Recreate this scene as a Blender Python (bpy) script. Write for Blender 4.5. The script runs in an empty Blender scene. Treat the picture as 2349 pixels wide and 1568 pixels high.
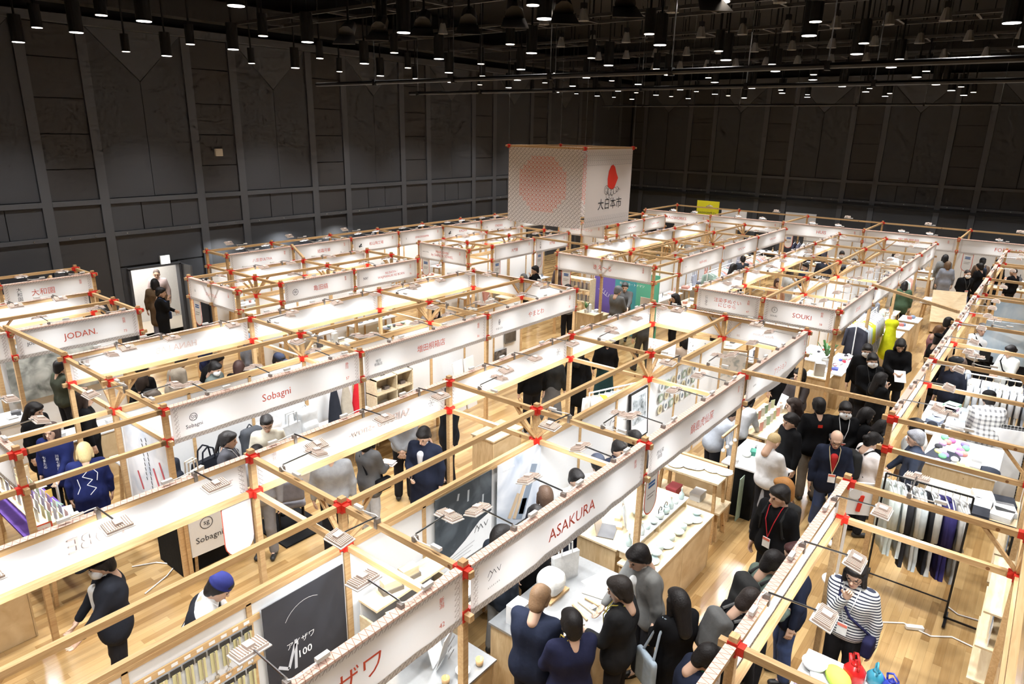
import bpy, math, random
import numpy as np
from mathutils import Vector, Matrix

random.seed(7); RNG = np.random.RandomState(5)
S = bpy.context.scene
COL = S.collection
R = math.radians

# ------------------------------------------------------------------ camera
def make_camera():
    yaw, pit, rol = 0.6668805, 0.2991259, 0.0201212
    f = Vector((math.cos(yaw)*math.cos(pit), math.sin(yaw)*math.cos(pit), -math.sin(pit)))
    r0 = Vector((math.sin(yaw), -math.cos(yaw), 0)); u0 = r0.cross(f)
    r = r0*math.cos(rol) + u0*math.sin(rol); u = u0*math.cos(rol) - r0*math.sin(rol)
    cd = bpy.data.cameras.new('camera'); cam = bpy.data.objects.new('camera', cd); COL.objects.link(cam)
    cd.sensor_fit = 'HORIZONTAL'; cd.sensor_width = 36; cd.lens = 36*1577.996/2349
    cd.clip_start = .05; cd.clip_end = 200
    m = Matrix((r, u, -f)).transposed().to_4x4(); m.translation = (-3.44569, -11.05061, 5.71055)
    cam.matrix_world = m; S.camera = cam
make_camera()

# ------------------------------------------------------------------ world, exposure
wd = bpy.data.worlds.new('world'); S.world = wd; wd.use_nodes = True
wd.node_tree.nodes['Background'].inputs[0].default_value = (.5, .55, .65, 1)
wd.node_tree.nodes['Background'].inputs[1].default_value = .0
S.view_settings.view_transform = 'Standard'; S.view_settings.look = 'None'
S.view_settings.exposure = -0.1; S.view_settings.gamma = 1; S.view_settings.use_curve_mapping = False
S.cycles.use_denoising = True
S.cycles.max_bounces = 4; S.cycles.diffuse_bounces = 2; S.cycles.glossy_bounces = 2
S.cycles.transmission_bounces = 4; S.cycles.caustics_reflective = False; S.cycles.caustics_refractive = False
S.cycles.sample_clamp_indirect = 6; S.cycles.use_adaptive_sampling = True; S.cycles.adaptive_threshold = .06; S.cycles.adaptive_min_samples = 10
LAMP_W = 10.5       # one clip-on floodlight
DOWN_BIG = 230.0    # one large ceiling downlight
DOWN_SMALL = 55.0

# ------------------------------------------------------------------ materials
MATS = {}
def _new(name):
    m = bpy.data.materials.new(name); m.use_nodes = True
    nt = m.node_tree; b = nt.nodes['Principled BSDF']
    return m, nt, b
def N(nt, t, **kw):
    n = nt.nodes.new(t)
    for k, v in kw.items():
        if k.startswith('i'): n.inputs[int(k[1:])].default_value = v
        else: setattr(n, k, v)
    return n
def plain(name, col, rough=.6, metal=0, noise=.08, scale=30, bump=0, emit=None, spec=.5, alpha=1, trans=0):
    """plain coloured surface with a little procedural variation"""
    if name in MATS: return MATS[name]
    m, nt, b = _new(name)
    b.inputs['Roughness'].default_value = rough; b.inputs['Metallic'].default_value = metal
    b.inputs['Specular IOR Level'].default_value = spec
    if noise:
        t = N(nt, 'ShaderNodeTexCoord'); n = N(nt, 'ShaderNodeTexNoise'); n.inputs['Scale'].default_value = scale
        n.inputs['Detail'].default_value = 3
        nt.links.new(t.outputs['Object'], n.inputs['Vector'])
        mp = N(nt, 'ShaderNodeMapRange'); mp.inputs[3].default_value = 1-noise; mp.inputs[4].default_value = 1+noise
        nt.links.new(n.outputs['Fac'], mp.inputs[0])
        mx = N(nt, 'ShaderNodeMix', data_type='RGBA', blend_type='MULTIPLY'); mx.inputs[0].default_value = 1
        mx.inputs[6].default_value = (*col, 1)
        nt.links.new(mp.outputs[0], mx.inputs[7]); nt.links.new(mx.outputs[2], b.inputs['Base Color'])
        if bump:
            bp = N(nt, 'ShaderNodeBump'); bp.inputs['Strength'].default_value = bump; bp.inputs['Distance'].default_value = .01
            nt.links.new(n.outputs['Fac'], bp.inputs['Height']); nt.links.new(bp.outputs[0], b.inputs['Normal'])
    else: b.inputs['Base Color'].default_value = (*col, 1)
    if emit:
        b.inputs['Emission Color'].default_value = (*emit[:3], 1); b.inputs['Emission Strength'].default_value = emit[3]
    if trans: b.inputs['Transmission Weight'].default_value = trans
    b.inputs['Alpha'].default_value = alpha
    MATS[name] = m; return m
def cloth(col, rough=.85):
    k = 'cloth_%02x%02x%02x' % tuple(int(max(0, min(1, c))**.5*255) for c in col)
    return plain(k, col, rough, noise=.2, scale=14, bump=.5, spec=.12)
def wood(name, c1, c2, rough=.5, sc=(2, 26, 26), rnd=True):
    if name in MATS: return MATS[name]
    m, nt, b = _new(name); b.inputs['Roughness'].default_value = rough
    t = N(nt, 'ShaderNodeTexCoord'); mp = N(nt, 'ShaderNodeMapping'); mp.inputs['Scale'].default_value = sc
    n = N(nt, 'ShaderNodeTexNoise'); n.inputs['Scale'].default_value = 1.6; n.inputs['Detail'].default_value = 4; n.inputs['Distortion'].default_value = .6
    nt.links.new(t.outputs['Object'], mp.inputs[0])
    oi = N(nt, 'ShaderNodeObjectInfo')
    if rnd:
        ad = N(nt, 'ShaderNodeVectorMath', operation='ADD'); ml = N(nt, 'ShaderNodeMath', operation='MULTIPLY'); ml.inputs[1].default_value = 40
        nt.links.new(oi.outputs['Random'], ml.inputs[0]); nt.links.new(mp.outputs[0], ad.inputs[0]); nt.links.new(ml.outputs[0], ad.inputs[1])
        nt.links.new(ad.outputs[0], n.inputs['Vector'])
    else: nt.links.new(mp.outputs[0], n.inputs['Vector'])
    cr = N(nt, 'ShaderNodeValToRGB'); e = cr.color_ramp.elements
    e[0].position = .3; e[0].color = (*c1, 1); e[1].position = .72; e[1].color = (*c2, 1)
    nt.links.new(n.outputs['Fac'], cr.inputs[0])
    # sparse knots
    v = N(nt, 'ShaderNodeTexVoronoi'); v.inputs['Scale'].default_value = 3.1
    nt.links.new(t.outputs['Object'], v.inputs['Vector'])
    lt = N(nt, 'ShaderNodeMath', operation='LESS_THAN'); lt.inputs[1].default_value = .055
    nt.links.new(v.outputs['Distance'], lt.inputs[0])
    mx = N(nt, 'ShaderNodeMix', data_type='RGBA'); nt.links.new(lt.outputs[0], mx.inputs[0])
    nt.links.new(cr.outputs[0], mx.inputs[6]); mx.inputs[7].default_value = (c1[0]*.45, c1[1]*.33, c1[2]*.25, 1)
    hs = N(nt, 'ShaderNodeHueSaturation'); mr = N(nt, 'ShaderNodeMapRange'); mr.inputs[3].default_value = .86; mr.inputs[4].default_value = 1.1
    nt.links.new(oi.outputs['Random'], mr.inputs[0]); nt.links.new(mr.outputs[0], hs.inputs['Value']); nt.links.new(mx.outputs[2], hs.inputs['Color'])
    nt.links.new(hs.outputs[0], b.inputs['Base Color'])
    MATS[name] = m; return m
def glow(name, col, st):
    if name in MATS: return MATS[name]
    m, nt, b = _new(name); b.inputs['Base Color'].default_value = (.9, .9, .9, 1)
    b.inputs['Emission Color'].default_value = (*col, 1); b.inputs['Emission Strength'].default_value = st
    m.cycles.emission_sampling = 'NONE'; MATS[name] = m; return m
M_PINE = wood('pine', (.50, .30, .135), (.66, .45, .23))
M_PLY = wood('plywood', (.60, .42, .22), (.77, .60, .37), sc=(3, 14, 3))
M_PALE = wood('pale_wood', (.72, .55, .33), (.86, .72, .50), sc=(3, 14, 14))
M_RED = plain('red_tape', (.66, .03, .015), .55, noise=.1)
M_WHITE = plain('white_board', (.84, .84, .84), .6, noise=.02)
M_BLACK = plain('matt_black', (.006, .006, .007), .6, noise=.1)
M_DARKM = plain('dark_metal', (.02, .02, .022), .4, metal=.6, noise=.05)
M_STEEL = plain('steel', (.55, .55, .56), .28, metal=1, noise=.05)
M_HEAD = plain('lamp_casing', (.80, .66, .58), .45, noise=.06)
M_GLASSY = plain('clear_plate', (.74, .70, .67), .25, noise=0)
M_LED = glow('lamp_face', (1, .98, .95), 12)

# ------------------------------------------------------------------ mesh builder
class MB:
    def __init__(s): s.v = []; s.f = []; s.m = []; s.n = 0
    def add(s, v, f, mi=0):
        v = np.asarray(v, float).reshape(-1, 3)
        s.v.append(v); s.f += [tuple(int(i)+s.n for i in q) for q in f]; s.m += [mi]*len(f); s.n += len(v)
        return s
    def box(s, c, d, rz=0, mi=0, M=None):
        x, y, z = d[0]/2, d[1]/2, d[2]/2
        p = np.array([(-x,-y,-z),(x,-y,-z),(x,y,-z),(-x,y,-z),(-x,-y,z),(x,-y,z),(x,y,z),(-x,y,z)])
        if rz: p = p @ np.array(Matrix.Rotation(rz, 3, 'Z')).T
        if M is not None: p = p @ np.array(M).T
        return s.add(p+np.array(c), [(0,3,2,1),(4,5,6,7),(0,1,5,4),(1,2,6,5),(2,3,7,6),(3,0,4,7)], mi)
    def bar(s, a, b, w, h, mi=0, up=(0,0,1)):
        a, b = Vector(a), Vector(b); d = b-a; L = d.length; x = d.normalized(); upv = Vector(up)
        if abs(x.dot(upv)) > .98: upv = Vector((1,0,0))
        y = upv.cross(x).normalized(); z = x.cross(y)
        return s.box((a+b)/2, (L, w, h), mi=mi, M=Matrix((x, y, z)).transposed())
    def cyl(s, a, b, r0, r1=None, n=10, mi=0, caps=True):
        r1 = r0 if r1 is None else r1
        a, b = Vector(a), Vector(b); d = (b-a).normalized(); t = Vector((0,0,1)) if abs(d.z) < .9 else Vector((1,0,0))
        x = d.cross(t).normalized(); y = d.cross(x)
        P = []
        for c, r in ((a, r0), (b, r1)):
            for i in range(n):
                g = 2*math.pi*i/n; P.append(c + x*(r*math.cos(g)) + y*(r*math.sin(g)))
        F = [(i, i+n, (i+1) % n+n, (i+1) % n) for i in range(n)]
        if caps: F += [tuple(range(n)), tuple(range(2*n-1, n-1, -1))]
        return s.add(P, F, mi)
    def tube(s, pts, r, n=6, mi=0):
        for a, b in zip(pts[:-1], pts[1:]): s.cyl(a, b, r, r, n, mi)
        return s
    def lathe(s, prof, c=(0,0,0), n=16, mi=0, sy=1):
        P = []; F = []; k = len(prof)
        for r, z in prof:
            for i in range(n):
                g = 2*math.pi*i/n; P.append((c[0]+r*math.cos(g), c[1]+sy*r*math.sin(g), c[2]+z))
        for j in range(k-1):
            for i in range(n): F.append((j*n+i, j*n+(i+1) % n, (j+1)*n+(i+1) % n, (j+1)*n+i))
        if prof[0][0] > 1e-4: F.append(tuple(range(n-1, -1, -1)))
        if prof[-1][0] > 1e-4: F.append(tuple(range((k-1)*n, k*n)))
        return s.add(P, F, mi)
    def ball(s, c, r, n=10, mi=0):
        r = (r, r, r) if np.isscalar(r) else r; k = max(4, n//2)
        prof = [(math.sin(math.pi*j/k), -math.cos(math.pi*j/k)) for j in range(k+1)]
        m2 = MB().lathe([(max(a, .001), b) for a, b in prof], n=n)
        return s.add(np.concatenate(m2.v)*np.array(r)+np.array(c), m2.f, mi)
    def prism(s, poly, y0, y1, mi=0):
        """poly of (x,z), extruded along y"""
        k = len(poly); P = [(x, y0, z) for x, z in poly]+[(x, y1, z) for x, z in poly]
        F = [tuple(range(k)), tuple(range(2*k-1, k-1, -1))]+[(i, i+k, (i+1) % k+k, (i+1) % k) for i in range(k)]
        return s.add(P, F, mi)
    def mesh(s, name, mats, smooth=False):
        me = bpy.data.meshes.new(name)
        me.from_pydata(np.concatenate(s.v).tolist() if s.v else [], [], s.f)
        mats = mats if isinstance(mats, (list, tuple)) else [mats]
        for m in mats: me.materials.append(m)
        if len(mats) > 1: me.polygons.foreach_set('material_index', s.m)
        if smooth: me.polygons.foreach_set('use_smooth', [True]*len(me.polygons))
        me.update(); return me
    def obj(s, name, mats, parent=None, loc=(0,0,0), rz=0, smooth=False):
        return link(name, s.mesh(name, mats, smooth), parent, loc, rz)
def link(name, me, parent=None, loc=(0,0,0), rz=0):
    o = bpy.data.objects.new(name, me); COL.objects.link(o); o.location = loc
    if rz: o.rotation_euler = (0, 0, rz)
    if parent: o.parent = parent
    return o
def tag(o, label, cat, group=None, kind=None):
    if label: o['label'] = label
    if cat: o['category'] = cat
    if group: o['group'] = group
    if kind: o['kind'] = kind
    return o
def thing(name, label, cat, loc=(0,0,0), rz=0, group=None):
    return tag(link(name, None, None, loc, rz), label, cat, group)
def struct(o): o['kind'] = 'structure'; return o
def copy_tree(o, parent=None):
    c = o.copy(); COL.objects.link(c); c.parent = parent
    for ch in o.children: copy_tree(ch, c)
    return c
def P3(X, v, z=0): return (X, -v, z)
ORD = ['first', 'second', 'third', 'fourth', 'fifth', 'sixth', 'seventh', 'eighth', 'ninth', 'tenth', 'eleventh', 'twelfth', 'thirteenth', 'fourteenth', 'fifteenth', 'sixteenth']
BOXC = {}
def cbox(d, m, axis='c'):
    """shared box mesh of size d"""
    k = (tuple(round(x, 3) for x in d), m.name, axis)
    if k not in BOXC: BOXC[k] = MB().box((0, 0, d[2]/2 if axis == 'b' else 0), d).mesh('box', m)
    return BOXC[k]
# ---- lettering
TXT = {}
def text_mesh(s, size, mat, bold=0, lh=1.0):
    k = (s, round(size, 4), mat.name, bold)
    if k in TXT: return TXT[k]
    cu = bpy.data.curves.new('t', 'FONT'); cu.body = s; cu.size = size; cu.align_x = 'CENTER'; cu.align_y = 'CENTER'
    cu.offset = bold*size; cu.space_line = lh; cu.resolution_u = 2
    if any(ord(c) > 255 for c in s): cu.offset = 0
    o = bpy.data.objects.new('t', cu)
    me = bpy.data.meshes.new_from_object(o); me.name = 'lettering'
    bpy.data.objects.remove(o); bpy.data.curves.remove(cu)
    me.materials.clear(); me.materials.append(mat)
    me.transform(Matrix.Rotation(R(90), 4, 'X'))
    TXT[k] = me; return me
def letter(s, size, mat, parent, x, y, z, back=False, bold=0, name='lettering', lh=1.0, rx=0):
    o = link(name, text_mesh(s, size, mat, bold, lh), parent, (x, y, z))
    if rx: o.rotation_euler.x = rx
    return o
# ------------------------------------------------------------------ the hall
WY, FX = 8.0, 30.8            # left wall plane (y), far wall plane (x)
M_WALL = plain('wall_grey', (.056, .059, .067), .75, noise=.1, scale=.8)
M_WALLB = plain('wall_brown', (.052, .051, .053), .8, noise=.12, scale=.8)
M_PIL = plain('pilaster_grey', (.082, .087, .098), .6, noise=.06, scale=.8)
M_RAIL = plain('wall_rail', (.082, .087, .098), .5, noise=.06)
def floor_planks():
    m, nt, b = _new('parquet'); b.inputs['Roughness'].default_value = .22
    b.inputs['Coat Weight'].default_value = .3; b.inputs['Coat Roughness'].default_value = .12
    at = N(nt, 'ShaderNodeAttribute', attribute_name='tone'); tc = N(nt, 'ShaderNodeTexCoord')
    mp = N(nt, 'ShaderNodeMapping'); mp.inputs['Scale'].default_value = (1.5, 30, 1)
    no = N(nt, 'ShaderNodeTexNoise'); no.inputs['Scale'].default_value = 1.5; no.inputs['Detail'].default_value = 4
    nt.links.new(tc.outputs['Object'], mp.inputs[0]); nt.links.new(mp.outputs[0], no.inputs['Vector'])
    ad = N(nt, 'ShaderNodeMath', operation='MULTIPLY_ADD'); ad.inputs[1].default_value = .45
    nt.links.new(no.outputs['Fac'], ad.inputs[0]); nt.links.new(at.outputs['Fac'], ad.inputs[2])
    cr = N(nt, 'ShaderNodeValToRGB'); e = cr.color_ramp.elements
    e[0].position = .15; e[0].color = (.25, .135, .045, 1); e[1].position = 1.1; e[1].color = (.52, .345, .155, 1)
    nt.links.new(ad.outputs[0], cr.inputs[0]); nt.links.new(cr.outputs[0], b.inputs['Base Color'])
    fl = MB().box((12, -3.5, -.06), (40, 24, .1)).obj('floor', plain('floor_base', (.10, .06, .03), .6), None); struct(fl)
    w = .09; g = .0012; near = []; far = []
    for j in range(-95, int(15.4/w)):
        v0 = j*w; x = -6 - random.random()*1.2
        while x < 30.7:
            L = random.choice((.6, .9, .9, 1.2)); t = random.random()*.75; x1 = min(x+L, 30.75)
            q = (x, x1-g, v0, v0+w-g, t)
            # the aisle beside the front banners is the stretch of floor seen closest
            (near if (7.95 < v0 < 11.3 and 1.6 < x < 7.6 and len(near) < 298) else far).append(q)
            x = x1
    def geo(q): 
        x0, x1, v0, v1, t = q; return [(x0, -v1, 0), (x1, -v1, 0), (x1, -v0, 0), (x0, -v0, 0), (x0, -v1, -.012), (x1, -v1, -.012), (x1, -v0, -.012), (x0, -v0, -.012)], [(0,1,2,3),(0,4,5,1),(1,5,6,2),(2,6,7,3),(3,7,4,0)]
    for q in near:
        o = MB().add(*geo(q)).obj('plank', m, fl)
        a = o.data.attributes.new('tone', 'FLOAT', 'POINT'); a.data.foreach_set('value', [q[4]]*8)
    B = np.array([[(q[0], -q[3], 0), (q[1], -q[3], 0), (q[1], -q[2], 0), (q[0], -q[2], 0)] for q in far]).reshape(-1, 3)
    me = bpy.data.meshes.new('planks'); nq = len(far)
    me.vertices.add(nq*4); me.vertices.foreach_set('co', B.ravel()); me.loops.add(nq*4); me.loops.foreach_set('vertex_index', np.arange(nq*4))
    me.polygons.add(nq); me.polygons.foreach_set('loop_start', np.arange(0, nq*4, 4)); me.polygons.foreach_set('loop_total', np.full(nq, 4)); me.update(calc_edges=True)
    a = me.attributes.new('tone', 'FLOAT', 'POINT'); a.data.foreach_set('value', np.repeat([q[4] for q in far], 4))
    me.materials.append(m); o = link('distant_planks', me, fl); o['kind'] = 'stuff'
floor_planks()

def wall_panels(root, s0, s1, pil0, door=None):
    """panelled wall in local x (along) / z; front is local -y; root at y=0 plane"""
    per = 3.82; ww = .22; g = .012
    def pan(poly, y=-.03, m=M_WALL, name='panel'):
        MB().prism(poly, y, 0.0).obj(name, m, root)
    def rect(x0, x1, z0, z1, **k): pan([(x0+g, z0+g), (x1-g, z0+g), (x1-g, z1-g), (x0+g, z1-g)], **k)
    k0 = int(math.floor((s0-pil0)/per))-1
    for k in range(k0, k0+14):
        a = pil0+k*per                       # narrow bay: a+ww .. a+1.30 ; wide bay a+1.30+ww .. a+per
        for p in (a, a+1.30):
            if s0 <= p <= s1-.3:
                z0 = 2.06 if door and door[0]-.3 < p < door[1] else 0
                MB().box((p+ww/2, -.03, (z0+7.85)/2), (ww, .09, 7.85-z0)).obj('pilaster', M_PIL, root)
        n0, n1, w0, w1 = a+ww, a+1.30, a+1.30+ww, a+per
        for x0, x1, wide in ((n0, n1, 0), (w0, w1, 1)):
            x0 = max(x0, s0); x1 = min(x1, s1)
            if x1-x0 < .25: continue
            for zr, hr in ((3.78, .12), (2.95, .10)):
                MB().box(((x0+x1)/2, -.04, zr), (x1-x0, .08, hr)).obj('rail', M_RAIL, root)
                if zr < 3:
                    for xb in ((x0+.3), (x0+x1)/2, (x1-.3)) if wide else ((x0+.25), (x1-.25)):
                        MB().ball((xb, -.085, zr), .018, 6).obj('rail_bolt', M_STEEL, root)
            xm = (x0+x1)/2
            if wide:
                za = 6.70
                pan([(x0+g, 3.86), (xm-g, 3.86), (xm-g, za-g), (x0+g, 7.85-g)], y=-.045)
                pan([(xm+g, 3.86), (x1-g, 3.86), (x1-g, 7.85-g), (xm+g, za-g)], y=-.025)
                pan([(xm, za+g), (x1-g*2, 7.85), (x0+g*2, 7.85)], y=-.06, m=M_PIL)
                t = (x1-x0)/3
                for i in range(3): rect(x0+i*t, x0+(i+1)*t, 3.0, 3.72)
                if not (door and x0 < door[1] and x1 > door[0]): rect(x0, x1, 0, 2.9)
                else:
                    rect(x0, x1, 2.08, 2.9)
                    if door[0]-x0 > .15: rect(x0, door[0], 0, 2.06)
                    if x1-door[1] > .15: rect(door[1], x1, 0, 2.06)
            else:
                for z0, z1 in ((3.84, 4.59), (4.59, 5.41), (5.41, 6.22), (6.22, 7.11), (7.11, 7.85)): rect(x0, x1, z0, z1, m=M_WALLB)
                rect(x0, x1, 3.0, 3.72, m=M_WALLB)
                if not (door and x0 < door[1]-.2 and x1 > door[0]+.2): rect(x0, x1, 0, 2.9, m=M_WALLB)
DOOR = (4.28, 5.62)
wl = MB()
for x0, x1, z0, z1 in ((-6, DOOR[0], 0, 10), (DOOR[1], FX, 0, 10), (DOOR[0], DOOR[1], 2.0, 10)):
    wl.box(((x0+x1)/2, WY+.06, (z0+z1)/2), (x1-x0, .12, z1-z0))
wl = struct(wl.obj('wall_left', M_BLACK, None))
pr = link('wall_panelling', None, wl, (0, WY, 0)); 
wall_panels(pr, -5.5, FX-.05, 2.56, DOOR)
wf = struct(MB().box((FX+.06, -3.5, 5), (.12, 23.2, 10)).obj('wall_far', M_BLACK, None))
pf = link('wall_panelling', None, wf, (FX, 0, 0), R(-90))    # local x = -y (v)
wall_panels(pf, -7.95, 14.8, -.95)
MB().box((FX-.14, -3.5, 2.76), (.10, 22.8, .10)).obj('dark_handrail', M_BLACK, wf)
cx = MB().box((FX/2-3, WY-.12, 7.95), (FX+6, .3, .18)).obj('trim_1', M_PIL, None); struct(cx)
struct(MB().box((FX/2-3, WY-.5, 8.5), (FX+6, .5, .5)).obj('trim_2', plain('bulkhead', (.03, .03, .032), .7), None))
struct(MB().box((FX-.25, -3.5, 8.05), (.4, 22.8, .3)).obj('trim_3', M_PIL, None))
struct(MB().box((12, -3.5, 9.6), (40, 24, .1)).obj('ceiling', M_BLACK, None))
# corridor beyond the open door
struct(MB().box((5.0, 9.9, 1.2), (4.4, .08, 2.5)).obj('wall_corridor', plain('corridor_white', (.85, .83, .80), .7), None))
struct(MB().box((5.0, 9.0, -.03), (4.4, 1.8, .06)).obj('floor_corridor', plain('corridor_floor', (.62, .55, .46), .5), None))
struct(MB().box((5.0, 9.0, 2.5), (4.4, 1.8, .06)).obj('ceiling_corridor', M_WHITE, None))
d1 = link('door_1', None, None, (DOOR[0], WY, 0)); struct(d1)
for x in (0, DOOR[1]-DOOR[0]): MB().box((x, -.03, 1.0), (.06, .2, 2.0)).obj('door_jamb', M_PIL, d1)
MB().box(((DOOR[1]-DOOR[0])/2, -.03, 2.0), (1.4, .2, .06)).obj('door_head', M_PIL, d1)
dl = MB().box((0, -.32, 1.0), (.05, .62, 1.98)).obj('door_leaf', plain('door_grey', (.10, .105, .115), .4), d1, (DOOR[1]-DOOR[0]+.06, 0, 0))
MB().box((-.04, -.5, 1.0), (.03, .03, .3)).obj('handle', M_STEEL, dl)
ex = thing('exit_sign', 'small glowing white exit sign box above the open doorway', 'sign', (5.24, WY-.1, 2.02))
MB().box((0, 0, .12), (.26, .05, .24)).obj('housing', M_WHITE, ex)
MB().box((0, -.03, .12), (.24, .012, .22)).obj('lit_face', glow('exit_face', (.93, 1, .96), 1.2), ex)
bx = thing('wall_speaker', 'small cream square speaker box high on the left wall', 'speaker', (7.12, WY-.09, 4.84))
MB().box((0, 0, .1), (.20, .08, .20)).obj('case', plain('cream_plastic', (.78, .73, .62), .5), bx)
MB().box((0, -.045, .1), (.16, .012, .16)).obj('grille', plain('cream_grille', (.70, .65, .55), .6), bx)
cl = bpy.data.lights.new('corridor_light', 'AREA'); cl.energy = 90; cl.size = 1.6; cl.color = (1, .96, .9)
co = bpy.data.objects.new('corridor_light', cl); COL.objects.link(co); co.location = (5.0, 8.95, 2.4)

# ---- ceiling downlights: big and small tubes on a regular grid
ZD = 7.2
def downlight(name, r, L, watts, col):
    root = link(name, None, None)
    MB().lathe([(r, 0), (r, L)], n=16).obj('tube', plain('tube_black', (.012, .012, .013), .45, noise=0), root)
    MB().lathe([(r*.93, -.012), (r*.93, -.006)], n=16).obj('lens', glow(name+'_lens', col, 9), root)
    MB().lathe([(r*1.03, -.004), (r*1.03, .02), (r*.94, .02), (r*.94, -.004), (r*1.03, -.004)], n=16).obj('rim', M_DARKM, root)
    MB().cyl((0, 0, L), (0, 0, 9.5-ZD), .02, n=6).obj('stem', M_BLACK, root)
    return root
bigs = downlight('ceiling_downlight', .115, .5, DOWN_BIG, (1, .93, .88))
smalls = downlight('small_downlight', .085, .36, DOWN_SMALL, (1, .86, .72))
def spot(watts, loc, col, parent):
    l = bpy.data.lights.new('downlight_beam', 'SPOT'); l.energy = watts; l.spot_size = R(95); l.spot_blend = .8; l.color = col; l.shadow_soft_size = .1
    o = bpy.data.objects.new('downlight_beam', l); COL.objects.link(o); o.parent = parent; o.location = loc
    return o
spot(DOWN_BIG*math.pi, (0, 0, -.03), (1, .985, .965), bigs)
RB = [-3.9, -.95, 2.05, 5.02, 8.5, 11.5, 14.6, 17.7, 20.8, 23.9, 27.0]; RS = [None, None, 1.48, 4.16, 7.26, 10.05, 13.05, 16.2, 19.3, 22.4, 25.5]
VB = [-6.0, -3.15, -.6, 2.0, 4.85, 7.4, 10.0, 12.6]
first = [True, True]
names_row = ['overhead', 'rear', 'nearest', 'second', 'third', 'fourth', 'fifth', 'sixth', 'seventh', 'eighth', 'farthest']
for i, (xb, xs) in enumerate(zip(RB, RS)):
    for kind, x in ((0, xb), (1, xs)):
        if x is None: continue
        for j, v in enumerate(VB):
            vv = v if kind == 0 else v-.1+.9*(j > 2)*(.6 if j < 6 else .9)
            if kind == 1 and j == 7: continue
            src = (bigs, smalls)[kind]
            o = src if first[kind] else copy_tree(src); first[kind] = False
            o.location = (x, -vv, ZD + (.0 if kind == 0 else .02))
            tag(o, '%s black tube downlight in the %s ceiling row, %s from left' % (('large', 'small')[kind], names_row[i], ORD[j]), 'downlight', '%s downlights of the %s row' % (('large', 'small')[kind], names_row[i]))

# ---- rigging pipes, chains, stage lamps, catwalk frames
def rig_pipe(x, v0, v1, z, label):
    t = thing('rigging_pipe', label, 'pipe', (x, -(v0+v1)/2, z))
    h = (v1-v0)/2
    MB().cyl((0, -h, 0), (0, h, 0), .032, n=8).obj('tube', M_DARKM, t)
    k = 0
    y = -h+.6
    while y < h:
        MB().cyl((0, y, .02), (0, y, 9.5-z), .007, n=5).obj('chain', M_STEEL, t)
        MB().box((0, y, 0), (.08, .05, .09)).obj('clamp', M_BLACK, t); y += 1.75
rig_pipe(4.5, .3, 11.2, 6.4, 'long dark rigging pipe on chains, the nearer of the two')
rig_pipe(7.3, -.3, 12.8, 6.4, 'long dark rigging pipe on chains behind the nearer one')
rig_pipe(19.5, -3, 11.5, 6.6, 'dark rigging pipe hanging far back in front of the far wall')
def barn(x, v, z, rz, label, bright):
    t = thing('stage_lamp', label, 'stage lamp', (x, -v, z), rz, 'stage lamps with barn door flaps')
    MB().cyl((-.22, 0, .16), (.12, 0, 0), .10, .12, 10).obj('barrel', plain('lamp_grey', (.09, .09, .095), .5), t)
    MB().add([(.1,-.13,-.02),(.1,.13,-.02),(.34,.17,-.16),(.34,-.17,-.16),(.1,-.13,-.03),(.1,.13,-.03),(.34,.17,-.17),(.34,-.17,-.17)], [(0,1,2,3),(7,6,5,4),(0,4,5,1),(2,6,7,3),(1,5,6,2),(3,7,4,0)]).obj('barn_door', plain('flap_grey', (.22, .22, .225), .45), t)
    MB().bar((-.06, 0, .1), (-.06, 0, 9.4-z), .03, .03).obj('hanger', M_BLACK, t)
for k, (x, v) in enumerate(((3.9, 3.6), (4.05, 4.3), (3.9, 5.2), (3.95, 5.9), (3.9, 6.75), (4.0, 7.7), (3.9, 8.7), (3.9, 2.7), (3.95, 1.9))):
    barn(x, v, 7.05, R(-140), 'grey stage lamp with open barn door flap, %s along the near ceiling bar' % ORD[k], 1)
def bell(x, v, z, proto=[None]):
    if proto[0] is None:
        t = link('bell_lamp', None)
        MB().lathe([(.05, .2), (.07, .12), (.10, 0), (.09, .0), (.05, .1)], n=10).obj('shade', plain('bell_grey', (.30, .30, .30), .4), t)
        MB().cyl((0, 0, .2), (0, 0, 1.98), .012, n=5).obj('stem', M_BLACK, t)
        MB().box((0, 0, .24), (.09, .09, .10)).obj('socket', M_BLACK, t)
        proto[0] = t; o = t
    else: o = copy_tree(proto[0])
    o.location = (x, -v, z); return o
for i, x in enumerate((7.6, 10.6, 13.6, 16.8)):
    for j in range(12):
        tag(bell(x, .4+.85*j, 7.55), 'unlit pale bell lamp in the %s bell row, %s from left' % (ORD[i], ORD[j]), 'lamp', 'unlit bell lamps of the %s row' % ORD[i])
def catwalk(x, v0, v1, label):
    t = thing('catwalk_frame', label, 'ceiling frame', (x, -(v0+v1)/2, 7.9)); h = (v1-v0)/2
    for dx in (-.4, .4): MB().box((dx, 0, 0), (.05, 2*h, .06)).obj('long_bar', plain('frame_grey', (.05, .05, .052), .5), t)
    y = -h
    while y <= h: MB().box((0, y, 0), (.8, .05, .05)).obj('cross_bar', plain('frame_grey', (.05, .05, .052), .5), t); y += 1.3
    for yy in (-h+.2, 0, h-.2): MB().box((0, yy, .8), (.03, .03, 1.6)).obj('hanger', M_BLACK, t)
for i, x in enumerate((3.2, 6.4, 9.6, 12.8, 16.0, 19.2)):
    catwalk(x, -4.5 if i else .6, 13, 'dark catwalk frame of bars under the black ceiling, %s from the camera' % ORD[i])
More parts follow.
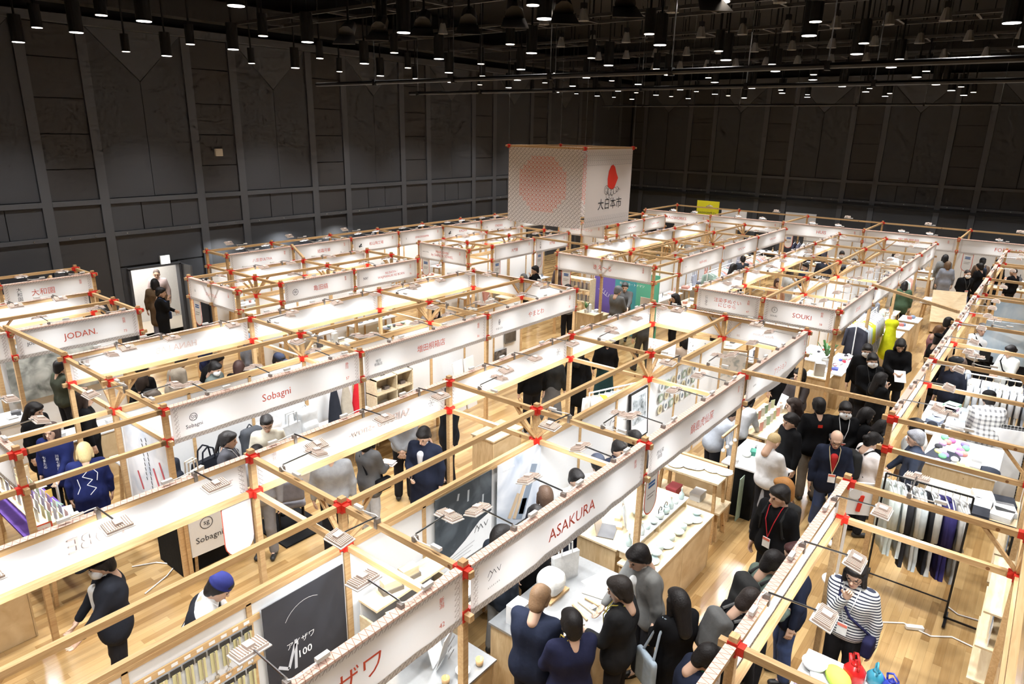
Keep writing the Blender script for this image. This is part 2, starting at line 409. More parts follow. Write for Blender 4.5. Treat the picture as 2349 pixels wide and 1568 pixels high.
# ------------------------------------------------------------------ timber booth frames
ZT, ZL = 2.38, 1.973
PS = .062
JOINT = None
def joint_mesh(kind):
    b = MB().box((0, 0, -.005), (.072, .072, .11))
    if 'x' in kind: b.box((.058, 0, 0), (.045, .066, .066))
    if 'X' in kind: b.box((-.058, 0, 0), (.045, .066, .066))
    if 'y' in kind: b.box((0, .058, 0), (.066, .045, .066))
    if 'Y' in kind: b.box((0, -.058, 0), (.066, .045, .066))
    return b.mesh('joint_wrap', M_RED)
JM = {}
def jm(k):
    if k not in JM: JM[k] = joint_mesh(k)
    return JM[k]
def frame(label, xs, vs, mid=None, extra=(), skip=(), nolow=(), top_only=()):
    """xs, vs: grid of posts (v measured towards the camera side); mid: index of the braced middle row"""
    x0, v0 = xs[0], vs[0]
    t = thing('timber_frame', label, 'timber frame', (x0, -v0, 0))
    L = lambda x, v, z: (x-x0, -(v-v0), z)
    post = cbox((PS, PS, 2.47), M_PINE, 'b')
    for x in xs:
        for v in vs:
            if (x, v) in skip: continue
            link('post', post, t, L(x, v, 0))
            for z in (ZT, ZL):
                k = ''
                k += 'x' if x != xs[-1] or z == ZT else ''; k += 'X' if x != xs[0] else ''
                k += 'y' if v != vs[0] else ''; k += 'Y' if v != vs[-1] or z == ZT else ''
                link('joint_wrap', jm(k), t, L(x, v, z))
    for z, nm in ((ZT, 'top_beam'), (ZL, 'rail_beam')):
        for v in vs:
            for a, b in zip(xs[:-1], xs[1:]):
                if (nm, a, v, 'x') in skip: continue
                e0 = .10 if a == xs[0] else 0; e1 = .10 if b == xs[-1] else 0
                link(nm, cbox((b-a+e0+e1, .052, .058), M_PINE), t, L((a+b)/2+(e1-e0)/2, v, z))
        for x in xs:
            for a, b in zip(vs[:-1], vs[1:]):
                if (nm, x, a, 'v') in skip: continue
                e0 = .10 if a == vs[0] else 0; e1 = .10 if b == vs[-1] else 0
                o = link(nm, cbox((b-a+e0+e1, .052, .058), M_PINE), t, L(x, (a+b)/2+(e1-e0)/2, z-.004), R(90))
    if mid is not None:
        v = vs[mid]
        for x in xs:
            for dx, dy in ((1, 0), (-1, 0), (0, 1), (0, -1)):
                if (dx < 0 and x == xs[0]) or (dx > 0 and x == xs[-1]): continue
                MB().bar((dx*.03, dy*.03, 2.02), (dx*.34, dy*.34, 2.36), .045, .03).obj('brace', M_PINE, t, L(x, v, 0))
    for (xa, va, za, xb, vb, zb, nm) in extra:
        MB().bar(L(xa, va, za), L(xb, vb, zb), .052, .058).obj(nm, M_PINE, t)
    return t
A = 4.89
frame('timber booth frame of the middle left block behind the round logo banner', [0, 3, 6, 9], [0, 1.5, 3.0], 1)
frame('timber booth frame of the front block carrying the slanted capitals banner', [-3, 0, 3, 6, 9], [A, A+1.5, A+3], 1)
frame('timber frame at the left edge joined to the round logo booth', [-3.6, -1.53], [0, 1.5, 3.0], 1,
      extra=[(-1.53, 3, ZT, 0, 3, ZT, 'top_beam'), (-1.53, 3, ZL, 0, 3, ZL, 'rail_beam'), (-1.53, 1.5, ZL, 0, 1.5, ZL, 'rail_beam')])
frame('timber booth frame of the booth at far left', [-2.2, -.1, 1.93], [-4.05, -3.04, -2.0], 1,
      extra=[(-.1, -2.2, ZT+.08, -.02, .05, ZT+.08, 'link_beam')])
frame('timber frame of the booth against the left wall with the tea shop banner', [-.9, .9, 2.7], [-6.95, -5.97], None,
      extra=[(2.0, -6.95, ZT-.3, 2.0, -6.4, ZT, 'brace')])
frame('timber frame of the booth with the hexagon logo banner near the doorway', [3.95, 4.98, 6.98, 9.08], [-4.05, -3.05, -2.05], 1)
frame('timber frame of the booth with the towel banner under the hanging cube', [11.1, 12.15, 14.2, 16.15], [-4.05, -3.05, -2.05], 1,
      extra=[(14.1, -6.0, ZT+.06, 14.25, -4.0, ZT+.06, 'link_beam'), (14.2, -2.05, ZT+.06, 14.15, 0, ZT+.06, 'link_beam')])
frame('timber frame of the long booth row along the left wall', [6.0, 8.0, 10.1, 12.05, 14.15, 16.2, 18.25, 20.3], [-7.05, -6.03], None,
      extra=[(8.0, -6.03, ZT+.06, 7.0, -4.05, ZT+.06, 'link_beam')])
frame('timber frame of the booth with the mint green wall and hiragana banner', [12.6, 14.1, 17.05, 20.05, 23.0], [0, 1.5, 3.05], 1)
frame('timber frame of the booth with the dry cleaning banner beyond the cube', [18.6, 19.4, 21.4, 23.3], [-4.1, -3.05, -2.0], None)
frame('timber booth frame of the block carrying the tick ring logo banner', [11.0, 14.0, 17.0, 20.0, 23.0], [4.93, 6.43, 7.93], 1,
      extra=[(14.0, 7.93, ZT+.06, 12.4, 9.8, ZT+.06, 'link_beam')])
frame('timber frame of the booths along the far wall', [24.8, 28.0], [-3.7, -.63, 2.4, 5.35, 8.38, 11.4], None)
DX = [.56, 3.56, 5.7, 8.7, 11.65, 14.6, 17.2, 19.7, 23.0]
frame('timber booth frame of the right hand block along the aisle', DX, [9.87, 11.37, 12.87], 1, skip=[('top_beam', 3.56, 9.87, 'x'), ('rail_beam', 3.56, 9.87, 'x')],
      extra=[(6.0, 7.89, ZT+.06, 6.05, 9.85, ZT+.06, 'link_beam'), (.56, 9.87, ZT, -.6, 9.87, ZT, 'top_beam')])

# ------------------------------------------------------------------ fabric banners
def banner_material():
    m, nt, b = _new('banner_fabric')
    nt.nodes.remove(b); out = nt.nodes['Material Output']
    uv = N(nt, 'ShaderNodeUVMap', uv_map='size'); uv2 = N(nt, 'ShaderNodeUVMap', uv_map='edge')
    s1 = N(nt, 'ShaderNodeSeparateXYZ'); nt.links.new(uv.outputs[0], s1.inputs[0])
    s2 = N(nt, 'ShaderNodeSeparateXYZ'); nt.links.new(uv2.outputs[0], s2.inputs[0])
    def mth(op, a, b_=None, c=None):
        n = N(nt, 'ShaderNodeMath', operation=op)
        for i, q in enumerate((a, b_, c)):
            if q is None: continue
            if isinstance(q, (int, float)): n.inputs[i].default_value = q
            else: nt.links.new(q, n.inputs[i])
        return n.outputs[0]
    x, z = s1.outputs[0], s1.outputs[1]; ex, ez = s2.outputs[0], s2.outputs[1]   # distance to nearest side / top-bottom
    c = .052
    fx = mth('FRACT', mth('DIVIDE', x, c)); fz = mth('FRACT', mth('DIVIDE', z, c))
    diag = mth('LESS_THAN', mth('ABSOLUTE', mth('SUBTRACT', fx, fz)), .10)
    vert = mth('MULTIPLY', mth('LESS_THAN', fx, .08), mth('LESS_THAN', mth('ABSOLUTE', mth('SUBTRACT', fz, .5)), .4))
    horz = mth('MULTIPLY', mth('LESS_THAN', fz, .08), mth('LESS_THAN', mth('ABSOLUTE', mth('SUBTRACT', fx, .5)), .4))
    pat = mth('MAXIMUM', diag, mth('MAXIMUM', vert, horz))
    band = mth('MAXIMUM', mth('LESS_THAN', ez, .054), mth('LESS_THAN', mth('ABSOLUTE', mth('SUBTRACT', ex, .06)), .028))
    side2 = mth('LESS_THAN', mth('ABSOLUTE', mth('SUBTRACT', s2.outputs[0], .36)), .012)
    msk = mth('MULTIPLY', mth('MULTIPLY', pat, band), .62)
    mx = N(nt, 'ShaderNodeMix', data_type='RGBA'); nt.links.new(msk, mx.inputs[0])
    mx.inputs[6].default_value = (.80, .785, .78, 1); mx.inputs[7].default_value = (.22, .17, .16, 1)
    df = N(nt, 'ShaderNodeBsdfDiffuse'); tr = N(nt, 'ShaderNodeBsdfTranslucent'); ms = N(nt, 'ShaderNodeMixShader'); ms.inputs[0].default_value = .30
    nt.links.new(mx.outputs[2], df.inputs[0]); nt.links.new(mx.outputs[2], tr.inputs[0])
    nt.links.new(df.outputs[0], ms.inputs[1]); nt.links.new(tr.outputs[0], ms.inputs[2]); nt.links.new(ms.outputs[0], out.inputs[0])
    return m
M_BAN = banner_material()
def flap_material():
    m, nt, b = _new('banner_hem'); b.inputs['Roughness'].default_value = .8
    uv = N(nt, 'ShaderNodeUVMap', uv_map='size'); s1 = N(nt, 'ShaderNodeSeparateXYZ'); nt.links.new(uv.outputs[0], s1.inputs[0])
    a = N(nt, 'ShaderNodeMath', operation='PINGPONG'); a.inputs[1].default_value = .028; nt.links.new(s1.outputs[0], a.inputs[0])
    d = N(nt, 'ShaderNodeMath', operation='DIVIDE'); d.inputs[1].default_value = .028; nt.links.new(a.outputs[0], d.inputs[0])
    e = N(nt, 'ShaderNodeMath', operation='DIVIDE'); e.inputs[1].default_value = .075; nt.links.new(s1.outputs[1], e.inputs[0])
    su = N(nt, 'ShaderNodeMath', operation='SUBTRACT'); nt.links.new(d.outputs[0], su.inputs[0]); nt.links.new(e.outputs[0], su.inputs[1])
    ab = N(nt, 'ShaderNodeMath', operation='ABSOLUTE'); nt.links.new(su.outputs[0], ab.inputs[0])
    lt = N(nt, 'ShaderNodeMath', operation='LESS_THAN'); lt.inputs[1].default_value = .09; nt.links.new(ab.outputs[0], lt.inputs[0])
    mx = N(nt, 'ShaderNodeMix', data_type='RGBA'); nt.links.new(lt.outputs[0], mx.inputs[0])
    mx.inputs[6].default_value = (.74, .52, .44, 1); mx.inputs[7].default_value = (.34, .18, .12, 1)
    nt.links.new(mx.outputs[2], b.inputs['Base Color']); return m
M_FLAP = flap_material()
def uvmap(me, name, fn):
    l = me.uv_layers.new(name=name); co = np.empty(len(me.vertices)*3); me.vertices.foreach_get('co', co); co = co.reshape(-1, 3)
    vi = np.empty(len(me.loops), int); me.loops.foreach_get('vertex_index', vi)
    l.data.foreach_set('uv', fn(co)[vi].ravel())
M_TRED = plain('print_red', (.70, .10, .05), .8, noise=0)
M_TBLK = plain('print_black', (.03, .03, .035), .8, noise=0)
M_TGHOST = plain('print_show_through', (.50, .38, .34), .9, noise=0)
M_TGREY = plain('print_grey', (.30, .29, .29), .8, noise=0)
BANNERS = []
def banner(x0, v0, x1, v1, rz, text, desc, size=.13, num='', pref='', logo='', ghost=False, sag=0.0, lsize=.05, z0=None, h=None, col=None, logofn=None, tx=.5):
    """fabric banner read left to right from (x0,v0) to (x1,v1); rz turns local +x onto that direction"""
    gap = .05; L = math.hypot(x1-x0, v1-v0)-2*gap; zb = ZL-.045 if z0 is None else z0; H = ZT+.035-zb if h is None else h
    dx, dy = math.cos(rz), math.sin(rz)
    t = thing('fabric_banner', desc, 'banner', (x0+dx*gap, -v0+dy*gap, zb), rz)
    nx = max(6, int(L*6)); nz = 5; yo = -.042
    wob = [random.uniform(-.006, .006) for _ in range(nx+1)]
    V = []; F = []
    for j in range(nz+1):
        for i in range(nx+1):
            fx, fz = i/nx, j/nz
            V.append((fx*L, yo+wob[i]*(1-fz)*(1.2 if sag else .8) - sag*.25*math.sin(math.pi*fx)*(1-fz), fz*H - sag*math.sin(math.pi*fx)**2*(1-fz)))
    for j in range(nz):
        for i in range(nx): a = j*(nx+1)+i; F.append((a, a+1, a+nx+2, a+nx+1))
    me = MB().add(V, F).mesh('fabric', M_BAN, True)
    par = np.array([(fx, fz) for fz in np.linspace(0, H, nz+1) for fx in np.linspace(0, L, nx+1)])
    uvmap(me, 'size', lambda c: par); uvmap(me, 'edge', lambda c: np.stack([np.minimum(par[:, 0], L-par[:, 0]), np.minimum(par[:, 1], H-par[:, 1])], 1))
    link('fabric', me, t)
    fl = MB().add([(0, yo, H), (L, yo, H), (L, .036, H+.002), (0, .036, H+.002), (0, yo-.002, H-.02), (L, yo-.002, H-.02)], [(0,1,2,3), (4,5,1,0)]).mesh('hem_flap', M_FLAP)
    uvmap(fl, 'size', lambda c: np.stack([c[:, 0], c[:, 1]-yo], 1)); link('hem_flap', fl, t)
    y = yo-.008 - sag*.2; zc = H/2 - .01
    num = num if num in ('57', '56', '55', '42', '47', '38', '39', '73', '70') else ''
    if text == '~':      # printing too small to read
        strokes(t, [[(-.3+.06*i, -.03*((i*7) % 3)+.04), (-.27+.06*i, .05-.04*((i*5) % 2))] for i in range(11)], y, .022, M_TRED, 'lettering', L*tx, zc); text = ''
    if text: letter(text, size*.9, col or M_TRED, t, L*tx, y, zc-sag*.4, bold=.001)
    if num: letter(num, .062, M_TRED, t, L-.24, y, .14)
    if pref: letter('\n'.join(pref), .055, M_TRED, t, L-.24, y, H-.15, lh=.95)
    if logo: letter(logo, lsize, M_TBLK, t, .27, y, zc, bold=.008)
    if logofn: logofn(t, y, zc, L)
    if text and ghost:
        o = letter(text, size*.9, M_TGHOST, t, L*tx, yo+.012, zc, bold=.001, name='show_through_lettering')
        if logo: letter(logo, lsize, M_TGHOST, t, .27, yo+.012, zc, name='show_through_lettering')
        if num: letter(num, .062, M_TGHOST, t, L-.24, yo+.012, .14, name='show_through_lettering')
        if pref: letter('\n'.join(pref), .055, M_TGHOST, t, L-.24, yo+.012, H-.15, name='show_through_lettering')
    BANNERS.append((t, L)); return t
def ring(t, x, y, z, r, w, n=28, m=None, name='logo', gaps=0):
    b = MB(); 
    for i in range(n):
        if gaps and i % (n//gaps) < 1: continue
        a0, a1 = 2*math.pi*i/n, 2*math.pi*(i+1)/n
        b.add([(r*math.cos(a0), 0, r*math.sin(a0)), (r*math.cos(a1), 0, r*math.sin(a1)), ((r-w)*math.cos(a1), 0, (r-w)*math.sin(a1)), ((r-w)*math.cos(a0), 0, (r-w)*math.sin(a0))], [(3,2,1,0)])
    return b.obj(name, m or M_TBLK, t, (x, y, z))
def strokes(t, pts_list, y, w, m=None, name='logo', x=0, z=0, sc=1):
    b = MB()
    for pts in pts_list:
        for a, c in zip(pts[:-1], pts[1:]):
            a, c = np.array(a, float)*sc, np.array(c, float)*sc; d = c-a; n = np.linalg.norm(d)
            if n < 1e-6: continue
            p = np.array((-d[1], d[0]))/n*w/2
            b.add([(q[0], 0, q[1]) for q in (a-p, c-p, c+p, a+p)], [(0,1,2,3)])
    return b.obj(name, m or M_TBLK, t, (x, y, z))
def arc(cx, cy, r, a0, a1, n=10, ry=None): return [(cx+r*math.cos(R(a0+(a1-a0)*i/n)), cy+(ry or r)*math.sin(R(a0+(a1-a0)*i/n))) for i in range(n+1)]
# S row
def lg_sobagni(t, y, z, L):
    ring(t, .27, y, z+.05, .052, .007); strokes(t, [arc(-.018, .012, .014, 20, 270, 8)+arc(-.018, -.014, .013, 90, -160, 8), arc(.018, .004, .014, 0, 360), [(.032, .018), (.032, -.03)], arc(.016, -.03, .016, 0, -150, 6)], y-.001, .006, x=.27, z=z+.05)
    letter('Sobagni', .072, M_TBLK, t, .27, y, z-.06, bold=.004)
banner(0, 3, 3, 3, 0, 'Sobagni', 'white fabric banner with seven red Latin letters and a round logo', .165, '57', '静岡', logofn=lg_sobagni)
banner(3, 3, 6, 3, 0, '増田桐箱店', 'white fabric banner with five red kanji right of the round logo banner', .15, '56', '福岡', '増田\n桐箱店', lsize=.055)
def lg_leaf(t, y, z, L):
    strokes(t, [arc(-.02, 0, .045, -60, 60, 8, .06), arc(.02, 0, .045, 120, 240, 8, .06), [(0, -.05), (0, .05)], [(0, -.02), (.02, .01)], [(0, -.02), (-.02, .01)]], y, .008, x=.27, z=z+.05)
    letter('やまとわ', .05, M_TBLK, t, .27, y, z-.08)
banner(6, 3, 9, 3, 0, 'やまとわ', 'white fabric banner with red hiragana and a black leaf logo', .15, '55', '長野', logofn=lg_leaf)
banner(9, 3, 9, 1.5, R(90), '', 'side banner round the corner from the leaf logo banner, seen from behind', .1, ghost=True)
banner(9, 1.5, 9, 0, R(90), '', 'side banner at the end of the rear left row, seen from behind', .1, ghost=True)
# H row (seen from behind)
banner(3, 0, 0, 0, R(180), 'HANA LAB', 'white banner seen from behind with two mirrored red words, rear left', .16, '64', '佐賀', ghost=True, tx=.45)
banner(6, 0, 3, 0, R(180), '', 'glaring white banner seen from behind, next right of the rear left one', .12, '65', '新潟', ghost=True)
banner(9, 0, 6, 0, R(180), '', 'glaring white banner seen from behind at the right end of the rear left row', .12, '66', '石川', ghost=True)
# SA row (seen from behind)
banner(0, A, -3, A, R(180), 'TOBE', 'white banner seen from behind with four large mirrored letters, lower left', .23, '44', '愛媛', 'TOBE', ghost=True, lsize=.09)
banner(3, A, 0, A, R(180), 'SAIFUKU -snow-', 'white banner seen from behind with long mirrored grey lettering', .16, '45', '新潟', ghost=True, tx=.4,
       logofn=lambda t, y, z, L: [strokes(t, [arc(0, 0, .05, 60*k-12, 60*k+12, 3)+[(0, 0)] for k in range(6)], -.028, .006, M_TGREY, x=.27, z=z)])
banner(6, A, 3, A, R(180), '', 'white banner seen from behind with faint blue flower logo, right of the mirrored lettering one', .16, '46', '福井',
       logofn=lambda t, y, z, L: [strokes(t, [arc(0, 0, .055, 60*k-12, 60*k+12, 3)+[(0, 0)] for k in range(6)], -.028, .006, M_TGREY, x=.27, z=z)])
banner(9, A, 6, A, R(180), '', 'white banner seen from behind at the right end of the mirrored lettering row', .12, '48', '東京', ghost=True)
banner(9, A+1.5, 9, A, R(90), '', 'white side banner seen from behind left of the mirrored number 39', .1, ghost=True)
banner(9, A+3, 9, A+1.5, R(90), 'Acto Action', 'white side banner seen from behind with mirrored number 39', .085, '39', '静岡', ghost=True)
# A row
banner(-3, A+3, 0, A+3, 0, 'アイザワ', 'white fabric banner with large red katakana and number 42 at the bottom edge', .24, '42', '新潟', ghost=False, tx=.57)
def lg_asa(t, y, z, L):
    strokes(t, [[(-.08, .01), (-.05, .06), (-.02, .02)], [(-.04, -.01), (.0, .05), (.03, 0)], [(.04, .05), (.07, .0), (.09, .05)], [(-.07, -.03), (-.03, .0)]], y, .006, x=.27, z=z+.03)
    letter('A S A K U R A', .026, M_TBLK, t, .27, y, z-.07)
banner(0, A+3, 3, A+3, 0, 'ASAKURA', 'long white fabric banner with slanted red capitals in the foreground', .2, '41', '新潟', logofn=lg_asa, sag=.03)
banner(3, A+3, 6, A+3, 0, '鍋島虎仙窯', 'white fabric banner with red kanji above the pottery table', .16, '40', '佐賀', '虎仙窯\n鍋島', lsize=.06)
banner(6, A+3, 9, A+3, 0, 'アクション', 'sagging white fabric banner with small red katakana', .14, '39', '静岡', 'action', lsize=.05, sag=.1)
# left part
banner(-1.53, .0, -1.53, 3.0, R(-90), '', 'white banner edge-on at the left picture edge above the postcard racks')
banner(-.1, -2, 1.93, -2, 0, 'JODAN.', 'white fabric banner with five red capitals and a dot, far left', .17, '73', '佐賀', 'JODAN.', lsize=.07)
banner(-2.2, -2, -.1, -2, 0, '', 'white banner cut by the left picture edge next to the far left one', num='74', pref='佐賀')
banner(1.93, -4.05, -.1, -4.05, R(180), '', 'dim white banner seen from behind just below the tea shop banner', .09, ghost=True)
banner(.9, -5.97, 2.7, -5.97, 0, '大和園', 'white fabric banner with three red kanji and black brush logo', .17, '77', '佐賀', '大\n和\n園', lsize=.10, tx=.42)
banner(-.9, -5.97, .9, -5.97, 0, '大和園', 'white banner left of the tea shop banner at the picture edge', .15)
def lg_hex(t, y, z, L):
    strokes(t, [[(.07*math.cos(R(60*k+35)), .07*math.sin(R(60*k+35))), (.07*math.cos(R(60*k+85)), .07*math.sin(R(60*k+85)))] for k in range(6)], y, .011, x=.27, z=z); letter('縞', .07, M_TBLK, t, .27, y, z)
banner(4.98, -2.05, 6.98, -2.05, 0, '亀田縞', 'white fabric banner with three red kanji and a hexagon logo', .15, '71', '新潟', logofn=lg_hex)
banner(6.98, -2.05, 9.08, -2.05, 0, 'NUSHIYA /\nWAJIMANURI RE BORN', 'white fabric banner with two lines of red capitals right of the hexagon logo', .095, '70', '石川', 'NV/', lsize=.09, tx=.55)
banner(3.95, -4.05, 3.95, -2.05, R(-90), 'ひょうたん', 'white fabric banner across the short end of the hexagon logo booth', .1, '72', '三重', '山', lsize=.07)
banner(9.08, -4.05, 6.98, -4.05, R(180), '', 'pale banner seen from behind in the hexagon logo booth, right one', .1, ghost=True)
banner(6.98, -4.05, 4.98, -4.05, R(180), '', 'pale banner seen from behind in the hexagon logo booth, left one', .1, ghost=True)
LN = [(6.0, 8.0, '八雲塗ULTRA', '68', '福島'), (8.0, 10.1, '結霜月華', '69', '新潟'), (10.1, 12.05, '松山陶工場', '78', '香川'), (12.05, 14.15, 'SINKOUGAMA', '79', '佐賀'), (14.15, 16.2, 'KAIZAN', '80', '長崎'), (16.2, 18.25, 'ITADAKI', '81', '岐阜'), (18.25, 20.3, '美濃焼', '82', '岐阜')]
def lg_blob(t, y, z, L): strokes(t, [[(-.06, -.03), (.06, .02)], [(-.05, -.05), (.07, -.03)], [(0, .0), (.05, .05)]], y, .03, x=.27, z=z)
for i, (a, b, s, n, p) in enumerate(LN):
    banner(a, -6.03, b, -6.03, 0, s, '%s white banner from the near end of the left wall row' % ORD[i], .13 if len(s) < 8 else .11, n, p, 'S' if i == 3 else ('人' if i == 5 else ''), lsize=.08, logofn=lg_blob if i in (2, 4) else None)
banner(11.1, -4.05, 11.1, -2.05, R(-90), 'MARUSHIN\nby SHINTO TOWEL', 'white fabric banner with two lines of red capitals under the cube', .115, '83', '大阪', 'SHINTO TOWEL', lsize=.035)
banner(12.15, -2.05, 14.2, -2.05, 0, '大門箸', 'white banner with faint red kanji right of the towel banner', .12, '84', '福井')
banner(14.2, -2.05, 16.15, -2.05, 0, '大門箸', 'white banner with red kanji and black brush logo, second right of the towel banner', .12, '85', '福井', '大\n門\n箸', lsize=.08)
banner(14.2, -4.05, 12.15, -4.05, R(180), '', 'pale banner seen from behind in the towel booth', .1, ghost=True)
banner(16.15, -4.05, 14.2, -4.05, R(180), '', 'pale banner seen from behind right of the towel booth', .1, ghost=True)
banner(12.6, 0, 12.6, 3.05, R(-90), 'きえ～る', 'white fabric banner with red hiragana above the green and violet wall', .17, '67', '北海道')
for a, b, s, n in ((14.1, 17.05, 'tashi-zou', '61'), (17.05, 20.05, '~', '60'), (20.05, 23.0, '~', '59')):
    banner(a, 3.05, b, 3.05, 0, s, 'white fabric banner with thin red lettering right of the hiragana banner, %s one' % ORD[61-int(n)], .15, n, '', 'zou' if n == '61' else '', lsize=.045)
for a, b, k in ((17.05, 14.1, 'left'), (20.05, 17.05, 'middle'), (23.0, 20.05, 'right')):
    banner(a, 0, b, 0, R(180), '', 'pale banner seen from behind in the hiragana row, %s' % k, .1, ghost=True)
banner(18.6, -4.1, 18.6, -2.0, R(-90), 'みなとクリーニング', 'white banner with red katakana about dry cleaning right below the cube', .12, '86', '宮城')
banner(19.4, -2.0, 21.4, -2.0, 0, '~', 'white banner with small red lettering beyond the cube, the left of two', .1)
banner(21.4, -2.0, 23.3, -2.0, 0, '~', 'white banner with small red lettering beyond the cube, the right of two', .1)
def lg_chu(t, y, z, L): letter('に\nじ\nゆ\nら', .07, M_TBLK, t, .22, y, z, lh=.8)
banner(11.0, 4.93, 11.0, 6.43, R(-90), '注染手ぬぐい\nにじゆら', 'white fabric banner with two lines of red text next to the tick ring logo banner', .115, '47', '大阪', logofn=lg_chu)
def lg_souki(t, y, z, L): ring(t, .22, y, z+.05, .065, .016, 36, gaps=18); letter('S', .07, M_TBLK, t, .22, y, z+.05); letter('SOUKI', .05, M_TBLK, t, .22, y, z-.08)
banner(11.0, 6.43, 11.0, 7.93, R(-90), 'SOUKI', 'white fabric banner with five red capitals and a ring of ticks', .15, '38', '奈良', logofn=lg_souki, tx=.56)
for k, (a, b, s) in enumerate(((11, 14, 'SOUKI'), (14, 17, '~'), (17, 20, '~'), (20, 23, '~'))):
    banner(a, 7.93, b, 7.93, 0, s, 'white banner facing the aisle on the tick ring block, %s from the corner' % ORD[k], .15)
for k, (a, b, s) in enumerate(((14, 11, ''), (17, 14, ''), (20, 17, ''), (23, 20, ''))):
    banner(a, 4.93, b, 4.93, R(180), s, 'white banner seen from behind on the tick ring block, %s from the corner' % ORD[k], .12, ghost=True)
for k, (a, b, s) in enumerate(((-3.7, -.63, 'BAGWORKS'), (-.63, 2.4, 'AD'), (2.4, 5.35, 'HUIS'), (5.35, 8.38, '家事問屋'), (8.38, 11.4, 'FORMLADY'))):
    banner(24.8, a, 24.8, b, R(-90), s if s != 'AD' else '', 'white banner in the row along the far wall, %s from the left' % ORD[k] if s != 'AD' else 'white banner between the BAGWORKS and four capitals banners', .19, '2%d' % (8-k), '新潟', s if k == 0 else '', lsize=.03)
DN = ['nearest', 'second', 'third', 'fourth', 'fifth', 'sixth', 'seventh', 'eighth']
for k in (0, 2, 3, 4, 5, 6, 7):
    banner(DX[k+1], 9.87, DX[k], 9.87, R(180), '', 'white banner of the right block seen from above behind, %s along the aisle' % DN[k], .14)
banner(.56, 9.87, -.6, 9.87, R(180), '', 'white banner end at the bottom edge right of centre')
# ------------------------------------------------------------------ clip-on LED floodlights
LAMPS = []
def lamp_proto(tilt):
    """origin: clamp on the beam; arm runs along local +y"""
    t = link('clip_floodlight', None)
    MB().box((0, .01, .02), (.035, .05, .045)).box((0, .034, -.02), (.035, .01, .06)).obj('clamp', plain('clamp_grey', (.25, .22, .20), .45), t)
    MB().cyl((0, .02, .06), (0, .36, .075), .008, n=6).obj('arm', M_STEEL, t)
    Mx = Matrix.Rotation(tilt, 3, 'X'); c = np.array((0, .42, .05))
    def tr(b): 
        for i in range(len(b.v)): b.v[i] = b.v[i] @ np.array(Mx).T + c
        return b
    b = MB().box((0, 0, 0), (.21, .13, .022))
    for i in range(11): b.box((-.095+.019*i, 0, .017), (.006, .118, .014))
    b.box((0, 0, .028), (.06, .07, .03))
    hd = tr(b).obj('head', M_HEAD, t)
    tr(MB().box((0, 0, -.014), (.235, .155, .008))).obj('glass_plate', M_GLASSY, hd)
    tr(MB().box((0, 0, -.0195), (.19, .115, .003))).obj('lit_face', M_LED, hd)
    MB().tube([(0, .0, .05), (.06, -.02, .04), (.14, -.01, .035), (.22, .0, .035)], .006, 5).obj('cord', plain('cord_white', (.8, .78, .75), .5), t)
    MB().box((.26, 0, .05), (.10, .035, .03)).obj('plug_box', plain('cord_white', (.8, .78, .75), .5), t)
    l = bpy.data.lights.new('flood', 'AREA'); l.shape = 'RECTANGLE'; l.size = .19; l.size_y = .115; l.energy = LAMP_W; l.color = (.93, .97, 1.0); l.spread = R(150)
    o = bpy.data.objects.new('flood', l); COL.objects.link(o); o.parent = t
    p = np.array(Mx) @ np.array((0, 0, -.03)) + c; o.location = p; o.rotation_euler = (tilt, 0, 0)
    return t
LP = {}
def lamp(x, y, z, rz, label, group, tilt=-.2):
    k = round(tilt, 2)
    if k not in LP: LP[k] = o = lamp_proto(tilt)
    else: o = copy_tree(LP[k])
    o.location = (x, y, z); o.rotation_euler = (0, 0, rz); tag(o, label, 'floodlight', group); LAMPS.append(o); return o
for t, L in BANNERS:
    if L < 1.1: continue
    d = t['label'].replace('white ', '', 1).replace('fabric ', '')
    fr = (.17, .5, .8) if L > 2.5 else ((.3, .72) if L > 1.6 else (.5,))
    if t.location.x > 17: fr = (.35, .7) if L > 2.5 else (.5,)
    c, s = math.cos(t.rotation_euler.z), math.sin(t.rotation_euler.z)
    for i, f in enumerate(fr):
        f += random.uniform(-.04, .04)
        w = d.split()
        nm = ' '.join(w[:11])
        lamp(t.location.x+c*f*L, t.location.y+s*f*L, ZT+.03, t.rotation_euler.z, '%s clip-on floodlight behind the %s' % (ORD[i], nm), 'clip-on floodlights behind banners', random.choice((-.25, -.1)))
# pairs on the cross beams
for nm, xs, v0 in (('front block', (-3, 0, 3, 6), A), ('round logo block', (0, 3, 6), 0), ('tick ring block', (14, 17), 4.93), ('right hand block', DX[1:5], 9.87)):
    for i, x in enumerate(xs):
        for j, (dv, sg) in enumerate(((.55, 1), (2.0, -1), (2.45, 1))):
            lamp(x, -(v0+dv), ZT+.03, R(-90*sg), '%s floodlight on cross beam %s of the %s' % (ORD[j], ORD[i], nm), 'clip-on floodlights on cross beams', -.15)
for i, v in enumerate((-2.2, .9, 3.9, 6.9, 9.9)): lamp(28.0, -v, ZT+.03, R(-90), '%s floodlight on the back beam facing the far wall' % ORD[i], 'clip-on floodlights facing the far wall', .5)
for i, x in enumerate((6.9, 8.9, 11.0)): lamp(x, 7.05, ZT+.03, 0, '%s floodlight on the back beam facing the left wall' % ORD[i], 'clip-on floodlights facing the left wall', .5)
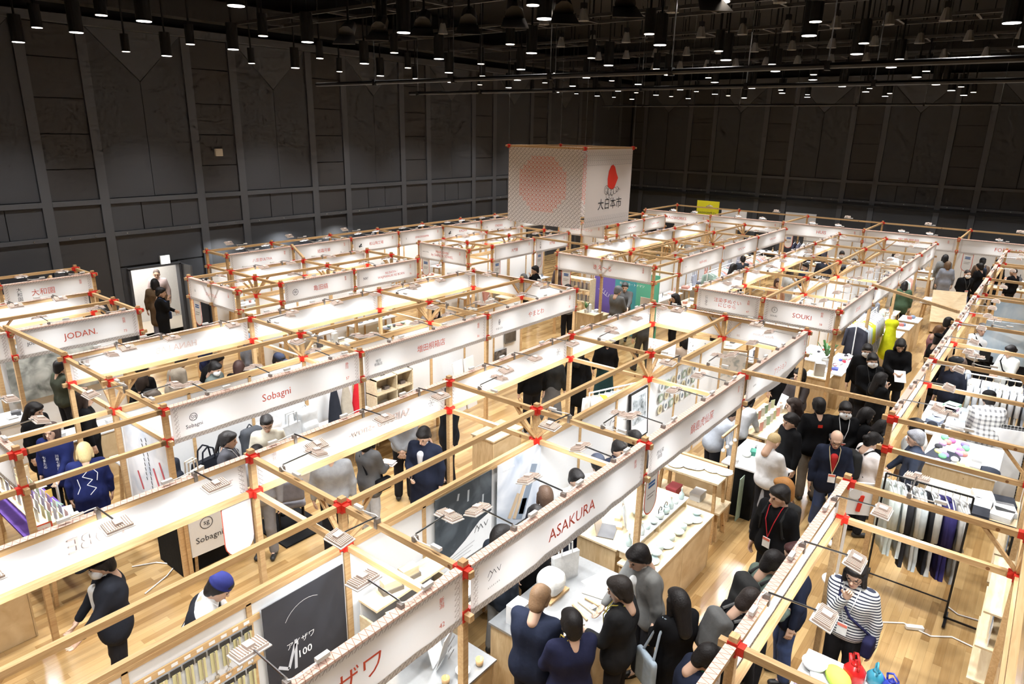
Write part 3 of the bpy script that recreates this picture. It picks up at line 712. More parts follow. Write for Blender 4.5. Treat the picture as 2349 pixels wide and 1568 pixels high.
# ------------------------------------------------------------------ people: smooth bodies from blended round cones
def snets(V, lo, h):
    """surface nets of a scalar field"""
    s = V < 0
    c = np.zeros(tuple(n-1 for n in V.shape), np.int8)
    for i in (0, 1):
        for j in (0, 1):
            for k in (0, 1): c += s[i:V.shape[0]-1+i, j:V.shape[1]-1+j, k:V.shape[2]-1+k]
    act = (c > 0) & (c < 8); idx = np.argwhere(act)
    if not len(idx): return np.zeros((0, 3)), np.zeros((0, 4), int)
    ids = -np.ones(act.shape, int); ids[act] = np.arange(len(idx))
    acc = np.zeros((len(idx), 3)); cnt = np.zeros(len(idx)); g = idx.T
    for ax in range(3):
        o1, o2 = [a for a in range(3) if a != ax]
        for a in (0, 1):
            for b in (0, 1):
                d = np.zeros(3, int); d[o1] = a; d[o2] = b; e = d.copy(); e[ax] = 1
                v0 = V[g[0]+d[0], g[1]+d[1], g[2]+d[2]]; v1 = V[g[0]+e[0], g[1]+e[1], g[2]+e[2]]
                m = (v0 < 0) != (v1 < 0); t = np.where(m, v0/np.where(m, v0-v1, 1), 0)
                p = np.tile(d.astype(float), (len(idx), 1)); p[:, ax] += t
                acc[m] += p[m]; cnt[m] += 1
    verts = lo + h*(idx + acc/cnt[:, None])
    F = []
    for ax in range(3):
        o1, o2 = [(1, 2), (2, 0), (0, 1)][ax]
        sl0 = [slice(None)]*3; sl1 = [slice(None)]*3; sl0[ax] = slice(0, -1); sl1[ax] = slice(1, None)
        A0, A1 = s[tuple(sl0)], s[tuple(sl1)]
        E_ = np.argwhere(A0 != A1); inside0 = A0[A0 != A1]
        ok = (E_[:, o1] > 0) & (E_[:, o2] > 0) & (E_[:, o1] < V.shape[o1]-1) & (E_[:, o2] < V.shape[o2]-1)
        E_, inside0 = E_[ok], inside0[ok]
        def cid(d1, d2):
            q = E_.copy(); q[:, o1] -= d1; q[:, o2] -= d2; return ids[q[:, 0], q[:, 1], q[:, 2]]
        q = np.stack([cid(1, 1), cid(0, 1), cid(0, 0), cid(1, 0)], 1)
        q[~inside0] = q[~inside0][:, ::-1]; F.append(q)
    F = np.concatenate(F); return verts, F[(F >= 0).all(1)]
class SDF:
    """prims: ('c',a,b,ra,rb,k) round cone, ('e',c,r,k) ellipsoid, ('b',c,half,rot3,round,k) box"""
    def __init__(s): s.p = []
    def cone(s, a, b, ra, rb=None, k=.03): s.p.append(('c', np.array(a, float), np.array(b, float), ra, ra if rb is None else rb, k)); return s
    def ell(s, c, r, k=.02, M=None, sub=False): s.p.append(('e', np.array(c, float), np.array(r, float), k, M, sub)); return s
    def box(s, c, hf, rd=.02, k=.02, M=None): s.p.append(('b', np.array(c, float), np.array(hf, float), rd, k, M)); return s
    def mesh(s, h, cut=None):
        lo = np.full(3, 9e9); hi = -lo; bb = []
        for p in s.p:
            if p[0] == 'c':
                m = max(p[3], p[4])+p[5]; l = np.minimum(p[1]-m, p[2]-m); u = np.maximum(p[1]+m, p[2]+m)
            elif p[0] == 'e': m = p[2].max()+p[3]; l, u = p[1]-m, p[1]+m
            else: m = np.linalg.norm(p[2])+p[3]+p[4]; l, u = p[1]-m, p[1]+m
            bb.append((l, u))
            if not (p[0] == 'e' and p[5]): lo = np.minimum(lo, l); hi = np.maximum(hi, u)
        lo -= 2*h; n = np.ceil((hi-lo)/h).astype(int)+3
        V = np.full(n, 1.0, np.float32); ax = [lo[i]+h*np.arange(n[i]) for i in range(3)]
        for p, (l, u) in zip(s.p, bb):
            i0 = np.clip(((l-lo)/h).astype(int)-1, 0, n-2); i1 = np.clip(((u-lo)/h).astype(int)+3, i0+2, n)
            sl = tuple(slice(a, b) for a, b in zip(i0, i1))
            G = np.stack(np.meshgrid(*[ax[i][sl[i]] for i in range(3)], indexing='ij'), -1)
            if p[0] == 'c':
                _, a, b, ra, rb, k = p; ba = b-a; L2 = max(ba@ba, 1e-9); t = np.clip(((G-a)@ba)/L2, 0, 1)
                d = np.linalg.norm(G-a-t[..., None]*ba, axis=-1)-(ra+(rb-ra)*t); sub = False
            elif p[0] == 'e':
                _, c, r, k, M, sub = p; q = G-c
                if M is not None: q = q @ np.array(M)
                k0 = np.linalg.norm(q/r, axis=-1); d = (k0-1)*r.min()
            else:
                _, c, hf, rd, k, M = p; q = G-c; sub = False
                if M is not None: q = q @ np.array(M)
                q = np.abs(q)-(hf-rd); d = np.linalg.norm(np.maximum(q, 0), axis=-1)+np.minimum(q.max(-1), 0)-rd
            W = V[sl]
            if sub: d = -d; hh = np.clip(.5-.5*(W-d)/k, 0, 1); V[sl] = W*(1-hh)+d*hh+k*hh*(1-hh)
            else: hh = np.clip(.5+.5*(W-d)/k, 0, 1); V[sl] = W*(1-hh)+d*hh-k*hh*(1-hh)
        return snets(V, lo, h)
def np_mesh(name, verts, faces, mats, mi=None):
    me = bpy.data.meshes.new(name); nv, nf = len(verts), len(faces)
    me.vertices.add(nv); me.vertices.foreach_set('co', np.ascontiguousarray(verts, np.float32).ravel())
    tri = np.array([len(f) for f in faces]) if isinstance(faces, list) else np.full(nf, faces.shape[1])
    lp = np.concatenate([np.asarray(f) for f in faces]) if isinstance(faces, list) else faces.ravel()
    me.loops.add(len(lp)); me.loops.foreach_set('vertex_index', lp.astype(np.int32))
    me.polygons.add(nf); st = np.concatenate([[0], np.cumsum(tri)[:-1]]); me.polygons.foreach_set('loop_start', st.astype(np.int32)); me.polygons.foreach_set('loop_total', tri.astype(np.int32))
    me.update(calc_edges=True); me.polygons.foreach_set('use_smooth', np.ones(nf, bool))
    for m in (mats if isinstance(mats, list) else [mats]): me.materials.append(m)
    if mi is not None: me.polygons.foreach_set('material_index', np.asarray(mi, np.int32))
    return me
def join(parts):
    vs, fs, ms, n = [], [], [], 0
    for v, f, m in parts: vs.append(v); fs.append(np.asarray(f)+n); ms += [m]*len(f); n += len(v)
    return np.concatenate(vs), np.concatenate(fs), ms
def quads(mb): return np.concatenate(mb.v), np.array([tuple(f) if len(f) == 4 else (f[0], f[1], f[2], f[2]) for f in mb.f if len(f) in (3, 4)])
# ---- head in its own frame: x forward, y left, z up, origin at the skull centre; neck goes down to z=-.2
def head_parts(h):
    s = SDF().ell((-.012, 0, .025), (.098, .077, .098), .02).cone((.02, 0, -.03), (.045, 0, -.085), .066, .04, .03)
    s.cone((-.03, 0, -.04), (-.045, 0, -.19), .052, .055, .03)
    s.cone((.092, 0, .0), (.105, 0, -.028), .010, .015, .014).cone((.078, 0, -.055), (.082, 0, -.062), .020, .018, .012)
    s.cone((.084, -.03, .028), (.084, .03, .028), .012, .012, .02)
    for y in (-1, 1):
        s.ell((-.008, y*.079, -.012), (.020, .010, .032), .006); s.ell((.095, y*.033, .004), (.016, .018, .012), .008, sub=True)
    v, f = s.mesh(h); P = [(v, f, 0)]
    for y in (-1, 1):
        P.append((*quads(MB().ball((.083, y*.032, .004), (.006, .014, .007), 6)), 1))
        P.append((*quads(MB().bar((.093, y*.016, .027), (.085, y*.048, .029), .008, .007)), 1))
    P.append((*quads(MB().bar((.098, -.022, -.058), (.098, .022, -.058), .006, .007)), 2))
    return join([(a, b, c) for a, b, c in P])
def hair_parts(style, h):
    s = SDF()
    if style in ('short', 'long', 'bob', 'bun', 'pony', 'grey'):
        s.ell((-.022, 0, .042), (.104, .088, .098), .02)
        s.ell((.052, 0, .082), (.048, .064, .034), .03); s.ell((-.062, 0, -.03), (.055, .074, .085), .02)
        for y in (-1, 1): s.cone((.01, y*.074, .035), (-.025, y*.076, -.03), .018, .013, .025)
    if style == 'long':
        s.cone((-.06, 0, .0), (-.10, 0, -.24), .085, .075, .04)
        for y in (-1, 1): s.cone((.01, y*.082, .02), (.0, y*.088, -.20), .028, .03, .02)
    if style == 'bob':
        s.cone((-.05, 0, .0), (-.055, 0, -.10), .085, .075, .03)
        for y in (-1, 1): s.cone((.02, y*.082, .02), (.02, y*.086, -.08), .022, .026, .02)
    if style == 'bun': s.ell((-.125, 0, .0), (.045, .045, .045), .02)
    if style == 'pony': s.cone((-.11, 0, .04), (-.16, 0, -.2), .035, .025, .03)
    if style == 'bald':
        s.ell((-.05, 0, -.005), (.066, .083, .055), .01)
        for y in (-1, 1): s.cone((.02, y*.072, .02), (-.05, y*.075, .02), .016, .02, .02)
    if style == 'buzz': s.ell((-.018, 0, .034), (.099, .081, .096), .02)
    if style == 'beanie':
        s.ell((-.018, 0, .075), (.108, .092, .082), .02); s.ell((-.012, 0, .052), (.114, .097, .03), .008)
    if style == 'cap':
        s.ell((-.015, 0, .07), (.108, .09, .075), .02); s.ell((.125, 0, .052), (.07, .07, .012), .02)
    if style == 'beret': s.ell((-.02, 0, .085), (.125, .115, .05), .02)
    return s.mesh(h)
def hand_part(curl, h=.0068):
    """right hand: wrist at origin, fingers along -z, palm facing +x (forward), thumb on +y side"""
    s = SDF().box((.0, 0, -.045), (.013, .038, .045), .012, .01)
    for i, (y, L) in enumerate(((.030, .070), (.010, .078), (-.010, .073), (-.029, .058))):
        a = np.array((.0, y, -.085)); d = -math.radians(90); p = a; ang = 0
        for j, f in enumerate((.42, .33, .27)):
            ang += curl*(.5 if j == 0 else .9); q = p+L*f*np.array((math.sin(ang), 0, -math.cos(ang)))
            s.cone(p, q, .0092-.0008*j, .0086-.0008*j, .004); p = q
    a = np.array((.004, .034, -.028)); b = a+np.array((.018, .026, -.026)); c = b+np.array((.018, .004, -.028))
    s.cone(a, b, .013, .0105, .008).cone(b, c, .0105, .009, .005)
    s.cone((0, 0, .02), (0, 0, -.02), .024, .026, .015)
    return s.mesh(h)
HEADS = {}; HAIRS = {}; HANDS = {}
def get_head(h):
    if h not in HEADS: HEADS[h] = head_parts(h)
    return HEADS[h]
def get_hair(st, h):
    if (st, h) not in HAIRS: HAIRS[st, h] = hair_parts(st, h)
    return HAIRS[st, h]
def get_hand(c, h):
    if (c, h) not in HANDS: HANDS[c, h] = hand_part(c, h)
    return HANDS[c, h]
def mask_part(h): return SDF().cone((.055, -.038, -.048), (.055, .038, -.048), .046, .046, .01).cone((.075, 0, -.02), (.078, 0, -.075), .036, .034, .03).mesh(h)
SKINS = [(.62, .40, .29), (.55, .35, .25), (.68, .46, .35), (.50, .30, .21)]
M_EYE = plain('eye_dark', (.01, .008, .008), .3, noise=0); M_LIP = plain('lip', (.40, .16, .13), .5, noise=0)
def rot3(ax, a): return np.array(Matrix.Rotation(a, 3, ax))
ARMS = {  # hand targets (x forward, y outward, z) for height 1.70, finger curl
 'down': ((.04, .27, .80), .45), 'hold': ((.30, .07, 1.06), .75), 'phone': ((.30, .05, 1.18), .8), 'back': ((-.17, .03, .92), .5),
 'reach': ((.52, .12, 1.0), .3), 'far': ((.62, .10, .95), .25), 'chin': ((.17, .02, 1.38), .9), 'pocket': ((.07, .24, .88), .6), 'low': ((.32, .14, .92), .5),
 'strap': ((.12, .13, 1.26), .9), 'cross': ((.20, -.10, 1.10), .7), 'belly': ((.22, .02, 1.0), .6)}
PEOPLE = []
def person(label, X, v, face, H=1.70, top=(.02, .02, .025), bot=(.015, .015, .018), hair='short', hc=(.012, .010, .010), R_='down', L_='down', lean=0, nod=10, turn=0,
           coat=.0, skirt=None, shoe=(.02, .02, .02), mask=False, skin=0, near=0, bag=None, lanyard=None, glasses=False, sit=False, stride=.0, fat=1.0, collar=None, apron=None, vest=None, topmat=None, hat=None, z0=0, strap=None, sleeves=True, name='person'):
    """coat: hem height below the hip line; face: heading in degrees (0 = +x)"""
    hb = .021 if near else .032; hh = .0068 if near else .0125
    k = H/1.70; sk = plain('skin_%d' % skin, SKINS[skin % 4], .5, noise=.05)
    root_rz = R(face)
    Rl = rot3('Y', R(lean)); piv = np.array((0, 0, .90))
    up = lambda p: (np.array(p, float)-piv) @ Rl.T + piv - np.array((math.sin(R(lean))*.12, 0, 0))
    sh = {s: up((0, s*.176*fat, 1.39)) for s in (1, -1)}; neck = up((-.005, 0, 1.44)); headc = up((.03, 0, 1.572))
    # arms by two-bone reach
    arm = {}
    for s, pose in ((1, L_), (-1, R_)):
        tg, curl = ARMS[pose] if isinstance(pose, str) else pose
        t = np.array((tg[0], s*tg[1], tg[2])); t = up(t) if pose not in ('down', 'pocket') else np.array((t[0]+(up((0, 0, 1.385))[0])*.8, t[1], t[2]))
        d = t-sh[s]; n = np.linalg.norm(d); L1, L2 = .285, .255; n2 = min(n, L1+L2-.005); t = sh[s]+d/n*n2
        a = (L1*L1-L2*L2+n2*n2)/(2*n2); hgt = math.sqrt(max(L1*L1-a*a, 0)); hint = np.array((-.35, s*.55, -.75)); hint = hint-d*(hint@d)/(n*n); hint /= np.linalg.norm(hint)
        el = sh[s]+d/n*a+hint*hgt; arm[s] = (el, t, curl)
    # legs
    leg = {}
    for s in (1, -1):
        hip = np.array((0, s*.088*fat, .90)); st = stride*s
        if sit: kn = np.array((.42, s*.11, .47)); an = np.array((.40, s*.11, .07)); 
        else: an = np.array((st*.32-.02, s*.10, .075)); kn = (hip+an)/2+np.array((.03+abs(st)*.05, 0, 0))
        leg[s] = (hip, kn, an)
    if sit: dz = np.array((0, 0, -.43))
    else: dz = np.zeros(3)
    sh0 = np.array((0, 0, 0))
    P = lambda p: p+dz
    if sit: leg = {s: (a-dz*0, b-dz, c-dz) for s, (a, b, c) in leg.items()}
    # --- skin body
    b = SDF()
    b.cone(up((0, 0, .93)), up((0, 0, 1.15)), .105, .105, .05).cone(up((0, -.06, 1.27)), up((0, .06, 1.27)), .115, .115, .05).cone(up((0, 0, 1.36)), neck+np.array((0, 0, .04)), .07, .052, .04)
    for s in (1, -1):
        el, wr, _ = arm[s]; hip, kn, an = leg[s]
        b.cone(sh[s], el, .048, .038, .03).cone(el, wr, .038, .026, .02).cone(hip, kn, .075, .052, .03).cone(kn, an, .052, .036, .02).cone(an, an+np.array((.12, 0, -.04)), .035, .03, .02)
    bv, bf = b.mesh(hb*1.25)
    Rh = Rl @ rot3('Z', R(turn)) @ rot3('Y', R(nod-lean*.35))
    v9, f, m = get_head(hh); hv = v9*1.06 @ Rh.T + headc
    parts = [(bv, bf, 0)]
    vs = [bv, hv]; fs = [bf, f+len(bv)]; ms = [0]*len(bf)+list(m); n = len(bv)+len(hv)
    for s in (1, -1):
        el, wr, curl = arm[s]; q, g = get_hand(curl, .0068 if near else .010)
        q = q*np.array((1, -1 if s == 1 else 1, 1))*(1.0)
        if s == 1: g = g[:, ::-1]
        zx = -(wr-el)/np.linalg.norm(wr-el); x = np.array((1., 0, 0)) if abs(zx[0]) < .75 else np.array((0, 0, 1.))
        if pose_in(s, L_, R_): x = np.array((0, -s*1., 0))
        x = x-zx*(x@zx); x /= np.linalg.norm(x); y = np.cross(zx, x)
        q = q @ np.stack([x, y, zx]) + wr
        vs.append(q); fs.append(g+n); ms += [0]*len(g); n += len(q)
    body = np_mesh('body', (np.concatenate(vs)+dz)*k, np.concatenate(fs), [sk, M_EYE, M_LIP], ms)
    root = link(name, body, None, (X, -v, z0), root_rz); tag(root, label, 'person')
    def child(nm, q, mat): return link(nm, np_mesh(nm, (q[0]+dz)*k, q[1], mat), root)
    tm = topmat or cloth(top)
    # --- top garment
    g = SDF(); th = .016
    hem = .90-max(coat, .02)
    g.cone(up((0, -.04*fat, 1.0)), up((0, .04*fat, 1.0)), .108*fat+th, None, .06).cone(up((-.01, -.08*fat, 1.28)), up((-.01, .08*fat, 1.28)), .110*fat+th, None, .07)
    for s in (1, -1): g.cone(up((0, s*.045*fat, .98)), up((-.008, s*.075*fat, 1.28)), .106*fat+th, .114*fat+th, .05)
    g.cone(up((-.012, -.12*fat, 1.378)), up((-.012, .12*fat, 1.378)), .073, None, .06).cone(neck-np.array((.01, 0, .03)), neck+np.array((-.016, 0, .035)), .072, .060, .03)
    if sit: g.cone((0, -.05, .90), (0, .05, .90), .135*fat, None, .06)
    else:
        g.cone((-.005, -.06*fat, .95), (-.005, .06*fat, .95), .114*fat+th, None, .06)
        if coat > .05:
            for s in (1, -1): g.cone((0, s*.065*fat, .88), (.01, s*.085*fat, hem+.08), .115*fat+th, .125*fat, .08)
    for s in (1, -1):
        el, wr, _ = arm[s]; d = wr-el
        if sleeves: g.cone(sh[s], el, .066, .056, .045).cone(el, el+d*.86, .056, .044, .03)
        else: g.cone(sh[s], sh[s]*.5+el*.5, .066, .06, .04)
    child('coat' if coat > .2 else 'top', g.mesh(hb), tm)
    if vest:
        q = SDF().cone(up((0, -.06, 1.0)), up((0, .06, 1.0)), .128, None, .05).cone(up((-.01, -.085, 1.28)), up((-.01, .085, 1.28)), .135, None, .05)
        for s in (1, -1): q.cone(up((0, s*.06, 1.0)), up((-.008, s*.085, 1.28)), .126, .132, .05)
        child('vest', q.mesh(hb), cloth(vest))
    # --- lower garment
    g = SDF()
    if skirt:
        g.cone((0, -.03, .95), (0, .03, .95), .13, None, .05)
        for s in (1, -1): g.cone((0, s*.04, .93), (0, s*.085, skirt+.12), .12, .15, .08)
        g.cone((0, 0, .93), (0, 0, skirt+.12), .13, .17, .08); child('skirt', g.mesh(hb), cloth(bot))
    else:
        g.cone((-.01, -.05*fat, .93), (-.01, .05*fat, .93), .118*fat, None, .05)
        for s in (1, -1):
            hip, kn, an = leg[s]; g.cone(hip, kn, .092, .074, .03).cone(kn, an+np.array((0, 0, .03)), .074, .066, .02)
        child('trousers', g.mesh(hb), cloth(bot))
    for s in (1, -1):
        an = leg[s][2]; q = SDF().cone(an+np.array((-.035, 0, -.030)), an+np.array((.13, s*.012, -.036)), .042, .036, .02).cone(an, an+np.array((0, 0, .02)), .042, .04, .03).mesh(.018)
        child('shoe', q, plain('shoe_%02x%02x%02x' % tuple(int(c*255) for c in shoe), shoe, .5))
    # --- hair and headwear
    hm = plain('hair_%02x%02x%02x' % tuple(int(c*255) for c in hc), hc, .55, noise=.25, scale=60, bump=.4, spec=.3)
    q = get_hair(hair, hh*1.25); child('hair', (q[0]*1.06 @ Rh.T + headc, q[1]), hm)
    if hat: q = get_hair(hat[0], hh*1.25); child('hat', (q[0]*1.07 @ Rh.T + headc, q[1]), cloth(hat[1]))
    if mask: q = mask_part(hh*1.2); child('face_mask', (q[0]*1.06 @ Rh.T + headc, q[1]), plain('mask_white', (.82, .82, .82), .8, noise=.03))
    if glasses:
        mb = MB()
        for y in (-1, 1):
            mb.tube([(.103, y*.033+.022*math.cos(a), .004+.017*math.sin(a)) for a in np.linspace(0, 2*math.pi, 9)], .002, 4); mb.bar((.10, y*.053, .008), (0, y*.083, .008), .003, .003)
        mb.bar((.104, -.012, .006), (.104, .012, .006), .003, .003)
        v_ = np.concatenate(mb.v)*1.06 @ Rh.T + headc; link('glasses', np_mesh('glasses', (v_+dz)*k, [np.array(f_) for f_ in mb.f], M_BLACK), root)
    def loc(p): return (np.array(p)+dz)*k
    if collar: 
        q = SDF().cone(neck+np.array((-.01, 0, -.005)), neck+np.array((-.006, 0, .025)), .068, .060, .01).cone(up((.108*fat, -.0, 1.33)), up((.128*fat, .0, 1.12)), .055, .022, .03); child('shirt', q.mesh(.014), cloth(collar))
    if lanyard:
        mb = MB(); c1 = up((.125*fat+.03, 0, 1.08)); 
        for s in (1, -1): mb.tube([loc(p) for p in (up((-.05, s*.055, 1.47)), up((.075, s*.075, 1.44)), up((.152*fat, s*.055, 1.30)), c1)], .0055, 5)
        mb.obj('lanyard', cloth(lanyard), root)
        b_ = MB().box((0, 0, 0), (.008, .095, .13), M=Rl).box((.005, 0, .045), (.004, .09, .03), mi=1, M=Rl)
        b_.obj('badge', [plain('badge_white', (.85, .85, .85), .4), plain('badge_red', (.75, .18, .12), .5)], root, tuple(loc(c1+np.array((.012, 0, -.06)))))
    if bag:
        kind, colr = bag[0], bag[1]
        if kind == 'backpack':
            c_ = up((-.20*fat, 0, 1.2)); q = SDF().box(c_, (.085, .15, .21), .06, .02, M=Rl).box(c_+np.array((-.08, 0, -.08)), (.035, .11, .10), .03, .02, M=Rl)
            o = child('backpack', q.mesh(.02), cloth(colr))
            for s in (1, -1): mb = MB(); mb.tube([loc(p) for p in (up((-.13, s*.10, 1.40)), up((.0, s*.115, 1.468)), up((.11*fat+.02, s*.12, 1.33)), up((.10, s*.15, 1.12)), up((-.12, s*.14, 1.05)))], .016, 6); mb.obj('shoulder_strap', cloth(colr), root)
        elif kind == 'tote':
            s = bag[2] if len(bag) > 2 else 1; zc = .86
            q = SDF().box((.02, s*.31, zc), (.16, .035, .19), .03, .02); child('tote_bag', q.mesh(.02), cloth(colr))
            mb = MB(); mb.tube([loc(p) for p in ((.10, s*.30, zc+.18), (.03, s*.235, 1.30), up((.0, s*.17, 1.455)))], .013, 6); mb.tube([loc(p) for p in ((-.08, s*.30, zc+.18), (-.05, s*.235, 1.30), up((-.02, s*.16, 1.455)))], .013, 6)
            mb.obj('tote_strap', cloth(colr), root)
        elif kind == 'sling':
            s = bag[2] if len(bag) > 2 else 1
            q = SDF().box((.06, s*.24, .92), (.13, .05, .10), .03, .02); child('shoulder_bag', q.mesh(.02), cloth(colr))
            mb = MB(); mb.tube([loc(p) for p in ((.05, s*.24, 1.0), up((.15*fat+.015, s*.05, 1.18)), up((.11*fat+.02, -s*.08, 1.34)), up((0, -s*.12, 1.462)), up((-.12*fat, -s*.05, 1.35)), (-.14*fat, s*.12, 1.1))], .014, 6); mb.obj('bag_strap', cloth(colr), root)
    if apron:
        q = SDF().cone((.075, -.09, .98), (.075, .09, .98), .085, None, .05).cone((.06, -.07, .95), (.06, -.10, .52), .09, .10, .08).cone((.06, .07, .95), (.06, .10, .52), .09, .10, .08).cone((.06, 0, .95), (.06, 0, .52), .10, .12, .06); child('apron', q.mesh(hb), cloth(apron))
    PEOPLE.append((root, arm, dz, k)); return root
def pose_in(s, L_, R_): 
    p = L_ if s == 1 else R_
    return p in ('hold', 'phone', 'down', 'pocket', 'belly')
def held(root_i, side, build):
    root, arm, dz, k = PEOPLE[root_i]; el, wr, _ = arm[side]; d = (wr-el)/np.linalg.norm(wr-el)
    p = (wr+d*.085+dz)*k; c, s = math.cos(root.rotation_euler.z), math.sin(root.rotation_euler.z)
    return (root.location.x+c*p[0]-s*p[1], root.location.y+s*p[0]+c*p[1], root.location.z+p[2])
# ------------------------------------------------------------------ props
def duo(name, c1, c2, scale=4, pos=.5, wid=.12, rough=.6, distort=.5, det=3):
    """two tone mottled print"""
    if name in MATS: return MATS[name]
    m, nt, b = _new(name); b.inputs['Roughness'].default_value = rough
    t = N(nt, 'ShaderNodeTexCoord'); n = N(nt, 'ShaderNodeTexNoise'); n.inputs['Scale'].default_value = scale; n.inputs['Detail'].default_value = det; n.inputs['Distortion'].default_value = distort
    nt.links.new(t.outputs['Object'], n.inputs['Vector']); cr = N(nt, 'ShaderNodeValToRGB'); e = cr.color_ramp.elements
    e[0].position = pos-wid; e[0].color = (*c1, 1); e[1].position = pos+wid; e[1].color = (*c2, 1)
    nt.links.new(n.outputs['Fac'], cr.inputs[0]); nt.links.new(cr.outputs[0], b.inputs['Base Color']); MATS[name] = m; return m
def stripes(name, c1, c2, period, axis=2, duty=.5, axis2=None):
    if name in MATS: return MATS[name]
    m, nt, b = _new(name); b.inputs['Roughness'].default_value = .85
    t = N(nt, 'ShaderNodeTexCoord'); s = N(nt, 'ShaderNodeSeparateXYZ'); nt.links.new(t.outputs['Object'], s.inputs[0])
    def band(a):
        d = N(nt, 'ShaderNodeMath', operation='DIVIDE'); d.inputs[1].default_value = period; nt.links.new(s.outputs[a], d.inputs[0])
        f = N(nt, 'ShaderNodeMath', operation='FRACT'); nt.links.new(d.outputs[0], f.inputs[0])
        l = N(nt, 'ShaderNodeMath', operation='LESS_THAN'); l.inputs[1].default_value = duty; nt.links.new(f.outputs[0], l.inputs[0]); return l.outputs[0]
    o = band(axis)
    if axis2 is not None:
        a = N(nt, 'ShaderNodeMath', operation='ADD'); nt.links.new(o, a.inputs[0]); nt.links.new(band(axis2), a.inputs[1])
        h = N(nt, 'ShaderNodeMath', operation='MULTIPLY'); h.inputs[1].default_value = .5; nt.links.new(a.outputs[0], h.inputs[0]); o = h.outputs[0]
    mx = N(nt, 'ShaderNodeMix', data_type='RGBA'); nt.links.new(o, mx.inputs[0]); mx.inputs[6].default_value = (*c1, 1); mx.inputs[7].default_value = (*c2, 1)
    nt.links.new(mx.outputs[2], b.inputs['Base Color']); MATS[name] = m; return m
def gloss(col, rough=.25):
    return plain('glaze_%02x%02x%02x' % tuple(int(max(0, min(1, c))*255) for c in col), col, rough, noise=.04, scale=8)
def paper(col): return plain('paper_%02x%02x%02x' % tuple(int(max(0, min(1, c))*255) for c in col), col, .7, noise=.03)
def partition(x0, v0, x1, v1, zt, label, z0=.0, mat=None):
    """white panel wall on timber studs"""
    L = math.hypot(x1-x0, v1-v0); a = math.atan2(-(v1-v0), x1-x0)
    t = thing('partition_wall', label, 'partition', (x0, -v0, 0), a)
    n = max(1, round(L/.91)); w = L/n
    for i in range(n):
        MB().box(((i+.5)*w, 0, (z0+zt-.04)/2), (w-.012, .03, zt-.04-z0)).obj('panel', mat or M_WHITE, t)
        if i: MB().box((i*w, 0, zt/2), (.045, .06, zt-.05)).obj('stud', M_PINE, t)
    MB().box((L/2, 0, zt-.02), (L-.07, .06, .045)).obj('top_rail', M_PINE, t)
    return t
def counter(x, v, w, d, h, label, top=None, side=None, rz=0, ov=.02, kick=True):
    t = thing('display_counter', label, 'counter', (x, -v, 0), rz); s = side or M_PLY
    MB().box((0, 0, h-.012), (w, d, .024)).obj('top', top or M_PALE, t)
    for sx in (-1, 1): MB().box((sx*(w/2-ov-.01), 0, (h-.024)/2), (.02, d-2*ov, h-.024)).obj('side_panel', s, t)
    n = max(1, round(w/.9)); ww = (w-2*ov-.04)/n
    for i in range(n): MB().box((-w/2+ov+.02+(i+.5)*ww, -d/2+ov+.01, (h-.024)/2), (ww-.006, .018, h-.03)).obj('front_panel', s, t)
    MB().box((0, d/2-ov-.01, (h-.024)/2), (w-2*ov-.05, .018, h-.03)).obj('back_panel', s, t)
    return t
def trestle(x, v, w, d, h, label, top=None, rz=0, shelf=None, cloth_=None):
    t = thing('display_table', label, 'table', (x, -v, 0), rz)
    MB().box((0, 0, h-.015), (w, d, .03)).obj('table_top', top or M_PALE, t)
    for sx in (-1, 1):
        for sy in (-1, 1): MB().bar((sx*(w/2-.06), sy*(d/2-.04), 0), (sx*(w/2-.12), sy*(d/2-.09), h-.03), .042, .042).obj('leg', M_PINE, t)
        MB().box((sx*(w/2-.11), 0, h-.06), (.04, d-.16, .05)).obj('apron_rail', M_PINE, t)
    if shelf: MB().box((0, 0, shelf), (w-.2, d-.1, .02)).obj('shelf', top or M_PALE, t)
    if cloth_: MB().box((0, 0, h*.5+.005), (w+.02, d+.02, h)).obj('table_cloth', cloth_, t)
    return t
def board(name, x, v, z, w, h, rz, label, mat, cat='poster', frame=None, th=.008, text=None, tm=None, ts=.1, tilt=0, tz=0):
    """flat panel, centre bottom at (x,v,z), front faces local -y"""
    t = thing(name, label, cat, (x, -v, z), rz)
    if tilt: t.rotation_euler = (tilt, 0, rz)
    MB().box((0, 0, h/2), (w, th, h)).obj('sheet', mat, t)
    if frame:
        for a, b, c, d in ((0, -.01, w+.03, .02), (0, h+.01, w+.03, .02)): MB().box((a, 0, b), (c, th+.014, d)).obj('frame_bar', frame, t)
        for sx in (-1, 1): MB().box((sx*(w/2+.01), 0, h/2), (.02, th+.014, h)).obj('frame_bar', frame, t)
    if text: letter(text, ts, tm or M_TBLK, t, 0, -th/2-.003, h/2+tz)
    return t
ITEMC = {}
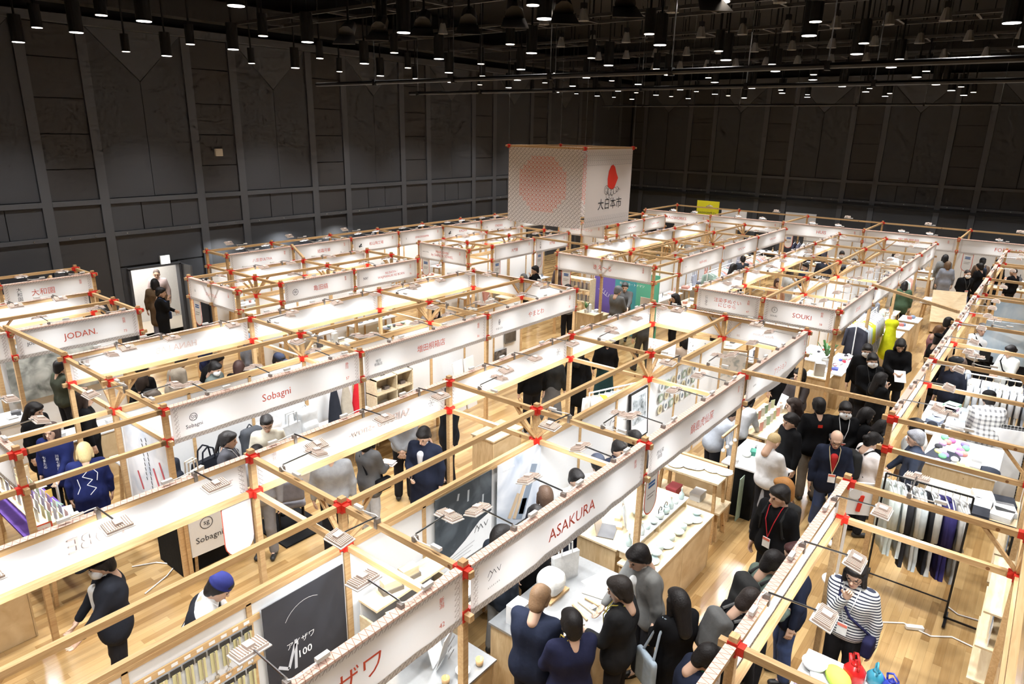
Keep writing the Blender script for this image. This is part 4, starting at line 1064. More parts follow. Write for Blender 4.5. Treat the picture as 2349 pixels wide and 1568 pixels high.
def _item(kind, col):
    c = col; g = gloss(c); P = paper(c); F = cloth(c)
    if kind == 'bowl': return [('bowl', MB().lathe([(.025, 0), (.03, .008), (.06, .03), (.072, .058), (.067, .058), (.054, .03), (.02, .014), (.001, .012)], n=14), g)]
    if kind == 'bigbowl': return [('bowl', MB().lathe([(.045, 0), (.05, .01), (.10, .05), (.118, .09), (.11, .09), (.09, .05), (.03, .02), (.001, .018)], n=18), g)]
    if kind == 'plate': return [('plate', MB().lathe([(.06, 0), (.065, .006), (.11, .016), (.112, .02), (.105, .02), (.06, .01), (.001, .009)], n=18), g)]
    if kind == 'cup': return [('cup', MB().lathe([(.03, 0), (.036, .01), (.04, .075), (.036, .075), (.03, .012), (.001, .011)], n=12), g)]
    if kind == 'bottle': return [('body', MB().lathe([(.035, 0), (.042, .01), (.045, .06), (.03, .1), (.012, .125), (.012, .16), (.018, .168)], n=12), g), ('stopper', MB().lathe([(.011, .165), (.013, .185), (.006, .195)], n=8), M_PALE)]
    if kind == 'vase': return [('vase', MB().lathe([(.03, 0), (.05, .05), (.052, .12), (.025, .2), (.03, .24), (.026, .24), (.02, .2)], n=14), g)]
    if kind == 'teapot':
        b = MB().tube([(.06, 0, .07), (.10, 0, .09), (.125, 0, .115)], .011, 6)
        return [('body', MB().lathe([(.03, 0), (.06, .02), (.07, .06), (.05, .1), (.03, .108)], n=14), g), ('lid', MB().lathe([(.036, .105), (.03, .118), (.01, .125), (.012, .138), (.004, .145)], n=10), g), ('spout', b, g), ('handle', MB().tube([(-.05, 0, .09), (-.05, 0, .15), (0, 0, .185), (.05, 0, .15), (.04, 0, .09)], .006, 5), M_BLACK)]
    if kind == 'kettle':
        return [('body', MB().lathe([(.07, 0), (.085, .02), (.088, .09), (.05, .14), (.03, .15)], n=14), g), ('lid', MB().lathe([(.04, .145), (.03, .165), (.012, .17), (.014, .19), (.002, .195)], n=10), g), ('handle', MB().tube([(-.06, 0, .13), (-.07, 0, .2), (0, 0, .25), (.07, 0, .2), (.06, 0, .13)], .011, 6), g), ('spout', MB().cyl((.07, 0, .07), (.14, 0, .14), .022, .012, 8), g)]
    if kind == 'box': return [('box', MB().box((0, 0, .03), (.14, .10, .06)), P), ('lid', MB().box((0, 0, .066), (.146, .106, .018)), P)]
    if kind == 'buttercase': return [('base', MB().box((0, 0, .02), (.20, .12, .04)), plain('case_dark', (.16, .14, .12), .5)), ('lid', MB().box((0, 0, .075), (.17, .095, .075)), M_PALE)]
    if kind == 'carton': return [('carton', MB().box((0, 0, .11), (.13, .09, .22)), P), ('flap', MB().box((0, 0, .225), (.12, .06, .012)), P)]
    if kind == 'book': return [('cover', MB().box((0, 0, .003), (.15, .21, .006)).box((0, 0, .021), (.15, .21, .004)), P), ('pages', MB().box((.003, 0, .0125), (.142, .2, .0135)), paper((.85, .84, .8)))]
    if kind == 'card': return [('card', MB().box((0, 0, .075), (.105, .004, .15)), P)]
    if kind == 'sheet': return [('sheet', MB().box((0, 0, .002), (.21, .297, .004)), P)]
    if kind == 'folded':
        b = MB(); 
        for i in range(3): b.box((random.uniform(-.006, .006), 0, .012+.022*i), (.28-.008*i, .22, .021))
        return [('fabric', b, F)]
    if kind == 'cap': return [('crown', MB().lathe([(.09, .02), (.092, .05), (.07, .1), (.03, .12), (.001, .123)], n=14), F), ('visor', MB().lathe([(.001, .018), (.12, .015), (.121, .022), (.001, .026)], c=(.05, 0, 0), n=14, sy=.7), F)]
    if kind == 'beret': return [('beret', MB().lathe([(.09, 0), (.15, .025), (.14, .05), (.06, .075), (.001, .08)], n=18), F)]
    if kind == 'pouch': return [('pouch', MB().box((0, 0, .05), (.2, .06, .1)).box((0, 0, .105), (.18, .03, .012)), F), ('strap', MB().tube([(-.08, 0, .1), (-.1, 0, .16), (0, 0, .2), (.1, 0, .16), (.08, 0, .1)], .006, 5), F)]
    if kind == 'tote': return [('bag', MB().add([(-.16,-.05,0),(.16,-.05,0),(.16,.05,0),(-.16,.05,0),(-.19,-.03,.34),(.19,-.03,.34),(.19,.03,.34),(-.19,.03,.34)], [(0,3,2,1),(4,5,6,7),(0,1,5,4),(1,2,6,5),(2,3,7,6),(3,0,4,7)]), F), ('handle', MB().tube([(-.08, -.03, .33), (-.07, -.03, .5), (.07, -.03, .5), (.08, -.03, .33)], .01, 6), F), ('handle', MB().tube([(-.08, .03, .33), (-.07, .03, .5), (.07, .03, .5), (.08, .03, .33)], .01, 6), F)]
    if kind == 'boston': return [('bag', MB().add([(-.22,-.09,0),(.22,-.09,0),(.22,.09,0),(-.22,.09,0),(-.2,-.04,.28),(.2,-.04,.28),(.2,.04,.28),(-.2,.04,.28)], [(0,3,2,1),(4,5,6,7),(0,1,5,4),(1,2,6,5),(2,3,7,6),(3,0,4,7)]), F), ('handle', MB().tube([(-.1, -.05, .27), (-.08, -.05, .42), (0, -.05, .47), (.08, -.05, .42), (.1, -.05, .27)], .011, 6), F), ('handle', MB().tube([(-.1, .05, .27), (-.08, .05, .42), (0, .05, .47), (.08, .05, .42), (.1, .05, .27)], .011, 6), F), ('pocket', MB().box((0, -.085, .1), (.2, .03, .14)), F)]
    if kind == 'rucksack':
        q = SDF().box((0, 0, .23), (.15, .08, .23), .06, .02).box((0, -.09, .14), (.12, .04, .12), .04, .02).mesh(.022); b = MB().add(*q)
        return [('sack', b, F), ('strap', MB().tube([(-.07, .08, .42), (-.09, .16, .3), (-.08, .08, .08)], .014, 5), F), ('strap', MB().tube([(.07, .08, .42), (.09, .16, .3), (.08, .08, .08)], .014, 5), F), ('grab_loop', MB().tube([(-.04, .04, .45), (0, .04, .5), (.04, .04, .45)], .009, 5), F)]
    if kind == 'suitcase':
        q = SDF().box((0, 0, .27), (.19, .11, .25), .05, .02).mesh(.022)
        return [('shell', MB().add(*q), g), ('handle', MB().tube([(-.08, 0, .5), (-.08, 0, .56), (.08, 0, .56), (.08, 0, .5)], .011, 6), M_STEEL), ('band', MB().box((0, 0, .3), (.386, .226, .03)), M_STEEL)] + [('wheel', MB().cyl((sx*.13, -.02, .02), (sx*.13, .02, .02), .022, n=8), M_BLACK) for sx in (-1, 1)]
    if kind == 'coneblanket': return [('cone', MB().lathe([(.13, 0), (.125, .1), (.09, .4), (.03, .72), (.004, .78)], n=16, sy=.45), F)]
    if kind == 'lump':
        q = SDF().ell((0, 0, .035), (.09, .07, .05), .02).ell((.06, .03, .03), (.06, .05, .035), .03).mesh(.018); return [('fabric', MB().add(*q), F)]
    if kind == 'frame': return [('frame', MB().box((0, 0, .15), (.22, .02, .3)), M_PALE), ('picture', MB().box((0, -.012, .15), (.17, .004, .24)), P)]
    if kind == 'plant':
        b = MB()
        for i in range(9):
            a = i*2.4; r = .05+.012*i; b.bar((0, 0, .14), (r*math.cos(a), r*math.sin(a), .26+.02*(i % 4)), .03, .004)
        return [('pot', MB().lathe([(.04, 0), (.055, .1), (.05, .1), (.045, .09)], n=12), gloss((.7, .7, .68))), ('leaves', b, plain('leaf', (.05, .16, .04), .5))]
    if kind == 'tin': return [('tin', MB().lathe([(.04, 0), (.04, .09)], n=12), g), ('lid', MB().lathe([(.042, .088), (.042, .1)], n=12), M_STEEL)]
    if kind == 'stool': 
        return [('seat', MB().box((0, 0, .44), (.34, .3, .03)), M_PALE)] + [('leg', MB().bar((sx*.14, sy*.12, 0), (sx*.11, sy*.09, .43), .03, .03), M_PINE) for sx in (-1, 1) for sy in (-1, 1)]
    raise KeyError(kind)
CATS = dict(bigbowl='bowl', coneblanket='blanket', lump='cloth', folded='folded cloth', boston='bag', tote='bag', pouch='pouch', rucksack='backpack', buttercase='butter case', carton='carton', frame='picture frame', sheet='paper sheet')
NAMES = dict(bigbowl='serving_bowl', coneblanket='rolled_blanket', lump='crumpled_cloth', folded='folded_cloth', boston='handbag', tote='tote_bag', buttercase='butter_case', frame='picture_frame', sheet='paper_sheet', box='lidded_box', card='post_card', rucksack='backpack', plant='potted_plant')
def put(kind, col, X, v, z, rz=0, label='', group=None, s=1):
    k = (kind, tuple(round(c, 3) for c in col))
    if k not in ITEMC: ITEMC[k] = [(n, b.mesh(n, m, kind in ('bowl', 'bigbowl', 'plate', 'cup', 'bottle', 'vase', 'teapot', 'kettle', 'rucksack', 'suitcase', 'coneblanket', 'lump', 'beret', 'cap')), ) for n, b, m in _item(kind, col)]
    parts = ITEMC[k]; nm = NAMES.get(kind, kind)
    if len(parts) == 1: o = link(nm, parts[0][1], None, (X, -v, z), rz)
    else:
        o = link(nm, None, None, (X, -v, z), rz)
        for n, me in parts: link(n, me, o)
    if s != 1: o.scale = (s, s, s)
    return tag(o, label, CATS.get(kind, kind), group)
def row(kinds, cols, p0, p1, n, z, what, where, rz=0, jit=.0, s=1, end='left', start=0, jr=.3):
    for i in range(n):
        f = i/max(1, n-1); kd = kinds[i % len(kinds)] if isinstance(kinds, (list, tuple)) else kinds; c = cols[i % len(cols)]
        w = what[i % len(what)] if isinstance(what, (list, tuple)) else what
        put(kd, c, p0[0]+(p1[0]-p0[0])*f+random.uniform(-jit, jit), p0[1]+(p1[1]-p0[1])*f+random.uniform(-jit, jit), z, rz+random.uniform(-jr, jr)*(jit > 0), '%s %s, %s from %s' % (w, where, ORD[(i+start) % 16], end), '%s %s' % (NAMES.get(kd, kd).replace('_', ' ')+'s', where), s)
def garment_mesh(L, w, col, seed, mat=None):
    r = random.Random(seed); V = []; F = []; nz = 7; nx = 6
    for sd in (0, 1):
        for j in range(nz):
            f = j/(nz-1); ww = w*(1-.10*math.sin(math.pi*min(1, f*1.3))*(1)+.10*f)
            for i in range(nx+1):
                x = (i/nx-.5)*2; zz = -L*f - (.07*abs(x)**1.4)*(1-f)
                d = .028*(1-.3*abs(x))+.012*math.sin(x*7+r.random()*2)*f
                V.append((x*ww/2, (d if sd else -d), zz))
    k = nx+1
    for sd in (0, 1):
        o = sd*nz*k
        for j in range(nz-1):
            for i in range(nx):
                q = (o+j*k+i, o+j*k+i+1, o+(j+1)*k+i+1, o+(j+1)*k+i); F.append(q if sd else q[::-1])
    n2 = nz*k
    for j in range(nz-1):
        for i in (0, nx):
            q = (j*k+i, (j+1)*k+i, n2+(j+1)*k+i, n2+j*k+i); F.append(q if i == 0 else q[::-1])
    for i in range(nx): F.append((i, i+1, n2+i+1, n2+i)); a = (nz-1)*k; F.append((a+i+1, a+i, n2+a+i, n2+a+i+1))
    b = MB().add(V, F)
    for sx in (-1, 1): b.cyl((sx*w*.46, 0, -.08), (sx*(w*.5+.04), 0, -.5), .05, .04, 7)
    return b
def hang(X, v, z, rz, L, w, col, label, group, seed=0, mat=None, hc=None):
    t = thing('hanging_garment', label, 'garment', (X, -v, z), rz, group)
    garment_mesh(L, w, col, seed).obj('garment', mat or cloth(col), t, (0, 0, -.09), smooth=True)
    MB().tube([(-.19, 0, -.13), (0, 0, -.06), (.19, 0, -.13)], .008, 5).tube([(0, 0, -.06), (0, 0, -.015), (.015, 0, .012), (.0, 0, .03), (-.015, 0, .012)], .004, 5).obj('hanger', hc or paper((.85, .85, .85)), t)
    return t
def rack(X, v, rz, L, h, label, mat=None, cast=True):
    t = thing('clothes_rack', label, 'clothes rack', (X, -v, 0), rz); m = mat or M_BLACK
    MB().cyl((-L/2, 0, h), (L/2, 0, h), .014, n=7).obj('rail', m, t)
    for s in (-1, 1):
        MB().cyl((s*L/2, 0, .06), (s*L/2, 0, h), .013, n=7).obj('upright', m, t); MB().cyl((s*L/2, -.22, .06), (s*L/2, .22, .06), .013, n=7).obj('base_bar', m, t)
        if cast:
            for q in (-1, 1): MB().cyl((s*L/2-.012, q*.2, .03), (s*L/2+.012, q*.2, .03), .028, n=8).obj('caster', m, t)
    MB().cyl((-L/2, 0, .12), (L/2, 0, .12), .01, n=6).obj('lower_bar', m, t)
    return t
def tag_card(X, v, rz, label, z=ZL-.02, w=.3, h=.52, y=-.03):
    """rounded hanging booth tag with red outline"""
    t = thing('booth_tag', label, 'tag', (X, -v, z-h), rz, 'hanging booth tags with red outline')
    pts = [(-w/2, h), (-w/2, w/2)]+[(-w/2*math.cos(R(a)), w/2-w/2*math.sin(R(a))) for a in range(20, 180, 20)]+[(w/2, w/2), (w/2, h)]
    MB().prism(pts, -.004, .004).obj('card', paper((.86, .86, .86)), t, (0, y, 0))
    strokes(t, [pts+[pts[0]]], y-.006, .016, M_TRED, 'outline')
    blue = plain('print_blue', (.05, .15, .4), .7, noise=0)
    strokes(t, [[(-.08, h*.78), (.08, h*.78)], [(-.08, h*.70), (.08, h*.70)]], y-.007, .03, blue, 'print'); strokes(t, [[(-.09, h*.5), (.09, h*.5)], [(-.09, h*.42), (.06, h*.42)]], y-.007, .012, M_TGREY, 'print')
    return t
# ------------------------------------------------------------------ the hanging cube
def cube():
    x0, y0, w, z0, z1 = 14.0, .14, 2.82, 2.92, 5.2
    t = thing('hanging_cube', 'big white cloth cube sign with red dotted circle hanging from ceiling', 'hanging sign', (x0, y0, z0))
    H = z1-z0
    pm, nt, b = _new('cube_print'); b.inputs['Roughness'].default_value = .85
    uv = N(nt, 'ShaderNodeUVMap', uv_map='size'); s = N(nt, 'ShaderNodeSeparateXYZ'); nt.links.new(uv.outputs[0], s.inputs[0])
    def mth(op, a, b_=None):
        n = N(nt, 'ShaderNodeMath', operation=op)
        for i, q in enumerate((a, b_)):
            if q is None: continue
            if isinstance(q, (int, float)): n.inputs[i].default_value = q
            else: nt.links.new(q, n.inputs[i])
        return n.outputs[0]
    c = w/19; cz = H/16.6
    gx = mth('DIVIDE', s.outputs[0], c); gz = mth('DIVIDE', s.outputs[1], cz); fx, fz = mth('FRACT', gx), mth('FRACT', gz)
    lx = mth('LESS_THAN', mth('ABSOLUTE', mth('SUBTRACT', fx, .5)), .40); lz = mth('LESS_THAN', mth('ABSOLUTE', mth('SUBTRACT', fz, .5)), .40)
    diag = mth('MULTIPLY', mth('LESS_THAN', mth('ABSOLUTE', mth('SUBTRACT', fx, fz)), .085), lx)
    anti = mth('MULTIPLY', mth('LESS_THAN', mth('ABSOLUTE', mth('SUBTRACT', mth('ADD', fx, fz), 1)), .085), lx)
    hz = mth('MULTIPLY', mth('LESS_THAN', fz, .06), lx); vt = mth('MULTIPLY', mth('LESS_THAN', fx, .06), lz)
    dx = mth('SUBTRACT', mth('FLOOR', gx), 8.5); dz = mth('SUBTRACT', mth('FLOOR', gz), 8.4)
    ins = mth('LESS_THAN', mth('ADD', mth('MULTIPLY', dx, dx), mth('MULTIPLY', dz, dz)), 38)
    pat = mth('MAXIMUM', mth('MAXIMUM', diag, mth('MULTIPLY', anti, ins)), mth('MAXIMUM', hz, vt))
    lc = N(nt, 'ShaderNodeMix', data_type='RGBA'); nt.links.new(ins, lc.inputs[0]); lc.inputs[6].default_value = (.26, .22, .21, 1); lc.inputs[7].default_value = (.58, .08, .03, 1)
    mx = N(nt, 'ShaderNodeMix', data_type='RGBA'); nt.links.new(mth('MULTIPLY', pat, .95), mx.inputs[0]); mx.inputs[6].default_value = (.76, .71, .69, 1); nt.links.new(lc.outputs[2], mx.inputs[7])
    nt.links.new(mx.outputs[2], b.inputs['Base Color'])
    pl = plain('cube_cloth', (.76, .70, .67), .85, noise=.03)
    def sheet(nm, mat, a, b_, g0, g1, zz=0.0):
        A, B = np.array(a), np.array(b_); V = []; F = []; n = 12
        for j in (0, 1):
            for i in range(n+1): f = g0+(g1-g0)*i/n; q = A+(B-A)*f; V.append((q[0], q[1], (zz-.03*math.sin(math.pi*i/n)) if j == 0 else H))
        for i in range(n): F.append((i, i+1, i+n+2, i+n+1))
        me = MB().add(V, F).mesh(nm, mat); L = np.linalg.norm(B-A)
        par = np.array([((g0+(g1-g0)*i/n)*L, j*H) for j in (0, 1) for i in range(n+1)]); uvmap(me, 'size', lambda q: par); return link(nm, me, t)
    # faces: near left (x=0, reading towards -y), near right (y=0, reading +x), and the two far ones
    sheet('print_face', pm, (0, w), (0, 0), 0, .985); fr = sheet('logo_face', pl, (0, 0), (w, 0), .05, 1)
    sheet('far_face', pm, (w, 0), (w, w), 0, 1); sheet('far_face', pl, (w, w), (0, w), 0, 1)
    for k in (0, 1, 2): pass
    def band(z_, n):
        for r_ in range(n):
            zz = z_+r_*.14
            strokes(fr, [[(.16+.112*i, zz), (.16+.112*i+.085, zz+.11)] for i in range(24)]+[[(.16+.112*i, zz-.015), (.16+.112*i+.08, zz-.015)] for i in range(24)], -.004, .009, M_TGREY, 'border_print')
    band(.05, 2); band(H-.44, 3)
    red = plain('peach_red', (.78, .035, .015), .7, noise=0); cxx, czz = 1.62, 1.25
    pts = [(-.24, -.18), (-.27, .05), (-.22, .28), (-.10, .44), (.02, .47), (.14, .40), (.24, .22), (.36, .06), (.27, -.08), (.16, -.24), (.05, -.28), (-.08, -.26)]
    MB().add([(x, 0, z) for x, z in pts], [tuple(range(len(pts)))[::-1]]).obj('fruit_emblem', red, fr, (cxx, -.006, czz+.10))
    strokes(fr, [arc(-.3, -.06, .13, 0, 350, 16), arc(-.3, -.06, .07, 0, 350, 12), arc(-.12, -.12, .11, 0, 350, 14), arc(.04, -.14, .10, -180, 160, 14), arc(.2, -.10, .10, -180, 160, 14), arc(.34, -.07, .08, -160, 120, 10), [(.3, -.16), (.45, -.02)], [(.4, -.05), (.52, -.08)], arc(-.22, -.24, .09, 0, 350, 12), arc(-.02, -.27, .08, -180, 60, 10)], -.007, .012, M_TBLK, 'scroll_emblem', cxx, czz-.12)
    letter('大日本市', .36, M_TBLK, fr, cxx-.05, -.008, .62)
    for a, b_ in (((-.12, 0), (w+.12, 0)), ((-.12, w), (w+.12, w)), ((0, -.12), (0, w+.12)), ((w, -.12), (w, w+.12))): MB().bar((a[0], a[1], H+.03), (b_[0], b_[1], H+.03), .055, .055).obj('beam', M_PINE, t)
    for sx in (0, w):
        for sy in (0, w):
            link('joint_wrap', jm('xXyY'), t, (sx, sy, H+.03)); MB().cyl((sx, sy, H+.05), (sx, sy, 9.5-z0), .006, n=5).obj('wire', M_STEEL, t)
cube()

WALLS = [(-3, A+1.5, 0, A+1.5, 'white partition wall behind the hanging kitchen utensils'), (0, A+1.5, 3, A+1.5, 'white partition wall with two posters behind the slanted capitals banner'),
 (3, A+1.5, 6, A+1.5, 'white partition wall with brush lettering behind the pottery booth'), (6, A+1.5, 9, A+1.5, 'white partition wall hung with plates behind the sagging banner'),
 (0, 1.5, 3, 1.5, 'white partition wall behind the bags under the round logo banner'), (3, 1.5, 6, 1.5, 'white partition wall behind the boxes under the five kanji banner'), (6, 1.5, 9, 1.5, 'white partition wall with pictures under the leaf logo banner'),
 (-3.6, 1.5, -1.6, 1.5, 'white partition wall behind the postcard racks at far left'),
 (-2.2, -3.04, 1.93, -3.04, 'white partition wall inside the far left booth'), (-.9, -6.9, 2.7, -6.9, 'white partition wall at the back of the tea booth'),
 (4.98, -3.05, 9.08, -3.05, 'white partition wall inside the hexagon logo booth'), (11.1, -3.05, 16.15, -3.05, 'white partition wall inside the towel booth'),
 (6.0, -6.98, 20.3, -6.98, 'long white partition wall at the back of the left wall row'),
 (14.1, 1.5, 17.05, 1.5, 'white partition wall right of the green and violet wall'), (17.05, 1.5, 20.05, 1.5, 'white partition wall two booths right of the green wall'), (20.05, 1.5, 23, 1.5, 'white partition wall three booths right of the green wall'),
 (11, 6.43, 14, 6.43, 'white partition wall behind the tick ring corner'), (14, 6.43, 17, 6.43, 'white partition wall in the second bay of the tick ring block'), (17, 6.43, 20, 6.43, 'white partition wall in the third bay of the tick ring block'), (20, 6.43, 23, 6.43, 'white partition wall in the last bay of the tick ring block'),
 (27.9, -3.7, 27.9, -.63, 'white partition wall behind the left far wall booth'), (27.9, 2.4, 27.9, 5.35, 'white partition wall behind the four capitals booth'), (27.9, 5.35, 27.9, 8.38, 'white partition wall behind the pots and pans booth'), (27.9, 8.38, 27.9, 11.4, 'white partition wall behind the right far wall booth'),
 (18.6, -3.05, 23.3, -3.05, 'white partition wall inside the dry cleaning booth')]
for x0, v0, x1, v1, lb in WALLS: partition(x0+.03*(x1 != x0), v0, x1-.03*(x1 != x0), v1, 1.955, lb)

# ------------------------------------------------------------------ front block, utensil booth (x -3..0)
NAVY = duo('poster_navy', (.018, .020, .028), (.035, .038, .05), 1.2)
pb = board('knife_poster', -.5, A+1.56, .95, .84, .88, 0, 'large dark navy poster with chef knife photo and brush lettering 100', NAVY)
letter('アイザワ', .075, paper((.9, .9, .9)), pb, -.08, -.008, .36); letter('100', .105, paper((.9, .9, .9)), pb, -.05, -.008, .22, bold=.01)
strokes(pb, [[(-.32, .22), (-.22, .14), (-.14, .36)], [(-.15, .1), (-.13, .4)]], -.007, .03, paper((.55, .56, .6)), 'knife_picture'); strokes(pb, [arc(.0, .5, .25, 150, 60, 8)], -.007, .004, paper((.7, .7, .7)), 'knife_picture')
UH = plain('card_black', (.02, .02, .02), .5); UC = paper((.60, .54, .28)); UM = M_STEEL
def utensil(x, z, kind, lab):
    t = thing('carded_utensil', lab, 'utensil', (x, -(A+1.54), z-.32), 0, 'carded kitchen utensils on the partition')
    MB().box((0, 0, .30), (.085, .004, .05)).obj('card_header', UH, t); MB().box((0, -.002, .19), (.062, .004, .19)).obj('card', UC, t)
    b = MB().cyl((0, -.014, .29), (0, -.014, .08), .006, n=6)
    if kind == 0: b.ball((0, -.016, .045), (.022, .008, .036), 8)
    elif kind == 1:
        for k in range(3): b.box(((k-1)*.012, -.014, .04), (.005, .004, .07))
        b.box((0, -.014, .075), (.032, .004, .012))
    elif kind == 2:
        for k in range(5): a = R(36*k); b.tube([(.028*math.sin(q)*math.cos(a), -.03+.028*math.sin(q)*math.sin(a), .09-.1*q/math.pi) for q in np.linspace(0, math.pi, 6)], .0018, 3)
        b.cyl((0, -.016, .28), (0, -.016, .1), .010, n=6)
    else: b.box((0, -.014, .05), (.045, .004, .075)).box((0, -.014, .15), (.02, .006, .14))
    b.obj('utensil', UM if kind != 3 else M_PALE, t)
knd = ['ladle', 'fork', 'whisk', 'spatula']
for r_, z in ((0, 1.72), (1, 1.33)):
    for i in range(16):
        k = [0, 1, 0, 1, 0, 0, 1, 0, 3, 1, 1, 0, 0, 2, 2, 2][i] if r_ == 0 else [2, 3, 1, 0][i % 4]
        utensil(-2.55+.1*i, z, k, 'steel %s on a yellow card in the %s utensil row, %s from left' % (knd[k], ('upper', 'lower')[r_], ORD[i]))
    s = thing('price_strip', 'wooden strip with white price tags above the %s row of utensils' % ('upper', 'lower')[r_], 'price strip', (-1.8, -(A+1.53), z+.02))
    MB().box((0, 0, .03), (1.75, .012, .06)).obj('strip', M_PINE, s)
    for i in range(16): MB().box((-.75+.1*i, -.008, .03), (.05, .003, .026)).obj('price_tag', paper((.85, .85, .85)), s)
counter(-1.5, A+2.6, 2.6, .55, .8, 'plywood counter of the utensil booth under the katakana banner')
row(['box', 'tin', 'carton'], [(.8, .8, .78), (.6, .6, .62), (.75, .68, .5)], (-2.6, A+2.6), (-.4, A+2.6), 8, .8, 'white boxed kitchen tool', 'on the utensil booth counter', jit=.05)
# lower left: aisle tables and stand
counter(-2.05, 2.45, .9, .55, .92, 'pale plywood cabinet standing below the lower left mirrored banner', top=M_PALE)
board('orange_panel', -2.52, 2.72, .05, .42, .82, R(-8), 'orange panel with dark green picture leaning on the plywood cabinet', plain('orange_board', (.72, .30, .03), .6), 'panel', th=.03)
bd = thing('logo_stand', 'white board with round monogram on a wooden post stand in the aisle', 'sign stand', (.33, -3.05, 0), R(-4))
MB().box((0, 0, .62), (.5, .02, .66)).obj('board', paper((.82, .82, .82)), bd); MB().box((-.285, .0, .5), (.05, .05, 1.0)).obj('post', M_PINE, bd)
ring(bd, -.02, -.014, .72, .085, .009); letter('sg', .1, M_TBLK, bd, -.02, -.015, .73); letter('Sobagni', .12, M_TBLK, bd, 0, -.014, .5); letter('ずっと、あなたの。', .05, M_TGREY, bd, 0, -.014, .88)
trestle(.35, 2.62, .72, .6, .72, 'black cloth covered table behind the white monogram stand', cloth_=cloth((.012, .012, .012)), top=cloth((.012, .012, .012)))
mt = MB().box((0, 0, .012), (.75, .9, .024)).obj('floor_mat', cloth((.012, .012, .013)), None, (1.6, -2.95, 0)); tag(mt, 'black square mat lying on the floor under the folding chair', 'mat')
ch = thing('folding_chair', 'grey padded chair on the black floor mat', 'chair', (1.62, -2.96, .024), R(60))
q = SDF().box((0, 0, .42), (.22, .21, .05), .04, .02).mesh(.025); MB().add(*q).obj('seat', cloth((.22, .21, .23)), ch, smooth=True)
q = SDF().box((-.22, 0, .68), (.04, .2, .17), .04, .02).mesh(.025); MB().add(*q).obj('backrest', cloth((.22, .21, .23)), ch, smooth=True)
for sx in (-.18, .18):
    for sy in (-.17, .17): MB().cyl((sx, sy, 0), (sx*.9, sy, .4), .013, n=6).obj('leg', M_DARKM, ch)
put('rucksack', (.30, .14, .03), 1.6, 2.93, .50, R(-40), 'brown leather backpack resting on the grey chair')
cb = MB().tube([(-.35, -2.2, .012), (-.1, -2.35, .012), (.05, -2.6, .012), (-.15, -2.75, .012), (-.5, -2.9, .012)], .009, 5).obj('extension_lead', plain('cord_white', (.8, .78, .75), .5), None); tag(cb, 'white power cord snaking on the wooden floor below the lower left mirrored banner', 'cord')
# ------------------------------------------------------------------ slanted capitals booth
SLATE = duo('poster_slate', (.035, .045, .055), (.10, .12, .14), 3.2, .6, .1)
p = board('slate_poster', 1.6, A+1.56, 1.0, .93, .95, 0, 'slate blue poster with faint figures and white wave at the bottom', SLATE)
MB().add([(-.465, 0, 0), (.465, 0, 0), (.465, 0, .42), (.25, 0, .38), (0, 0, .24), (-.2, 0, .16), (-.465, 0, .1)], [(6,5,4,3,2,1,0)][::-1]).obj('white_wave', paper((.84, .84, .84)), p, (0, -.006, 0))
strokes(p, [[(.16, .26), (.2, .34), (.24, .28)], [(.22, .25), (.27, .33), (.31, .26)], [(.33, .33), (.36, .27), (.4, .33)]], -.009, .008, M_TBLK, 'lettering'); strokes(p, [[(-.35+.02*i, .06+.028*i), (.1+.03*i, .065+.05*i)] for i in range(3)], -.009, .006, M_TGREY, 'lettering')
strokes(p, [[(-.3, .62), (-.29, .75)], [(.05, .72), (.06, .86)], [(.3, .55), (.31, .7)], [(-.12, .8), (-.1, .88)]], -.007, .03, paper((.42, .45, .48)), 'figure_print')
p = board('photo_poster', 2.6, A+1.56, 1.0, .86, .95, 0, 'pale blue photo poster of hands brushing, beside the slate poster', duo('poster_photo', (.30, .36, .46), (.78, .80, .84), 1.7, .42, .16))
strokes(p, [[(.05, .1), (.2, .45), (.3, .7)], [(.0, .05), (.1, .3)]], -.007, .13, paper((.22, .27, .34)), 'arm_print'); strokes(p, [[(-.2, .15), (-.02, .42)], [(-.1, .1), (.1, .5)]], -.009, .07, paper((.62, .46, .30)), 'brush_print'); letter('ASAKURA', .05, paper((.95, .95, .95)), p, -.22, -.008, .84)
sh = thing('stepped_shelf', 'white stepped shelf with wooden butter cases beside the timber post', 'shelf', (.55, -(A+1.85), 0))
for a, z, d in ((.12, 1.38, .26), (-.14, 1.22, .26)): MB().box((0, a, z-.012), (1.0, d, .024)).obj('shelf_board', M_PALE, sh); MB().box((0, a+d/2-.01, z/2), (.98, .016, z-.03)).obj('back_panel', M_WHITE, sh)
for sx in (-1, 1): MB().box((sx*.49, 0, .6), (.02, .5, 1.2)).obj('side_panel', M_PALE, sh)
row('buttercase', [(.8, .6, .4)], (.2, A+2.0), (.9, A+1.98), 3, 1.22, 'wooden butter case with dark base', 'on the lower white step', jit=.03, s=1.2)
row('buttercase', [(.8, .6, .4)], (.35, A+1.72), (.6, A+1.72), 2, 1.38, 'wooden butter case with dark base', 'on the upper white step', s=1.1, jit=.01)
row('sheet', [(.85, .85, .83)], (.75, A+1.75), (.95, A+1.75), 2, 1.38, 'small white price card', 'on the upper white step', s=.4)
trestle(1.7, A+1.78, 1.2, .34, .9, 'white display table along the slate poster in the slanted capitals booth', top=M_WHITE)
row(['bowl', 'cup', 'carton', 'tin'], [(.85, .84, .8), (.7, .55, .35), (.8, .8, .8)], (1.2, A+1.78), (2.2, A+1.78), 6, .9, 'small pale kitchen item', 'below the slate poster', jit=.04)
tb = counter(1.95, 7.68, 1.6, .98, .8, 'square wooden demonstration table with steel top in the slanted capitals booth', top=plain('steel_sheet', (.52, .53, .54), .3, metal=.7))
